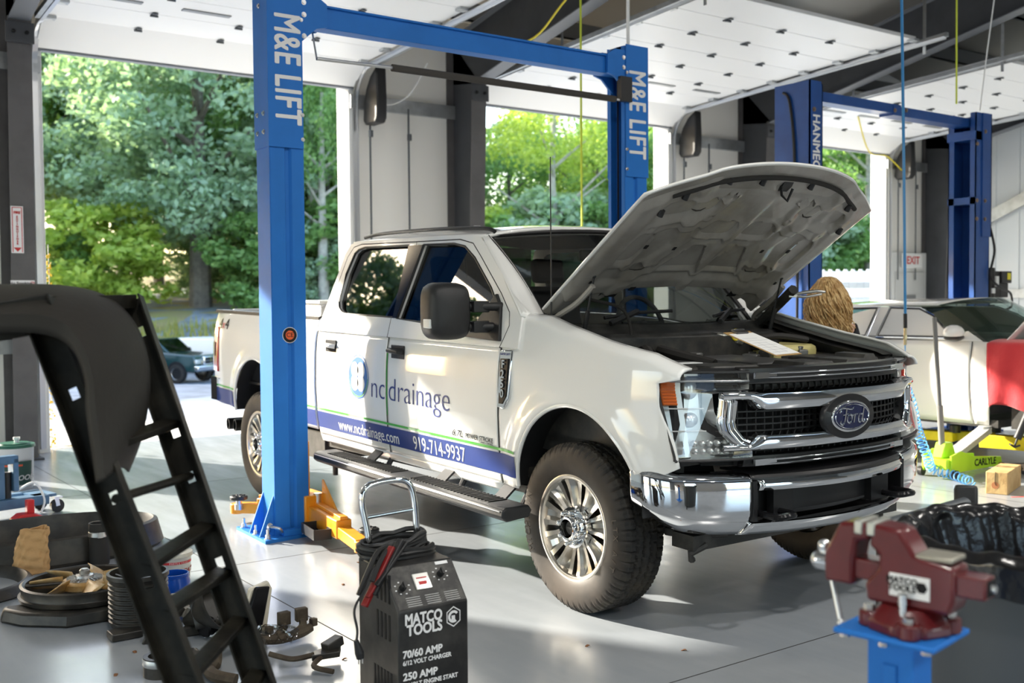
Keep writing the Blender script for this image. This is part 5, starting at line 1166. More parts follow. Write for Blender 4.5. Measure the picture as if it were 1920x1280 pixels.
# ================================================================ RIGHT HAND BAY: car, jack, hoses, person
CA=thing('sedan','white sedan with its hood up on the darker lift, front wheel off','car',(9.87,4.80,0))
M_car=pbr('pearl_white_paint',(.80,.79,.76),.22,coat=1)
M_carglass=glass('car_glass',(.40,.52,.48),1.45,.0)
def cx(z): return float(np.interp(z,[.39,.5,.7,.95,1.15,1.47,1.52],[.84,.885,.915,.92,.885,.665,.60]))
def cside(y,z):
    x=cx(z); 
    if y<-.3: x-=.35*(-.3-y)**2
    if y>3.2: x-=.10*(y-3.2)**1.6
    return x
for sg in(-1,1):
    def za(y,b=.40):
        for c0 in(0,2.8):
            d=abs(y-c0)
            if d<.37: return max(b,.50+math.sqrt(.37**2-d*d))
        return b
    for a,b,nm in((-.85,.52,'fender'),(.53,1.58,'front_door'),(1.59,2.45,'rear_door'),(2.46,3.85,'quarter_panel')):
        m=MB(); m.grid(lambda u,v:(sg*cside(a+(b-a)*u,za(a+(b-a)*u)+(1.15-.03*0-za(a+(b-a)*u))*v),a+(b-a)*u,za(a+(b-a)*u)+((1.15 if a>-.5 else 1.15-.06*max(0,.2-(a+(b-a)*u)))-za(a+(b-a)*u))*v),40,14); m.build(nm,M_car,CA,ang=60,solid=.01)
    PLc=lambda y,z,o=0:(sg*(cx(z)+o-(.10*max(0,y-2.3)**1.6)),y,z)
    out=[(.42,1.15),(.60,1.24),(.98,1.46),(1.15,1.50),(1.6,1.515),(2.2,1.505),(2.75,1.42),(3.2,1.26),(3.5,1.15)]
    w1=[(.72,1.175),(1.00,1.38),(1.18,1.452),(1.52,1.462),(1.54,1.17)]; w2=[(1.64,1.17),(1.63,1.462),(2.1,1.455),(2.45,1.40),(2.72,1.27),(2.75,1.20),(2.70,1.175)]
    bm=bmesh.new(); E_=[]
    for poly in(out,w1,w2):
        vs=[bm.verts.new(PLc(y,z)) for y,z in poly]; E_+=[bm.edges.new((vs[i],vs[(i+1)%len(vs)])) for i in range(len(vs))]
    bmesh.ops.triangle_fill(bm,use_beauty=True,edges=E_); bmesh.ops.recalc_face_normals(bm,faces=bm.faces)
    me=bpy.data.meshes.new('cab_side'); bm.to_mesh(me); bm.free(); me.materials.append(M_car); o=bpy.data.objects.new('cab_side',me); COL.objects.link(o); o.parent=CA
    md=o.modifiers.new('s','SOLIDIFY'); md.thickness=.02; md.offset=0
    for poly in(w1,w2):
        g=MB(); g.F([g.V(PLc(y,z,-.006)) for y,z in poly]); g.build('side_window',M_carglass,CA,weld=False,flat=True)
        g=MB(); g.tube([PLc(y,z,.008) for y,z in poly],.009,n=6,closed=True); g.build('window_trim',M_chrome,CA); g=MB(); cy_=sum(p[0] for p in poly)/len(poly); cz_=sum(p[1] for p in poly)/len(poly); g.tube([PLc(y+(cy_-y)*.05,z+(cz_-z)*.08,.008) for y,z in poly],.010,n=6,closed=True); g.build('window_seal',M_blk,CA)
    g=MB(); g.tube([(sg*(cside(1.585,z)-.001),1.585,z) for z in(.42,.6,.8,1.0,1.15)],.004,n=5); g.tube([(sg*(cside(.525,z)-.001),.525,z) for z in(.42,.6,.8,1.0,1.15)],.004,n=5); g.build('door_gap',M_gap,CA)
    g=MB(); g.ball((sg*1.03,.62,1.235),(.13,.075,.07),16,8); mm=g.build('mirror',M_car,CA); MB().ball((sg*1.02,.625,1.195),(.125,.072,.045),16,8).build('mirror_base',M_blk,mm); MB().bar((sg*.97,.62,1.19),(sg*.84,.66,1.18),.05,.03).build('mirror_arm',M_blk,mm)
    for y,z in((1.40,1.0),(2.3,1.0)): MB().tube([(sg*(cside(y,z)),y+.1,z),(sg*(cside(y,z)+.03),y+.07,z),(sg*(cside(y,z)+.03),y-.07,z),(sg*cside(y,z),y-.1,z)],.012).build('door_handle',M_car,CA)
    g=MB(); g.grid(lambda u,v:(sg*(.86-.45*v),.37*math.cos(PI*u),.50+.37*math.sin(PI*u)),20,2); g.build('wheel_well_liner',M_blk2,CA)
    d_=MB(); d_.cyl((sg*.74,0,.45),(sg*.76,0,.45),.165,n=40); d_.cyl((sg*.76,0,.45),(sg*.80,0,.45),.085,.075,n=24); d_.cyl((sg*.80,0,.45),(sg*.81,0,.45),.035,n=16); d_.build('brake_disc',M_steel,CA,ang=40)
    d_=MB(); d_.bb((sg*.66,.08,.38),(sg*.8,.2,.6)); d_.cyl((sg*.6,.0,.45),(sg*.62,.1,1.0),.05); d_.build('suspension',M_blk2,CA)
    cyl_wheel(CA,sg*.80,2.8,.47,.33,.21)
def crf(u,v):
    x=-1+2*u; yt=1.02-.16*(1-x*x); y=yt+(2.35-yt)*v; return (x*.655,y,1.485+.065*(1-abs(x)**2.6)-.04*v**3)
MB().grid(crf,20,14).build('roof',M_car,CA,ang=60,solid=.01)
def cws(u,v):
    x=-1+2*u; yb=.40-.22*(1-x*x); yt=1.0-.16*(1-x*x); return (x*(.82+(.665-.82)*v),yb+(yt-yb)*v,1.13+(1.485-1.13)*v+.065*(1-x*x)*v+.05*math.sin(PI*v)*.4)
MB().grid(cws,16,10).build('windshield',M_carglass,CA,ang=80)
MB().grid(lambda u,v:((-1+2*u)*(.655+.1*v),2.35+.9*v,1.45-.30*v+.05*(1-(2*u-1)**2)*(1-v)),10,6).build('rear_window',M_carglass,CA)
MB().grid(lambda u,v:((-1+2*u)*.76,3.25+.6*v,1.15-.03*v),8,4).build('trunk_lid',M_car,CA,solid=.01)
MB().grid(lambda u,v:((-1+2*u)*.82,3.86+.1*(1-(2*u-1)**2),.42+.71*v),10,6).build('rear_bumper',M_car,CA,solid=.01)
MB().grid(lambda u,v:((-1+2*u)*.80,-.90+.25*(2*u-1)**4,.40+.42*v),12,6).build('front_bumper',M_car,CA,solid=.01)
g=MB(); g.bb((-.84,-.75,.62),(.84,.30,.66)); g.bb((-.86,.2,.6),(.86,.24,1.12)); g.bb((-.5,-.5,.66),(.45,.1,.98)); g.bb((-.8,-.70,.9),(.8,-.55,1.0)); g.bb((-.80,.05,1.02),(.8,.35,1.12)); g.build('engine_bay',M_blk2,CA,bevel=.02)
g=MB(); g.bb((-.84,.3,.38),(.84,3.8,.45)); g.build('floor_pan',M_blk2,CA)
for x in(-.38,.38):
    for y in(1.35,2.3): s_=MB(); s_.bb((x-.22,y-.2,.62),(x+.22,y+.2,.78)); s_.bar((x,y+.25,.75),(x,y+.42,1.28),.42,.1,up=(0,-1,.2)); s_.build('seat',M_int,CA,bevel=.04)
g=MB(); g.bb((-.78,.45,.85),(.78,.85,1.10)); g.build('dashboard',M_int,CA,bevel=.04)
def ch(u,v):
    x=-1+2*u; s=v*(1.05-.15*x*x); th=R(48); c_=.03*(1-x*x); return (x*(.80-.06*v),.28-s*math.cos(th)-c_*math.sin(th),1.14+s*math.sin(th)+c_*math.cos(th))
hc=MB().grid(ch,16,14).build('hood',M_car,CA,ang=70,solid=.012)
MB().grid(lambda u,v:tuple(Vector(ch(.04+.92*u,.04+.92*v))+Vector((0,.025,-.028))+Vector((0,.02,-.02))*(math.sin(u*12)*math.sin(v*9)>.3)),30,24).build('hood_inner_panel',M_under,CA,ang=40)
MB().cyl((-.72,.0,1.10),(-.70,-.28,1.62),.009).build('hood_strut',M_blk,CA)
# red cloth over the fender
rc=MB(); 
def clf(u,v):
    y=.36-.95*u; drop=v; f=.012*math.sin(u*23+v*2)*(.3+v)
    if v<.18: t=v/.18; return (-.70-.19*t,y,1.175-.02*t*t)
    t=(v-.18)/.82; return (-.935-.03*t+f-.02*math.sin(PI*t)+.0,y+.03*t*math.sin(u*7)-(.03*t if u<.05 else 0),1.155-.58*t+.03*math.sin(u*9)*t)
o=rc.grid(clf,60,30).build('red_cloth',pbr('red_cloth',(.50,.025,.035),.85,bump=.3,bscale=30,sheen=.3),None,ang=80,solid=.004); o.location=(9.87,4.80,0)
tag(o,'red fender cover cloth draped over the side of the white sedan','cloth')
# floor jack
M_lime=pbr('lime_green_paint',(.42,.72,.03),.35,coat=.4)
JK=thing('floor_jack','lime green low floor jack with a long grey handle under the white sedan','floor jack',(8.37,5.22,0))
g=MB()
for s in(-1,1): g.prism([(-.10,.05),(-.10,.20),(.05,.23),(.25,.17),(.68,.13),(.70,.05)],lambda a,z:(a,s*.13-.01,z),lambda a,z:(a,s*.13+.01,z))
g.build('side_plate',M_lime,JK,bevel=.004)
g=MB(); g.bb((-.14,-.12,.08),(.04,.12,.17)); g.prism([(-.10,.17),(-.04,.30),(.06,.30),(.12,.17)],lambda a,z:(a,-.05,z),lambda a,z:(a,.05,z)); g.build('pump_block',M_lime,JK,bevel=.01)
g=MB(); g.bar((.15,0,.18),(.62,-.02,.36),.13,.05); g.cyl((.62,-.02,.36),(.62,-.02,.395),.055,n=20); g.build('lift_arm',pbr('jack_steel',(.55,.56,.54),.45,.5),JK,bevel=.004)
for x,y in((-.08,.16),(-.08,-.16),(.66,.15),(.66,-.15)): MB().cyl((x,y-.02,.04),(x,y+.02,.04),.04,n=18).build('caster',M_blk,JK)
g=MB(); g.cyl((-.02,0,.22),(-.06,0,.62),.026); g.build('handle_sleeve',pbr('grip_grey',(.22,.21,.20),.6),JK); MB().cyl((-.06,0,.6),(-.15,0,1.38),.019).build('handle',pbr('handle_grey',(.17,.17,.165),.5),JK)
text('lettering','CARLYLE',.085,TM((.42,-.1412,.105),(1,0,-.03),(0,0,1)),M_dark,JK,bold=.002)
# wooden block
wbk=thing('timber_block','short square pine timber block on the floor in front of the green jack','wood block',(8.13,4.55,0),rz=R(18))
g=MB(); g.bb((-.22,-.08,0),(.30,.08,.175)); g.build('block',pbr('pine',(.55,.38,.17),.7,bump=.3,bscale=30,col2=(.42,.26,.10),vscale=7),wbk,bevel=.005)
g=MB(); g.tube([(-.2215,.01,.175),(-.222,.012,.09),(-.222,.005,.07)],.002,n=5); g.build('crack',M_dark,wbk); g=MB(); g.cyl((-.219,.01,.07),(-.221,.01,.07),.028,n=12); g.build('knot',pbr('knot_red',(.42,.17,.07),.7),wbk)
# blue air hose from the roof and its coil
M_hose=pbr('blue_hose',(.03,.22,.50),.35,coat=.3); M_coil=pbr('light_blue_coil',(.12,.42,.85),.25,coat=.6)
bh=thing('air_hose','blue air line hanging from the roof, ending in a light blue coil on the floor','air hose',(7.75,5.2,0))
g=MB(); g.tube(smooth_path([(-.12,0,roofz(5.2)-.25),(-.05,.0,3.9),(-.01,0,2.6),(.02,0,1.42)]),.012,n=8); g.build('hose',M_hose,bh)
g=MB(); g.cyl((.02,0,1.42),(.022,0,1.30),.016); g.build('rubber_cuff',M_blk,bh); g=MB(); g.cyl((.022,0,1.30),(.02,0,1.16),.012); g.cyl((.022,0,1.24),(.021,0,1.21),.017,n=6); g.build('coupling',pbr('brass',(.6,.5,.3),.3,1),bh)
g=MB(); g.tube([(.02,0,1.16),(.04,0,.80)],.005); base=smooth_path([(.04,0,.80),(.12,0,.66),(.18,0,.50),(.25,0,.36),(.35,0,.20),(.46,.02,.08),(.50,-.15,.045),(.34,-.40,.04)],30)
pp=[]; tot=len(base)*7
for i in range(tot):
    t=i/7; k=min(len(base)-2,int(t)); f_=t-k; p=base[k].lerp(base[k+1],f_); d=(base[k+1]-base[k]).normalized(); x,y=g.frame(d); a=i*2*PI*31/tot*1.0; rr=.037; pp.append(p+x*math.cos(a)*rr+y*math.sin(a)*rr+Vector((0,0,.0)))
g.tube(pp,.0055,n=6); g.build('coil',M_coil,bh)
# hanging cords
M_ycord=pbr('yellow_green_cord',(.62,.72,.05),.5)
def cord(lbl,pts,r,m,nm='hanging_cord'):
    g=MB(); g.tube(smooth_path(pts),r,n=6); o=g.build(nm,m); tag(o,lbl,'cord'); return o
cord('yellow-green cord hanging straight down beside the bright blue lift post right of the cab',[(7.03,8.49,5.75),(7.03,8.49,4),(7.04,8.50,2.6),(7.05,8.5,1.6)],.011,M_ycord)
cord('thin yellow-green cord hanging near the beam of the darker blue lift',[(10.17,6.23,6.1),(10.17,6.23,4.8),(10.18,6.23,3.55)],.010,M_ycord)
cord('pale cord hanging down to the top of the farthest blue lift post',[(11.1,6.2,6.1),(11.05,6.3,5.0),(11.2,6.5,4.2),(11.25,6.6,3.64)],.008,M_white)
cord('yellow cord swagged under the sloping rafter above the pickup cab',[(7.45,10.6,4.62),(7.35,9.7,4.55),(7.3,9.0,4.85),(7.35,8.0,5.3)],.012,pbr('yellow_cord',(.75,.62,.02),.5))
cord('thin white conduit from the roof to the bright blue lift post right of the cab',[(5.99,6.62,6.1),(5.99,6.62,4.8),(5.99,6.62,3.66)],.014,M_white,'conduit')
cord('looping white wire beside the motor of the first overhead door',[(6.9,11.3,4.5),(6.75,11.45,4.15),(6.6,11.6,4.02),(6.4,11.65,4.0)],.008,M_white,'cable')
cord('yellow and white wires looping near the third overhead door motor',[(14.5,10.6,4.55),(15.8,11.3,4.1),(16.6,11.5,4.1),(17.2,11.6,3.9)],.012,pbr('yellow_cord',(.75,.62,.02),.5),'cable')
# tool over the brake disc, dark mat
gg=thing('grease_gun','black hand tool hanging in front of the bare brake disc','hand tool',(8.62,4.70,.36)); g=MB(); g.cyl((0,0,0),(.10,-.05,.24),.032); g.build('barrel',M_blk,gg); g=MB(); g.cyl((0,0,0),(-.02,.01,-.06),.008); g.tube([(-.08,.02,-.04),(-.02,.01,-.07),(.04,0,-.06)],.009); g.build('t_handle',M_blk,gg)
g=MB(); g.cyl((.10,-.05,.24),(.16,-.08,.42),.01); g.build('hose_end',M_blk,gg)
gn=random.Random(9); g=MB(); g.grid(lambda u,v:(9.0+1.3*u,4.2+.9*v+.05*math.sin(u*9),.03+.05*abs(math.sin(u*11+v*4))*math.sin(PI*min(1,v*1.0))),30,16); o=g.build('floor_mat',pbr('dark_mat',(.03,.022,.015),.9,bump=.5,bscale=20),ang=80,solid=.01); tag(o,'rumpled dark brown mat on the floor behind the timber block','mat')
# small orange box on the third column
ob=thing('alarm_box','small orange box on a dark bracket, seen under the raised hood edge','box',(12.99,11.28,1.5)); MB().bb((-.09,-.06,0),(.09,.0,.28)).build('box_body',pbr('orange_plastic',(.85,.22,.02),.4),ob,bevel=.01); MB().bb((-.12,.0,-.1),(.12,.03,.34)).build('backing_plate',M_blk,ob)
# locking pliers on the far strut
lp=thing('locking_pliers','silver locking pliers clamped on the far hood strut of the pickup','pliers',(5.005, 4.073, 1.571),rz=R(-36))
g=MB(); g.tube([(-.02,0,0),(.05,0,.012),(.12,0,.02),(.17,0,.014)],[.008,.011,.010,.008]); g.tube([(0,0,-.01),(.06,0,-.014),(.15,0,.002)],[.009,.008,.007]); g.box((-.02,0,-.002),(.05,.014,.03)); g.build('jaw_and_handles',pbr('tool_steel',(.55,.53,.5),.35,1),lp,bevel=.002)
# person
PE=thing('person','person with long curly blond hair and dark top, back turned, standing beyond the pickup','person',(6.32,4.86,0),rz=-.6251)
def skinmesh(nm,verts,edges,rad,mat,root=0,sub=2,parent=PE):
    me=bpy.data.meshes.new(nm); me.from_pydata(verts,edges,[]); o=bpy.data.objects.new(nm,me); COL.objects.link(o); me.materials.append(mat)
    md=o.modifiers.new('k','SKIN'); md.use_smooth_shade=True
    for i,r in enumerate(rad):
        v=me.skin_vertices[0].data[i]; v.radius=(r,r) if not hasattr(r,'__len__') else r; v.use_root=(i==root)
    s=o.modifiers.new('u','SUBSURF'); s.levels=sub; s.render_levels=sub; o.parent=parent; return o
M_skin=pbr('skin',(.62,.38,.28),.5); M_top=pbr('dark_top',(.02,.02,.024),.85,bump=.2,bscale=80); M_jean=pbr('jeans_blue',(.035,.06,.13),.85)
# local: +y is where the person faces
v=[(0,0,.93),(0,0,1.12),(0,-.01,1.32),(0,0,1.40),(0,.01,1.48),(0,.02,1.58)]; e=[(0,1),(1,2),(2,3),(3,4),(4,5)]; r=[(.15,.10),(.125,.09),(.15,.095),(.055,.055),(.05,.05),(.078,.09)]
def add(pts,rs,start):
    p=start
    for a,b in zip(pts,rs): v.append(a); r.append(b); e.append((p,len(v)-1)); p=len(v)-1
    return p
for s in(-1,1):
    h=add([(s*.17,0,1.33),(s*.22,.0,1.10),(s*.20,.16,.98),(s*.16,.24,.99),(s*.15,.28,.99)],[.05,.042,.033,.026,.03],2)
    for k in range(4): add([(s*(.15+.024*(k-1.5)),.33,.985+.004*k),(s*(.15+.022*(k-1.5)),.37,.972),(s*(.15+.02*(k-1.5)),.385+.006*(k in(1,2)),.95)],[.009,.008,.007],h)
    add([(s*.115,.30,.98),(s*.105,.325,.97)],[.010,.009],h-0)
    add([(s*.09,0,.86),(s*.10,.01,.50),(s*.10,-.02,.10),(s*.10,.0,.045),(s*.11,.13,.035)],[.085,.06,.04,.042,.035],0)
skinmesh('body',v,e,r,M_skin)
skinmesh('shirt',[(0,0,.95),(0,0,1.12),(0,-.01,1.31),(0,0,1.39),(-.17,0,1.33),(-.225,0,1.10),(-.205,.15,.985),(.17,0,1.33),(.225,0,1.10),(.205,.15,.985)],[(0,1),(1,2),(2,3),(2,4),(4,5),(5,6),(2,7),(7,8),(8,9)],[(.165,.115),(.14,.105),(.165,.11),(.07,.065),.064,.055,.045,.064,.055,.045],M_top)
skinmesh('jeans',[(0,0,.95),(-.09,0,.86),(-.10,.01,.50),(-.10,-.02,.09),(.09,0,.86),(.10,.01,.50),(.10,-.02,.09)],[(0,1),(1,2),(2,3),(0,4),(4,5),(5,6)],[(.16,.115),.098,.075,.06,.098,.075,.06],M_jean)
for s in(-1,1): g=MB(); g.ball((s*.105,.05,.045),(.05,.14,.05)); g.build('shoe',M_blk,PE)
g=MB(); g.ball((0,.105,1.575),(.013,.02,.022),10,8); g.ball((-.08,.02,1.57),(.012,.02,.03),8,6); g.ball((.08,.02,1.57),(.012,.02,.03),8,6); g.build('nose_and_ears',M_skin,PE)
for s in(-1,1): g=MB(); g.ball((s*.032,.098,1.595),(.013,.008,.008),10,8); g.build('eye',M_dark,PE)
g=MB(); g.ball((0,.098,1.535),(.024,.008,.007),10,6); g.build('mouth',pbr('lips',(.5,.18,.16),.5),PE)
hr=random.Random(3); g=MB(); g.ball((0,-.005,1.60),(.10,.115,.105),20,12)
for i in range(430):
    a=hr.uniform(PI*.92,PI*2.08) if hr.random()<.85 else hr.uniform(0,2*PI); top=hr.uniform(.0,1.0)
    if math.sin(a)>.5 and top<.6: continue
    el=hr.uniform(.1,1.45); px=.10*math.cos(el)*math.cos(a); py=-.005+.115*math.cos(el)*math.sin(a); pz=1.60+.105*math.sin(el)
    L=hr.uniform(.20,.36)+.12*math.sin(el); big=hr.uniform(.6,1.9); out_=Vector((math.cos(a),math.sin(a),0)); ph=hr.uniform(0,6.28); tn=hr.uniform(7,13); pts=[]
    for k in range(15):
        t=k/14; w_=(.005+.013*t)*big; rad=.035*math.sin(PI*min(1,t*1.3))*(1 if el<1 else 1.2)+.06*min(1,t*2)*(1-math.cos(el))*1.4+.03*(big-1)*t+.035*t*t
        pts.append(Vector((px,py,pz-L*t))+out_*rad+Vector((math.cos(ph+t*tn),math.sin(ph+t*tn),0))*w_)
    g.tube(pts,[.0062*(1-.45*k/14) for k in range(15)],n=5,caps=False)
g.build('hair',pbr('curly_blond_hair',(.42,.24,.085),.45,col2=(.78,.56,.27),vscale=26),PE,weld=False,ang=80)
# ================================================================ FOREGROUND AND FLOOR THINGS
# battery charger on wheels
CH=thing('battery_charger','black wheeled battery charger with white block lettering and chrome handle','battery charger',(1.765,3.12,0),rz=R(-3))
M_cb=pbr('charger_black_enamel',(.016,.016,.016),.4,col2=(.05,.048,.045),vscale=7)
# local: x right, y away, front face at y=0
prof=[(0,.06),(0,.487),(.115,.615),(.32,.615),(.32,.06)]
g=MB(); g.prism(prof,lambda y,z:(0,y,z),lambda y,z:(.275,y,z)); cbx=g.build('cabinet',M_cb,CH,bevel=.006)
for z0,z1,n,y0 in((.50,.60,4,.05),(.37,.46,4,.05),(.14,.26,6,.04),(.07,.10,6,.04)):
    g=MB()
    for i in range(n): y=y0+.012+i*.026*(1.2 if n==4 else 1); g.bb((-.0015,y,z0-(0.0)),(.004,y+.012,z1))
    g.build('vent_slots',M_dark,cbx)
FY=-.0012
Tm=lambda x,z:TM((x,FY,z),(1,0,0),(0,0,1))
def ct(s,size,x,z,w_=None,al='LEFT',bold=.0002,shear=0):
    cu=bpy.data.curves.new('t','FONT'); cu.body=s; cu.size=size; cu.extrude=.0004; cu.shear=shear; cu.resolution_u=3
    ob=bpy.data.objects.new('t',cu); COL.objects.link(ob); me=bpy.data.meshes.new_from_object(ob); bpy.data.objects.remove(ob); embold(me,bold)
    xs_=[v.co.x for v in me.vertices]; a,b=min(xs_),max(xs_); k=(w_/(b-a)) if w_ else 1
    for v in me.vertices: v.co=Vector((x+(v.co.x-a)*k,FY-v.co.z,z+v.co.y))
    me.materials.clear(); me.materials.append(M_ink); o=bpy.data.objects.new('lettering',me); COL.objects.link(o); o.parent=cbx
ct('MATCO',.052,.025,.438,.145,bold=.0022); ct('TOOLS',.052,.030,.400,.140,bold=.0022)
g=MB(); cxh,czh=.215,.438
for r0,r1 in((.032,.028),): 
    g.grid(lambda u,v:(cxh+(r0+(r1-r0)*v)*math.sin(2*PI*round(u*6)/6),FY,czh+(r0+(r1-r0)*v)*1.15*math.cos(2*PI*round(u*6)/6)),6,1)
g.grid(lambda u,v:(cxh+(.013+.009*v)*math.cos(PI*1.5*u+.6),FY,czh+(.013+.009*v)*math.sin(PI*1.5*u+.6)),12,1); g.bb((cxh-.008,FY-.0002,czh-.012),(cxh+.006,FY+.0002,czh+.004)); g.build('hexagon_emblem',M_ink,cbx)
ct('70/60 AMP',.036,.015,.325,.155,bold=.0015); ct('6/12 VOLT CHARGER',.022,.015,.300,.19,bold=.0008)
ct('250 AMP',.036,.015,.248,.135,bold=.0015); ct('12 VOLT ENGINE START',.022,.015,.222,.215,bold=.0008)
ct('MADE IN USA',.014,.11,.178,.055,bold=.0003); ct('ALL ASSEMBLED',.010,.11,.166,.055); ct('SAFE FOR AGM',.018,.185,.140,.08,bold=.0004); ct('BATTERIES',.010,.20,.129,.05)
g=MB(); g.tube([(.16,FY,.125),(.16,FY,.155),(.18,FY,.155),(.18,FY,.125)],.0015,n=4,closed=True); g.build('battery_emblem',M_ink,cbx)
# sloping control panel
sp=Vector((0,.115,.128)).normalized(); n_=Vector((0,-.128,.115)).normalized(); RM=Matrix((Vector((1,0,0)),sp,n_)).transposed()
pp_=lambda x,t,o=0:Vector((x,0,.487))+sp*t+n_*o
g=MB(); g.box(pp_(.1375,.086,.001),(.262,.162,.002),RM); g.build('control_panel',pbr('panel_dusty_black',(.022,.022,.022),.42,spec=.3,col2=(.10,.095,.085),vscale=14),cbx)
g=MB(); g.box(pp_(.125,.098,.004),(.062,.062,.008),RM); mt_=g.build('meter',pbr('meter_face',(.75,.72,.66),.3,coat=.6),cbx,bevel=.003); g=MB(); g.box(pp_(.125,.11,.0085),(.04,.004,.001),RM); g.box(pp_(.125,.09,.0085),(.03,.012,.001),RM); g.build('meter_scale',M_red,mt_)
for x,t in((.045,.085),(.205,.115)):
    g=MB(); c_=pp_(x,t); g.cyl(c_,c_+n_*.022,.013,.010,n=16); g.box(c_+n_*.024,(.006,.026,.012),RM); g.build('selector_knob',M_blk,cbx)
    g=MB()
    for k in range(8): a=k*PI/4+.3; g.box(c_+n_*.0025+Vector((1,0,0))*.028*math.cos(a)+sp*.024*math.sin(a),(.006,.004,.001),RM)
    g.build('dial_marks',M_ink,cbx)
g=MB(); g.box(pp_(.225,.158,.003),(.05,.012,.001),RM); g.build('small_label',M_ink,cbx)
g=MB()
for i in range(5):
    for x0 in(.04,.115,.19): g.box(pp_(x0+.03,.012+.008*i,.0025),(.055,.0025,.0008),RM)
g.build('fine_print',pbr('fine_print_grey',(.45,.45,.44),.6),cbx)
# handle
g=MB(); hp=smooth_path([(.045,.30,.58),(.035,.31,.70),(.02,.32,.80),(.03,.325,.855),(.075,.33,.875),(.16,.33,.88),(.21,.325,.865),(.23,.32,.81),(.235,.31,.70),(.235,.30,.58)],5); g.tube(hp,.0125,n=12); g.build('handle',M_chrome,CH,ang=60)
g=MB(); g.cyl((.026,.317,.755),(.232,.317,.765),.008); g.build('handle_crossbar',M_chrome,CH)
for x in(-.045,.32): g=MB(); g.lathe([(0,-.02),(.06,-.022),(.085,-.018),(.09,0),(.085,.018),(.06,.022),(0,.02)],(x,.22,.092),(1,0,0),n=28); g.build('wheel',pbr('dusty_rubber',(.07,.06,.05),.8),CH)
g=MB(); g.cyl((-.05,.22,.092),(.325,.22,.092),.008); g.build('axle',M_steel,CH)
# cables coiled round the handle, clamps, plug
def coilpts(n,cx,cy,z0,z1,rx,ry,seed):
    g_=random.Random(seed); P_=[]
    for i in range(n*14):
        a=2*PI*i/14; t=i/(n*14); P_.append((cx+rx*(1+.08*g_.random())*math.cos(a),cy+ry*(1+.1*g_.random())*math.sin(a),z0+(z1-z0)*t+.015*math.sin(a*1.0+seed)+.012*g_.random()))
    return P_
cw_=thing('cable_coil','black charging cables wound around the chrome handle of the charger','cable',(1.765,3.12,0),rz=R(-3))
g=MB(); g.tube(smooth_path(coilpts(5,.13,.29,.615,.675,.12,.06,1),2),.0095,n=7); g.tube(smooth_path(coilpts(3,.13,.27,.61,.65,.14,.08,5),2),.0095,n=7)
g.tube(smooth_path([(.06,.2,.67),(.0,.16,.66),(-.06,.12,.60),(-.10,.10,.54)]),.0095,n=7); g.tube(smooth_path([(.12,.2,.68),(.02,.14,.66),(-.05,.10,.58)]),.0095,n=7); g.build('cable',pbr('cable_black',(.02,.02,.02),.45),cw_)
g=MB(); g.tube(smooth_path([(.20,.2,.64),(.05,.16,.635),(-.03,.12,.62),(-.08,.09,.56),(-.125,.08,.50),(-.12,.07,.43),(-.13,.06,.39)]),.0045,n=6); g.build('power_cord',M_blk,cw_)
g=MB(); g.cyl((-.130,.06,.40),(-.118,.06,.355),.008,.016,n=10); g.cyl((-.118,.06,.355),(-.115,.06,.335),.016,.013,n=10); g.build('plug',M_blk,cw_); g=MB()
for dx in(-.007,.007): g.box((-.114+dx,.06,.325),(.002,.006,.018))
g.build('plug_pins',M_steel,cw_)
for dx,m_,nm in((0,pbr('clamp_red',(.22,.012,.012),.4),'red_clamp'),(.035,M_blk,'black_clamp')):
    g=MB(); q0=Vector((.05+dx,.14,.68+dx*.6)); q1=Vector((-.085+dx,.09,.50+dx)); g.bar(q0,q1,.026,.016); g.bar(q0+Vector((.02,0,-.01)),q1+Vector((.012,0,.03)),.022,.012); g.build(nm,m_,cw_,bevel=.004)
# ladder (front, out of focus)
LD=thing('step_ladder','black steel ladder frame with punched rails close at the left','ladder',(.9,2.9,0))
M_lad=pbr('ladder_black',(.007,.0065,.005),.45,spec=.25,bump=.1,bscale=60,col2=(.02,.018,.013),vscale=9)
O=Vector((.9,2.9,0))
A0,A1=Vector((.616,2.949,1.543)),Vector((1.06,2.23,-.0)); 
d1=(Vector((.833,2.505,.628))-A0); A1=A0+d1*(A0.z/-d1.z); B0=Vector((.925,3.22,1.55)); d2=Vector((1.132,2.776,.484))-B0; B1=B0+d2*(B0.z/-d2.z)
def rail(a,b,nm,holes,wd=.075):
    a=a-O;b=b-O; d=(b-a).normalized(); wv_=Vector((.811,-.585,0)).normalized(); wv_=(wv_-d*wv_.dot(d)).normalized(); nn=d.cross(wv_).normalized()
    g=MB(); Mx=Matrix((wv_,d,nn)).transposed(); c_=(a+b)/2; L=(b-a).length
    # web made of strips so the punched holes are open
    cuts=sorted(holes); t=0
    hw_=.011; hl_=.016
    def strip(t0,t1,x0,x1): g.box(a+d*((t0+t1)/2)+wv_*((x0+x1)/2),(x1-x0,t1-t0,.004),Mx)
    for h in cuts: strip(t,h-hl_,-wd/2,wd/2); strip(h-hl_,h+hl_,-wd/2,-hw_); strip(h-hl_,h+hl_,hw_,wd/2); t=h+hl_
    strip(t,L,-wd/2,wd/2)
    for s in(-1,1): g.box(c_+wv_*s*wd/2+nn*.02,(.005,L,.044),Mx)
    return g.build(nm,M_lad,LD)
rail(A0,A1,'rail',[.26,.55,.78]); rail(B0,B1,'rail',[.10,.42,.56,.82])
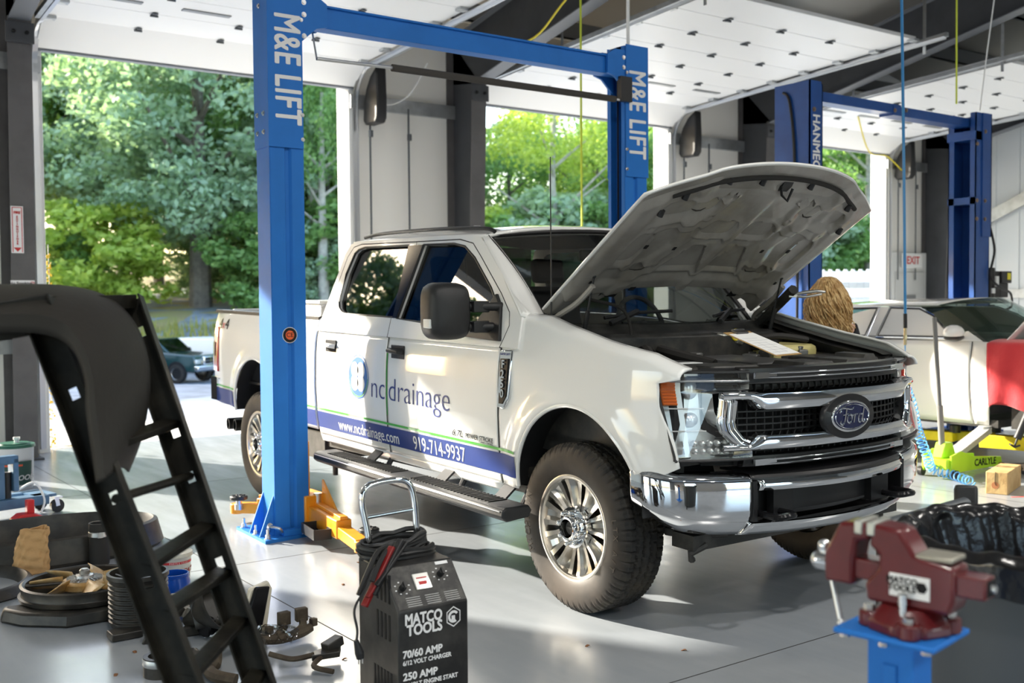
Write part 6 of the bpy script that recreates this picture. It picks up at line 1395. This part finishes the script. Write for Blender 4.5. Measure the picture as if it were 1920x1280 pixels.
for i,(t,t2) in enumerate(((.37,.355),(.49,.505),(.655,.645),(.76,.77),(.91,.90),(1.05,1.04),(1.2,1.19),(1.38,1.37))):
    a=A0+(A1-A0)*(t/1.55); b=B0+(B1-B0)*(t2/1.55); g=MB()
    if i!=1: g.bar(a-O,b-O,.045,.022,up=(0,-.3,1)); g.build('rung',M_lad,LD,bevel=.003)
    else: g.cyl(a-O,b-O,.012,n=10); g.build('cross_rod',M_lad,LD)
g=MB(); g.bar(A0-O+Vector((.03,0,-.02)),Vector((.30,3.0,1.46))-O,.05,.10); g.build('top_arm',M_lad,LD,bevel=.004)
g=MB()
for dx,dz in((0,-.01),(-.025,-.05),(.02,-.05)): p=A0-O+Vector((dx+.01,-.035,dz)); g.ball(p,.009,8,6)
g.build('rivet',pbr('rivet_brass',(.35,.28,.2),.4,.8),LD)
g=MB(); g.bar(A0-O,B0-O,.04,.04); g.build('top_spreader',M_lad,LD)
g=MB(); q=A0+(A1-A0)*.70-O; g.box(q+Vector((.0,-.02,0)),(.045,.012,.07),rot=(.3,0,0)); g.build('label_remains',pbr('torn_label',(.5,.47,.38),.8,col2=(.06,.055,.04),vscale=30),LD)
g=MB(); g.bar(A0+(A1-A0)*.98-O,B0+(B1-B0)*.74-O,.03,.03); g.build('diagonal_brace',M_lad,LD)
# wheel arch flare hung over the ladder
fl=MB(); near=[(0.442, 2.913, 1.515), (0.56, 2.828, 1.519), (0.629, 2.778, 1.5), (0.66, 2.728, 1.45), (0.676, 2.689, 1.373), (0.676, 2.659, 1.284), (0.679, 2.629, 1.196), (0.68, 2.6, 1.125)]
far=[(0.567, 3.358, 1.603), (0.729, 3.241, 1.599), (0.834, 3.163, 1.57), (0.892, 3.094, 1.502), (0.915, 3.036, 1.405), (0.913, 3.008, 1.301), (0.887, 2.996, 1.176), (0.847, 2.996, 1.075)]
N_=smooth_path(near,6); Fa=smooth_path(far,6)
def flf(u,v):
    k=u*(len(N_)-1); i=min(len(N_)-2,int(k)); t=k-i; a=N_[i].lerp(N_[i+1],t); b=Fa[i].lerp(Fa[i+1],t); p=a.lerp(b,v); up=Vector((.3,-.2,1)).normalized()
    if v<.0: pass
    return p+up*(.02*math.sin(PI*v))
fl.grid(flf,42,10)
fl.grid(lambda u,v:tuple(Vector(flf(u,0))+(Vector((-.006,-.005,-.045))*v if u<.35 else Vector((-.006,-.005,-.045)).lerp(Vector((-.018,.02,-.01)),min(1,(u-.35)*3))*v)),42,2)
o=fl.build('fender_flare',pbr('matte_rubber_black',(.020,.018,.015),.6,spec=.3,bump=.1,bscale=50),ang=50,solid=.006); tag(o,'curved dark rubbery wheel arch flare draped over the top of the black ladder','fender flare')
# bench vise on its blue stand
VS=thing('bench_vise','dark red bench vise with a white label, mounted on a blue stand','vise',(1.90,1.28,.868),rz=R(-80))
M_vr=pbr('vise_red_paint',(.11,.008,.010),.32,coat=.5,var=.2,vscale=20)
# local: x along the jaw travel (screw end to the left), y away
g=MB(); g.lathe([(0,0),(.085,0),(.085,.02),(.07,.035),(.055,.05),(0,.05)],(.02,0,0),n=8); 
for a in(0,PI/2,PI,1.5*PI): g.cyl((.02+.075*math.cos(a+.4),.075*math.sin(a+.4),0),(.02+.075*math.cos(a+.4),.075*math.sin(a+.4),.03),.024,n=14)
g.build('swivel_base',M_vr,VS,bevel=.004)
g=MB()
for a in(0,PI/2,PI,1.5*PI): p=(.02+.078*math.cos(a+.4),.078*math.sin(a+.4)); g.cyl((*p,.03),(*p,.042),.011,n=6)
g.build('base_bolt',M_bolt,VS)
g=MB(); g.prism([(-.055,.05),(.115,.05),(.125,.08),(.125,.145),(.06,.155),(.045,.16),(.015,.205),(-.045,.21),(-.05,.165),(-.03,.15),(-.03,.12),(-.06,.085)],lambda a,z:(a,-.038,z),lambda a,z:(a,.038,z)); g.build('fixed_jaw',M_vr,VS,bevel=.008)
g=MB(); g.bb((.045,-.036,.152),(.12,.036,.163)); g.build('anvil',pbr('anvil_bare_steel',(.38,.36,.30),.45,.6),VS,bevel=.004)
g=MB(); g.bb((-.14,-.026,.088),(.18,.026,.132)); g.build('slide_bar',M_vr,VS,bevel=.005)
g=MB(); g.bb((.176,-.018,.095),(.182,.018,.126)); g.build('slide_opening',M_dark,VS); g=MB(); g.cyl((.17,0,.11),(.19,0,.11),.008); g.build('screw_end',M_steel,VS)
g=MB(); g.prism([(-.15,.075),(-.085,.075),(-.085,.13),(-.078,.17),(-.05,.175),(-.05,.21),(-.115,.205),(-.135,.165),(-.15,.14)],lambda a,z:(a,-.038,z),lambda a,z:(a,.038,z)); g.build('moving_jaw',M_vr,VS,bevel=.008)
for a in(-.082,-.055): g=MB(); g.bb((a,-.04,.185),(a+.018,.04,.214)); g.build('jaw_insert',pbr('jaw_steel',(.45,.46,.42),.4,.8),VS,bevel=.003)
g=MB(); g.cyl((-.15,0,.108),(-.178,0,.108),.02,n=18); g.ball((-.178,0,.108),.02); g.cyl((-.17,0,.135),(-.17,-.0,.13),.012); g.ball((-.168,0,.14),.014); g.build('screw_head',M_chrome,VS)
g=MB(); g.cyl((-.165,-.0,.13),(-.115,-.03,-.005),.0055); g.ball((-.113,-.031,-.01),.009); g.build('handle_bar',M_steel,VS)
g=MB(); g.bb((-.005,-.0405,.072),(.078,-.0385,.118)); lb_=g.build('label_plate',M_ink,VS,bevel=.001)
text('lettering','MATCO',.018,TM((.022,-.0412,.105),(1,0,0),(0,0,1)),M_dark,VS,ext=.0002,bold=.0008); text('lettering','TOOLS',.018,TM((.022,-.0412,.090),(1,0,0),(0,0,1)),M_dark,VS,ext=.0002,bold=.0008)
g=MB(); g.cyl((.062,-.0405,.097),(.062,-.0412,.097),.012,n=6); g.build('hexagon_emblem',M_dark,VS)
g=MB(); g.cyl((.03,-.055,.03),(.03,-.055,.075),.007); g.cyl((.03,-.055,.06),(.03,-.055,.082),.009,n=12); g.build('swivel_lock',M_bolt,VS)
VT=thing('vise_stand','bright blue steel stand with a square top plate under the red vise','stand',(1.90,1.28,0),rz=R(-80))
g=MB(); g.bb((-.10,-.095,.855),(.11,.085,.867)); g.build('top_plate',M_blue,VT,bevel=.004); g=MB(); g.bb((-.048,-.045,.01),(.048,.045,.855)); g.bb((-.015,-.05,.05),(.015,-.045,.80)); g.build('post',M_blue,VT,bevel=.008); g=MB(); g.bb((-.2,-.2,0),(.2,.2,.012)); g.build('foot_plate',M_blue,VT)
g=MB(); 
for a,b in((-.085,-.07),(.085,-.07),(.0,-.075)): g.cyl((a,b,.844),(a,b,.856),.01,n=6)
g.build('bolt',M_bolt,VT)
# waste bin with black liner
BN=thing('waste_bin','large dark grey round bin lined with a black plastic bag','waste bin',(2.79,1.44,0))
M_bin=pbr('bin_grey',(.075,.085,.095),.45,bump=.05,bscale=90)
g=MB(); g.lathe([(0,.02),(.29,.02),(.30,.05),(.355,.82),(.372,.83),(.372,.885),(.36,.89)],n=64); g.build('bin_body',M_bin,BN,ang=50)
g=MB(); bgn=np.random.default_rng(2).random(64)
def bag(u,v):
    a=2*PI*u; w1=math.sin(5*a+1)*.4+math.sin(13*a+2)*.2+math.sin(23*a)*.15; w2=math.sin(5*a+7*v)*.5+math.sin(23*a+3*v)*.5
    if v<.35: t=v/.35; r=.388+.012*w1*(.5+.5*(1-t))-.0*t; z=.82+.08*t+.01*w1*(1-t)
    elif v<.55: t=(v-.35)/.2; r=.388-.055*t+.008*w1; z=.90+.022*math.sin(PI*t)+.006*w2
    else: t=(v-.55)/.45; r=.333-.10*t+.025*w1*(1-t*.3)+.02*w2*t; z=.90-.35*t+.02*w2
    return (r*math.cos(a),r*math.sin(a),z+.010*w1)
g.grid(bag,300,50,cu=True); g.build('bin_liner',pbr('black_bag_plastic',(.010,.010,.011),.2,bump=.5,bscale=14),BN,ang=80)
g=MB(); g.box((.03,-.12,.83),(.30,.22,.006),rot=(.15,.1,.3)); g.build('x',pbr('cardboard_white',(.66,.64,.58),.8)); o=COL.objects['x']; o.name='paper_sheet'; o.location=(2.79,1.44,.02); tag(o,'white crumpled sheet lying in the black bin liner','paper')
pb=thing('grey_pipe','thick grey tube with a black end bracket resting behind the bin','tube',(2.851,1.983,.0))
g=MB(); e0=Vector((0,0,0.822)); e1=Vector((0.306,-0.096,0.872)); g.cyl(e0,e1,.030,n=16); g.build('tube',M_bin,pb); g=MB(); g.box(e1+Vector((.03,.02,.01)),(.06,.07,.10),rot=(0,.3,.6)); g.build('end_bracket',M_blk,pb,bevel=.01); g=MB(); g.cyl((e0.x,e0.y,0),(e0.x,e0.y,e0.z),.02); g.build('support_post',M_blk,pb)
# ------------------------------------------------ left hand floor
M_shr=pbr('shroud_black',(.016,.015,.013),.42,col2=(.055,.048,.038),vscale=6)
def ringpart(nm,c,r0,r1,h,lbl,cat,a0=0,a1=2*PI,tilt=(0,0,0)):
    g=MB(); g.lathe([(r0,0),(r1,0),(r1+.02,h*.15),(r1-.01,h),(r1-.03,h+.01),(r0+.02,h*.9),(r0,0)],n=64,a0=a0,a1=a1); o=g.build(nm,M_shr,ang=40); o.location=c; o.rotation_euler=tilt; tag(o,lbl,cat); return o
# fan shroud and fan
FS=thing('fan_shroud','round black radiator fan shroud lying on the floor with the tan fan inside','fan shroud',(1.36,5.64,0))
FS.scale=(.86,.86,.66)
g=MB(); g.lathe([(.30,.02),(.325,.0),(.34,.03),(.345,.10),(.36,.11),(.365,.135),(.35,.14),(.345,.15),(.355,.21),(.34,.22),(.325,.21),(.318,.10),(.30,.02)],n=72); g.build('shroud_ring',M_shr,FS,ang=40)
g=MB(); g.prism([(-.48,-.05),(-.40,-.22),(-.20,-.40),(.30,-.42),(.40,-.30),(.42,.0),(.34,.02),(.30,-.2),(.0,-.33),(-.3,-.2),(-.36,.0),(-.46,.02)],lambda a,b:(a,b,.0),lambda a,b:(a*.95,b*.95,.10)); g.build('shroud_skirt',M_shr,FS,bevel=.02)
g=MB(); g.cyl((-.32,.05,.21),(.0,.0,.20),.012); g.cyl((.32,-.08,.21),(0,0,.20),.012); g.build('support_arm',M_shr,FS)
FN=thing('engine_fan','tan seven bladed engine fan lying inside the black shroud','fan',(1.36,5.64,.115))
FN.scale=(.86,.86,.9)
M_tan=pbr('tan_nylon',(.42,.24,.075),.45,col2=(.52,.40,.22),vscale=10)
for i in range(7):
    a=2*PI*i/7; g=MB(); g.grid(lambda u,v:((.12+.18*u)*math.cos(a+(.30+.12*u)*(v-.5)+.15*u),(.12+.18*u)*math.sin(a+(.30+.12*u)*(v-.5)+.15*u),.02+.07*(v-.5)),6,4); g.build('blade',M_tan,FN,solid=.006)
g=MB(); g.lathe([(.07,.03),(.12,.03),(.135,.02),(.135,-.01),(.12,-.02),(.07,-.02),(.07,.03)],n=40); g.build('fan_ring',M_tan,FN,ang=40)
g=MB(); g.lathe([(0,.09),(.02,.09),(.03,.08),(.03,.06),(.05,.055),(.055,.04),(.10,.035),(.10,-.02),(0,-.02)],n=40)
for i in range(24): a=2*PI*i/24; g.bar((.06*math.cos(a),.06*math.sin(a),.04),(.10*math.cos(a),.10*math.sin(a),.038),.003,.012)
g.build('fan_clutch',pbr('cast_aluminium',(.42,.41,.39),.4,.9),FN,ang=40)
o=ringpart('tub_liner',(1.45,6.98,0),.50,.56,.16,'large black curved plastic liner standing behind the fan shroud','wheel liner'); o.scale=(1.25,.75,1)
o=ringpart('splash_guard',(.85,6.35,0),.33,.40,.05,'flat black curved plastic guard at the far left beside the paper bag','plastic guard',a0=-.5,a1=2.4)
# corrugated rubber elbow
g=MB(); g.lathe([(.050,0),(.055,0),(.058,.02),(.055,.12),(.058,.13),(.058,.155),(.048,.155),(.046,.02),(.05,0)],n=32); pi_=thing('rubber_coupler','black rubber hose coupler with a steel band standing upright by the black liner','hose coupler',(1.66,6.52,.0)); g.build('coupler',M_rub,pi_,ang=50); g=MB(); g.lathe([(.0585,.105),(.0605,.107),(.0605,.122),(.0585,.124)],n=32); g.box((-.01,-.062,.115),(.03,.012,.02)); g.build('hose_clamp',M_steel,pi_)
for ch in pi_.children if 0 else [q for q in COL.objects if q.parent==pi_]: ch.scale=(1,1,1.6)
# air filter canister
cn=thing('filter_canister','ribbed black plastic filter canister standing in front of the fan shroud','filter canister',(1.475,5.11,0))
g=MB(); pr=[(.0,.02),(.125,.02),(.13,.03)]
for i in range(9): pr+=[(.13,.04+i*.022),(.137,.044+i*.022),(.137,.05+i*.022),(.13,.054+i*.022)]
pr+=[(.135,.245),(.142,.25),(.142,.27),(.128,.272),(.125,.10),(0,.10)]
g.lathe(pr,n=48); g.build('canister_body',M_shr,cn,ang=35); g=MB(); g.cyl((.10,-.09,.02),(.17,-.10,.10),.03); g.box((-.1,-.12,.02),(.14,.10,.035)); g.build('mounting_foot',M_shr,cn,bevel=.006)
g=MB(); g.tube(smooth_path([(-.09,.05,.26),(-.02,.0,.24),(.06,.04,.27),(.09,-.03,.255)]),.004); g.build('loose_wire',M_gal,cn)
g=MB(); g.prism([(-.12,0),(.18,-.02),(.22,.05),(.10,.10),(-.08,.09)],lambda a,b:(a,b,0),lambda a,b:(a*.8,b*.8,.05)); o=g.build('air_box_lid',M_shr,bevel=.01); o.location=(1.52,4.83,0); tag(o,'black plastic air box lid on the floor in front of the ribbed canister','plastic lid')
# paper bag
pbg=MB(); 
def pbf(u,v):
    a=2*PI*u; sx=.075*(1-.25*v); sy=.05*(1-.55*v); c_=abs(math.cos(a))**.6*math.copysign(1,math.cos(a)); s_=abs(math.sin(a))**.6*math.copysign(1,math.sin(a)); n_=math.sin(a*5+v*9)*.5+math.sin(a*11-v*17)*.3+math.sin(v*31+a*3)*.3
    return ((sx+.007*n_)*c_+.02*v*v,(sy+.007*n_)*s_,.30*v+.012*math.sin(a*2)*v)
pbg.grid(pbf,60,40,cu=True); o=pbg.build('paper_bag',pbr('kraft_paper',(.50,.30,.13),.8,bump=.6,bscale=30),ang=25,solid=.002); o.location=(1.285,6.55,0); o.scale=(1.3,1.2,.85); tag(o,'crumpled brown paper bag standing at the far left of the black parts','paper bag')
# white tub with red label, blue jar
tb=thing('plastic_tub','small white plastic tub with a red label and lid','tub',(1.87,5.80,0))
tb.scale=(.82,.82,.80)
g=MB(); g.lathe([(0,0),(.098,0),(.102,.02),(.112,.19),(.118,.195),(.118,.205)],n=40); g.build('tub_body',pbr('tub_white',(.72,.69,.62),.5,col2=(.55,.50,.42),vscale=8),tb,ang=50)
g=MB(); g.lathe([(0,.222),(.10,.222),(.122,.225),(.124,.20),(.118,.198)],n=40); g.build('tub_lid',pbr('lid_cream',(.60,.57,.48),.5,col2=(.42,.38,.3),vscale=12),tb,ang=50)
g=MB()
for z0,z1 in((.155,.172),(.02,.03)): g.grid(lambda u,v:((.1035+.055*(z0+(z1-z0)*v))*math.cos(PI*1.1+2.4*u),(.1035+.055*(z0+(z1-z0)*v))*math.sin(PI*1.1+2.4*u),z0+(z1-z0)*v),20,1)
g.build('label_band',M_red,tb)
text('lettering','HANDCAT',.042,TM((.0,-.1105,.105),(1,.0,0),(0,0,1)),M_red,tb,shear=.3,bold=.001,warp=lambda c:Vector((c.x,-math.sqrt(max(0,.1125**2-c.x**2)),c.z)))
text('lettering','PARTS & HAND',.018,TM((.0,-.1105,.163),(1,.0,0),(0,0,1)),M_ink,tb,warp=lambda c:Vector((c.x,-math.sqrt(max(0,.1145**2-c.x**2)),c.z)))
g=MB(); g.tube([(.119*math.cos(a),.119*math.sin(a)*.4+.02,.20-.12*math.sin(a)) for a in [i*PI/14 for i in range(15)]],.002,n=5); g.build('bail_handle',M_gal,tb)
jr=thing('blue_jar','open translucent blue plastic jar in front of the white tub','jar',(1.765,5.48,0))
jr.scale=(.92,.92,.92); g=MB(); g.lathe([(0,.004),(.085,.004),(.09,.02),(.09,.11),(.082,.13),(.082,.155),(.076,.155),(.076,.13),(.084,.11),(.084,.02),(0,.012)],n=36); g.build('jar_body',pbr('blue_plastic',(.01,.10,.55),.25,trans=.4),jr,ang=50)
g=MB(); 
for z in(.137,.148): g.tube([(.083*math.cos(i*PI/16),.083*math.sin(i*PI/16),z) for i in range(32)],.003,n=5,closed=True)
g.build('screw_thread',pbr('blue_plastic',(.01,.10,.55),.25),jr)
# assorted removed parts
def lump(nm,c,boxes,mat,lbl,cat,rz=0,bev=.006):
    g=MB()
    for b in boxes: g.box(b[0],b[1],rot=b[2] if len(b)>2 else None)
    o=g.build(nm,mat,bevel=bev); o.location=c; o.rotation_euler=(0,0,rz); tag(o,lbl,cat); return o
M_cast=pbr('cast_alloy',(.40,.38,.34),.5,.5,col2=(.16,.15,.13),vscale=12)
el=thing('electronic_module','grimy alloy engine module with finned edge lying by the blue jar','engine part',(1.72,5.12,0),rz=.5)
g=MB(); g.box((0,0,.05),(.24,.16,.05),rot=(.1,.2,0)); g.box((.02,.02,.09),(.14,.12,.03),rot=(.1,.2,0)); g.build('housing',M_cast,el,bevel=.008); g=MB()
for i in range(9): g.box((-.10+.025*i,-.085,.06),(.008,.03,.05),rot=(.1,.2,0))
g.build('fin',M_cast,el); g=MB(); g.box((.10,.06,.10),(.09,.06,.05),rot=(0,.2,.3)); g.build('connector',M_shr,el,bevel=.004)
fn_=MB(); fn_.lathe([(.02,.0),(.03,.04),(.06,.10),(.11,.19),(.115,.20),(.10,.19),(.05,.10),(.02,.04)],n=28); fn_.grid(lambda u,v:(.11-.16*u,-.06+.12*v,.20-.12*u),4,4); o=fn_.build('intake_funnel',M_shr,ang=50,solid=.004); o.location=(1.62,4.86,.06); o.scale=(1.25,1.25,1.15); o.rotation_euler=(R(60),R(15),.5); tag(o,'dusty black cone shaped intake duct lying on its side amid the parts','intake duct')
sd=thing('lamp_shell','upright black and cream plastic shell leaning behind the right ladder rail','plastic shell',(1.84,4.58,0),rz=.2)
g=MB(); g.prism([(-.10,.0),(.06,.0),(.10,.22),(.08,.26),(-.02,.24)],lambda a,z:(a,0,z),lambda a,z:(a+.01,.035,z)); g.build('shell',pbr('cream_plastic',(.62,.57,.46),.5),sd,bevel=.008); g=MB(); g.prism([(-.09,.02),(.02,.02),(.075,.24),(.0,.25)],lambda a,z:(a,-.02,z),lambda a,z:(a,.0,z)); g.build('lens',M_gblack,sd,bevel=.006)
bt=MB(); bt.tube(smooth_path([(0,0,.05),(.08,.02,.06),(.17,.0,.055)],6),[.045+.006*(i%2) for i in range(13)],n=20); o=bt.build('bellows_hose',M_gblack,ang=50); o.location=(1.66,4.76,.0); tag(o,'short glossy corrugated intake hose in front of the black cone','hose')
bg2=MB(); bg2.grid(lambda u,v:(.30*u+.03*math.sin(v*9),.22*v+.02*math.sin(u*13),.02+.05*abs(math.sin(u*7+v*5))*math.sin(PI*v)+.02*math.sin(u*29+v*13)**2),60,40); o=bg2.build('plastic_bag',glass('clear_bag',(.75,.74,.72),1.45,.08),ang=30); o.location=(1.66,4.38,.01); tag(o,'crumpled clear plastic bag lying under the ladder rail','plastic bag')
# wiring harness
wh=thing('wiring_harness','dirty brown-black wiring harness with square connectors to the right of the ladder foot','wiring harness',(1.86,4.42,0))
M_har=pbr('harness_brown',(.045,.032,.02),.8,col2=(.09,.07,.045),vscale=14)
g=MB(); g.tube(smooth_path([(-.34,-.10,.02),(-.32,-.16,.04),(-.25,-.02,.08),(-.12,.03,.06),(.02,.0,.04),(.14,.02,.04),(.20,.04,.05)]),.022); g.tube(smooth_path([(.0,0,.04),(.05,.03,.06),(.08,.05,.08)]),.018); g.tube(smooth_path([(.1,.02,.04),(.16,.04,.06),(.17,.06,.09)]),.018); g.tube(smooth_path([(-.34,-.10,.02),(-.36,-.25,.03),(-.30,-.33,.02)]),.026); g.build('wire_bundle',M_har,wh)
for c_,r_ in(((.08,.06,.11),.1),((.17,.07,.11),-.1),((.0,.04,.075),.4),((.22,.05,.07),.2)): g=MB(); g.box(c_,(.055,.035,.06) if abs(r_)<.15 else (.03,.03,.035),rot=(0,0,r_)); g.build('connector',M_har,wh,bevel=.004)
wh2=thing('sensor_bracket','black plastic connector bracket with short leads nearest the bottom edge of the photo','bracket',(1.95,4.10,0))
g=MB(); g.prism([(-.06,-.02),(.06,-.04),(.10,.03),(.04,.06),(-.04,.03)],lambda a,b:(a,b,.03),lambda a,b:(a,b,.055)); g.box((.06,.03,.07),(.09,.05,.04),rot=(0,-.2,.3)); g.build('bracket',M_shr,wh2,bevel=.004); g=MB(); g.tube(smooth_path([(-.04,.0,.05),(-.12,.03,.04),(-.17,.07,.05),(-.2,.1,.06)]),.012); g.tube(smooth_path([(-.02,-.02,.04),(-.08,-.08,.03),(-.03,-.16,.02)]),.011); g.build('lead',M_har,wh2)
g=MB(); g.cyl((0,0,0),(0,0,.03),.012); g.cyl((0,0,.03),(0,0,.06),.017); g.cyl((0,0,.06),(0,0,.085),.01); o=g.build('sensor_plug',M_shr); o.location=(1.66,4.16,0); tag(o,'small black sensor plug standing upright between the bag and bracket','sensor')
rr=thing('rubber_ring','black cylindrical rubber part with a metal band left of the ladder foot','rubber part',(1.36,4.40,0)); g=MB(); g.lathe([(.055,0),(.075,0),(.075,.08),(.055,.08),(.055,0)],n=32); g.build('ring',M_shr,rr,ang=50); g=MB(); g.lathe([(.0755,.045),(.078,.05),(.078,.07),(.0755,.075)],n=32); g.build('metal_band',M_gal,rr); g=MB(); g.tube(smooth_path([(.05,0,.04),(.12,-.03,.07),(.15,.02,.03)]),.025); g.build('side_hose',M_shr,rr)
# grey pail, transmission jack, red charger
pa=thing('steel_pail','grey five gallon pail with dark green lid standing near the left door jamb','pail',(1.80,9.72,0))
g=MB(); g.lathe([(0,0),(.14,0),(.145,.02),(.152,.34),(.157,.345),(.157,.36)],n=40); g.build('pail_body',pbr('pail_grey',(.48,.49,.50),.4),pa,ang=50); g=MB(); g.lathe([(0,.385),(.12,.385),(.125,.375),(.16,.375),(.165,.35),(.158,.35)],n=40); g.build('pail_lid',pbr('lid_green',(.01,.09,.055),.4),pa,ang=50); g=MB(); g.cyl((.02,0,.385),(.02,0,.43),.02); g.cyl((.02,0,.41),(.02,0,.43),.028); g.build('spout_cap',M_white,pa)
g=MB(); g.grid(lambda u,v:((.1475+.012*v)*math.cos(PI*1.05+2.2*u),(.1475+.012*v)*math.sin(PI*1.05+2.2*u),.04+.20*v),24,3); g.build('pail_label',pbr('label_dark_green',(.015,.05,.04),.5),pa)
text('lettering','FLOOR',.06,TM((.03,-.15,.10),(1,0,0),(0,0,1)),M_ink,pa,shear=.25,bold=.002,warp=lambda c:Vector((c.x,-math.sqrt(max(0,.158**2-c.x**2)),c.z)))
g=MB(); g.grid(lambda u,v:((.158)*math.cos(PI*1.25+1.0*u),(.158)*math.sin(PI*1.25+1.0*u),.20+.04*v),10,1); g.build('label_badge',pbr('badge_red',(.5,.06,.02),.5),pa)
M_sb=pbr('slate_blue_paint',(.075,.16,.27),.4,coat=.2,var=.3,vscale=6)
tj=thing('transmission_jack','slate blue transmission jack on casters at the left edge of the photo','transmission jack',(1.45,8.35,0),rz=R(12))
g=MB(); g.bb((-.35,-.12,.08),(.30,.0,.15)); g.bb((-.30,.1,.09),(.35,.18,.15)); g.build('base_frame',M_sb,tj,bevel=.006); g=MB(); g.bb((-.10,-.08,.15),(.0,.02,.42)); g.bb((-.10,-.08,.40),(.10,.0,.46)); g.bb((.06,-.08,.20),(.10,.02,.44)); g.build('upright',M_sb,tj,bevel=.006)
g=MB(); g.cyl((-.16,0,.15),(-.16,0,.50),.05); g.build('ram_cylinder',M_sb,tj); g=MB(); g.cyl((.03,-.03,.15),(.03,-.03,.34),.03); g.build('ram_piston',M_blk,tj); g=MB(); g.bb((.2,-.10,.13),(.36,.16,.15)); g.build('tray',M_sb,tj)
for x,y in((.38,-.06),(.34,.14),(-.33,-.06)):
    g=MB(); g.cyl((x,y-.015,.05),(x,y+.015,.05),.05,n=22); cs_=g.build('caster',M_blk,tj); g=MB(); g.bar((x,y-.02,.05),(x-.01,y-.02,.11),.03,.004,up=(0,1,0)); g.bb((x-.03,y-.03,.11),(x+.03,y+.03,.12)); g.build('caster_fork',M_steel,cs_)
g=MB(); g.tube(smooth_path([(.1,-.05,.2),(.2,-.1,.25),(.26,-.12,.12),(.22,-.15,.03)]),.008); g.build('hose',M_white,tj)
rcg=thing('tool_battery_charger','small red tool battery charger on the floor in front of the slate blue jack','battery charger',(1.56,8.06,0),rz=.1)
g=MB(); g.prism([(-.10,0),(.10,0),(.10,.05),(.03,.075),(-.05,.075),(-.10,.04)],lambda a,z:(a,-.06,z),lambda a,z:(a,.06,z)); g.build('charger_body',pbr('tool_red',(.55,.02,.02),.35),rcg,bevel=.01); g=MB(); g.bb((.0,-.03,.07),(.05,.03,.17)); g.build('battery_pack',pbr('tool_red',(.55,.02,.02),.35),rcg,bevel=.008); g=MB(); g.bb((-.09,-.063,.01),(-.02,-.059,.04)); g.build('vent_panel',M_blk,rcg)
g=MB(); g.tube(smooth_path([(0,0,.01),(.08,-.05,.01),(.16,.0,.02),(.22,-.08,.01),(.30,-.02,.01),(.24,.06,.01),(.15,-.04,.015),(.05,-.12,.008),(-.05,-.16,.008)]),.005,n=6); o=g.build('power_cord',M_blk); o.location=(1.58,7.88,0); tag(o,'tangled thin black cord on the floor beside the red tool charger','cord')
dl=random.Random(21)
for i,(x,y) in enumerate(((1.55,4.35),(1.2,4.5),(1.75,4.55),(2.05,4.1),(2.9,5.6),(2.6,5.2),(1.35,4.75),(2.3,3.7),(3.0,3.6),(1.5,4.1),(2.45,4.4),(3.3,3.3))):
    g=MB(); g.grid(lambda u,v:((u-.5)*.03,(v-.5)*.018*math.sin(PI*min(1,max(0,u*.9+.05))),.003+.004*math.sin(u*5)),4,2); o=g.build('dry_leaf',pbr('dry_leaf_brown',(.20,.09,.04),.9),solid=.001); o.location=(x,y,0); o.rotation_euler=(0,0,dl.uniform(0,6)); tag(o,'small dry brown leaf fragment lying on the grey floor','leaf','leaf fragments on the floor')

# ================================================================ one piece, one object
def split_far(o,gap=.02):
    if not o.data or o.type!='MESH': return
    b=bmesh.new(); b.from_mesh(o.data); b.verts.ensure_lookup_table(); n=len(b.verts); par=list(range(n))
    def fnd(i):
        while par[i]!=i: par[i]=par[par[i]]; i=par[i]
        return i
    for e in b.edges: par[fnd(e.verts[0].index)]=fnd(e.verts[1].index)
    isl={}
    for i in range(n): isl.setdefault(fnd(i),[]).append(i)
    bx=[]
    for k,vs in isl.items():
        c=[b.verts[i].co for i in vs]; bx.append([[min(p[j] for p in c) for j in range(3)],[max(p[j] for p in c) for j in range(3)],vs])
    m=len(bx); q=list(range(m))
    def f2(i):
        while q[i]!=i: q[i]=q[q[i]]; i=q[i]
        return i
    for i in range(m):
        for j in range(i):
            if all(bx[i][0][t]-gap<=bx[j][1][t] and bx[j][0][t]-gap<=bx[i][1][t] for t in range(3)): q[f2(i)]=f2(j)
    cl={}
    for i in range(m): cl.setdefault(f2(i),[]).extend(bx[i][2])
    b.free()
    if len(cl)<2 or len(cl)>24: return
    if o.name.startswith(('hinge','chassis')): return
    for k,vs in list(cl.items())[1:]:
        nb=bmesh.new(); nb.from_mesh(o.data); nb.verts.ensure_lookup_table(); keep=set(vs); bmesh.ops.delete(nb,geom=[v for v in nb.verts if v.index not in keep],context='VERTS')
        me=o.data.copy(); nb.to_mesh(me); nb.free(); c=o.copy(); c.data=me; COL.objects.link(c)
    keep=set(list(cl.values())[0]); nb=bmesh.new(); nb.from_mesh(o.data); nb.verts.ensure_lookup_table(); bmesh.ops.delete(nb,geom=[v for v in nb.verts if v.index not in keep],context='VERTS'); nb.to_mesh(o.data); nb.free()
SPL='mounting_foot label_band blue_stripe beam_bracket step_tread step_bracket carriage limit_bar base_plate bolt anchor_bolt chassis_frame axle spring_hanger intake_post bull_bar hood_aperture rubber_bumper green_stripe hood_hinge base_bolt rivet screw_thread hinge roller_bracket track_hanger beam_brace gusset rear_bumper bracket lift_cable lifting_cable bed_liner lug_nut plug_pins base_frame'.split()
for o in [x for x in COL.objects if x.type=='MESH' and x.name.split('.')[0] in SPL and x.users>=1]:
    split_far(o,.03)
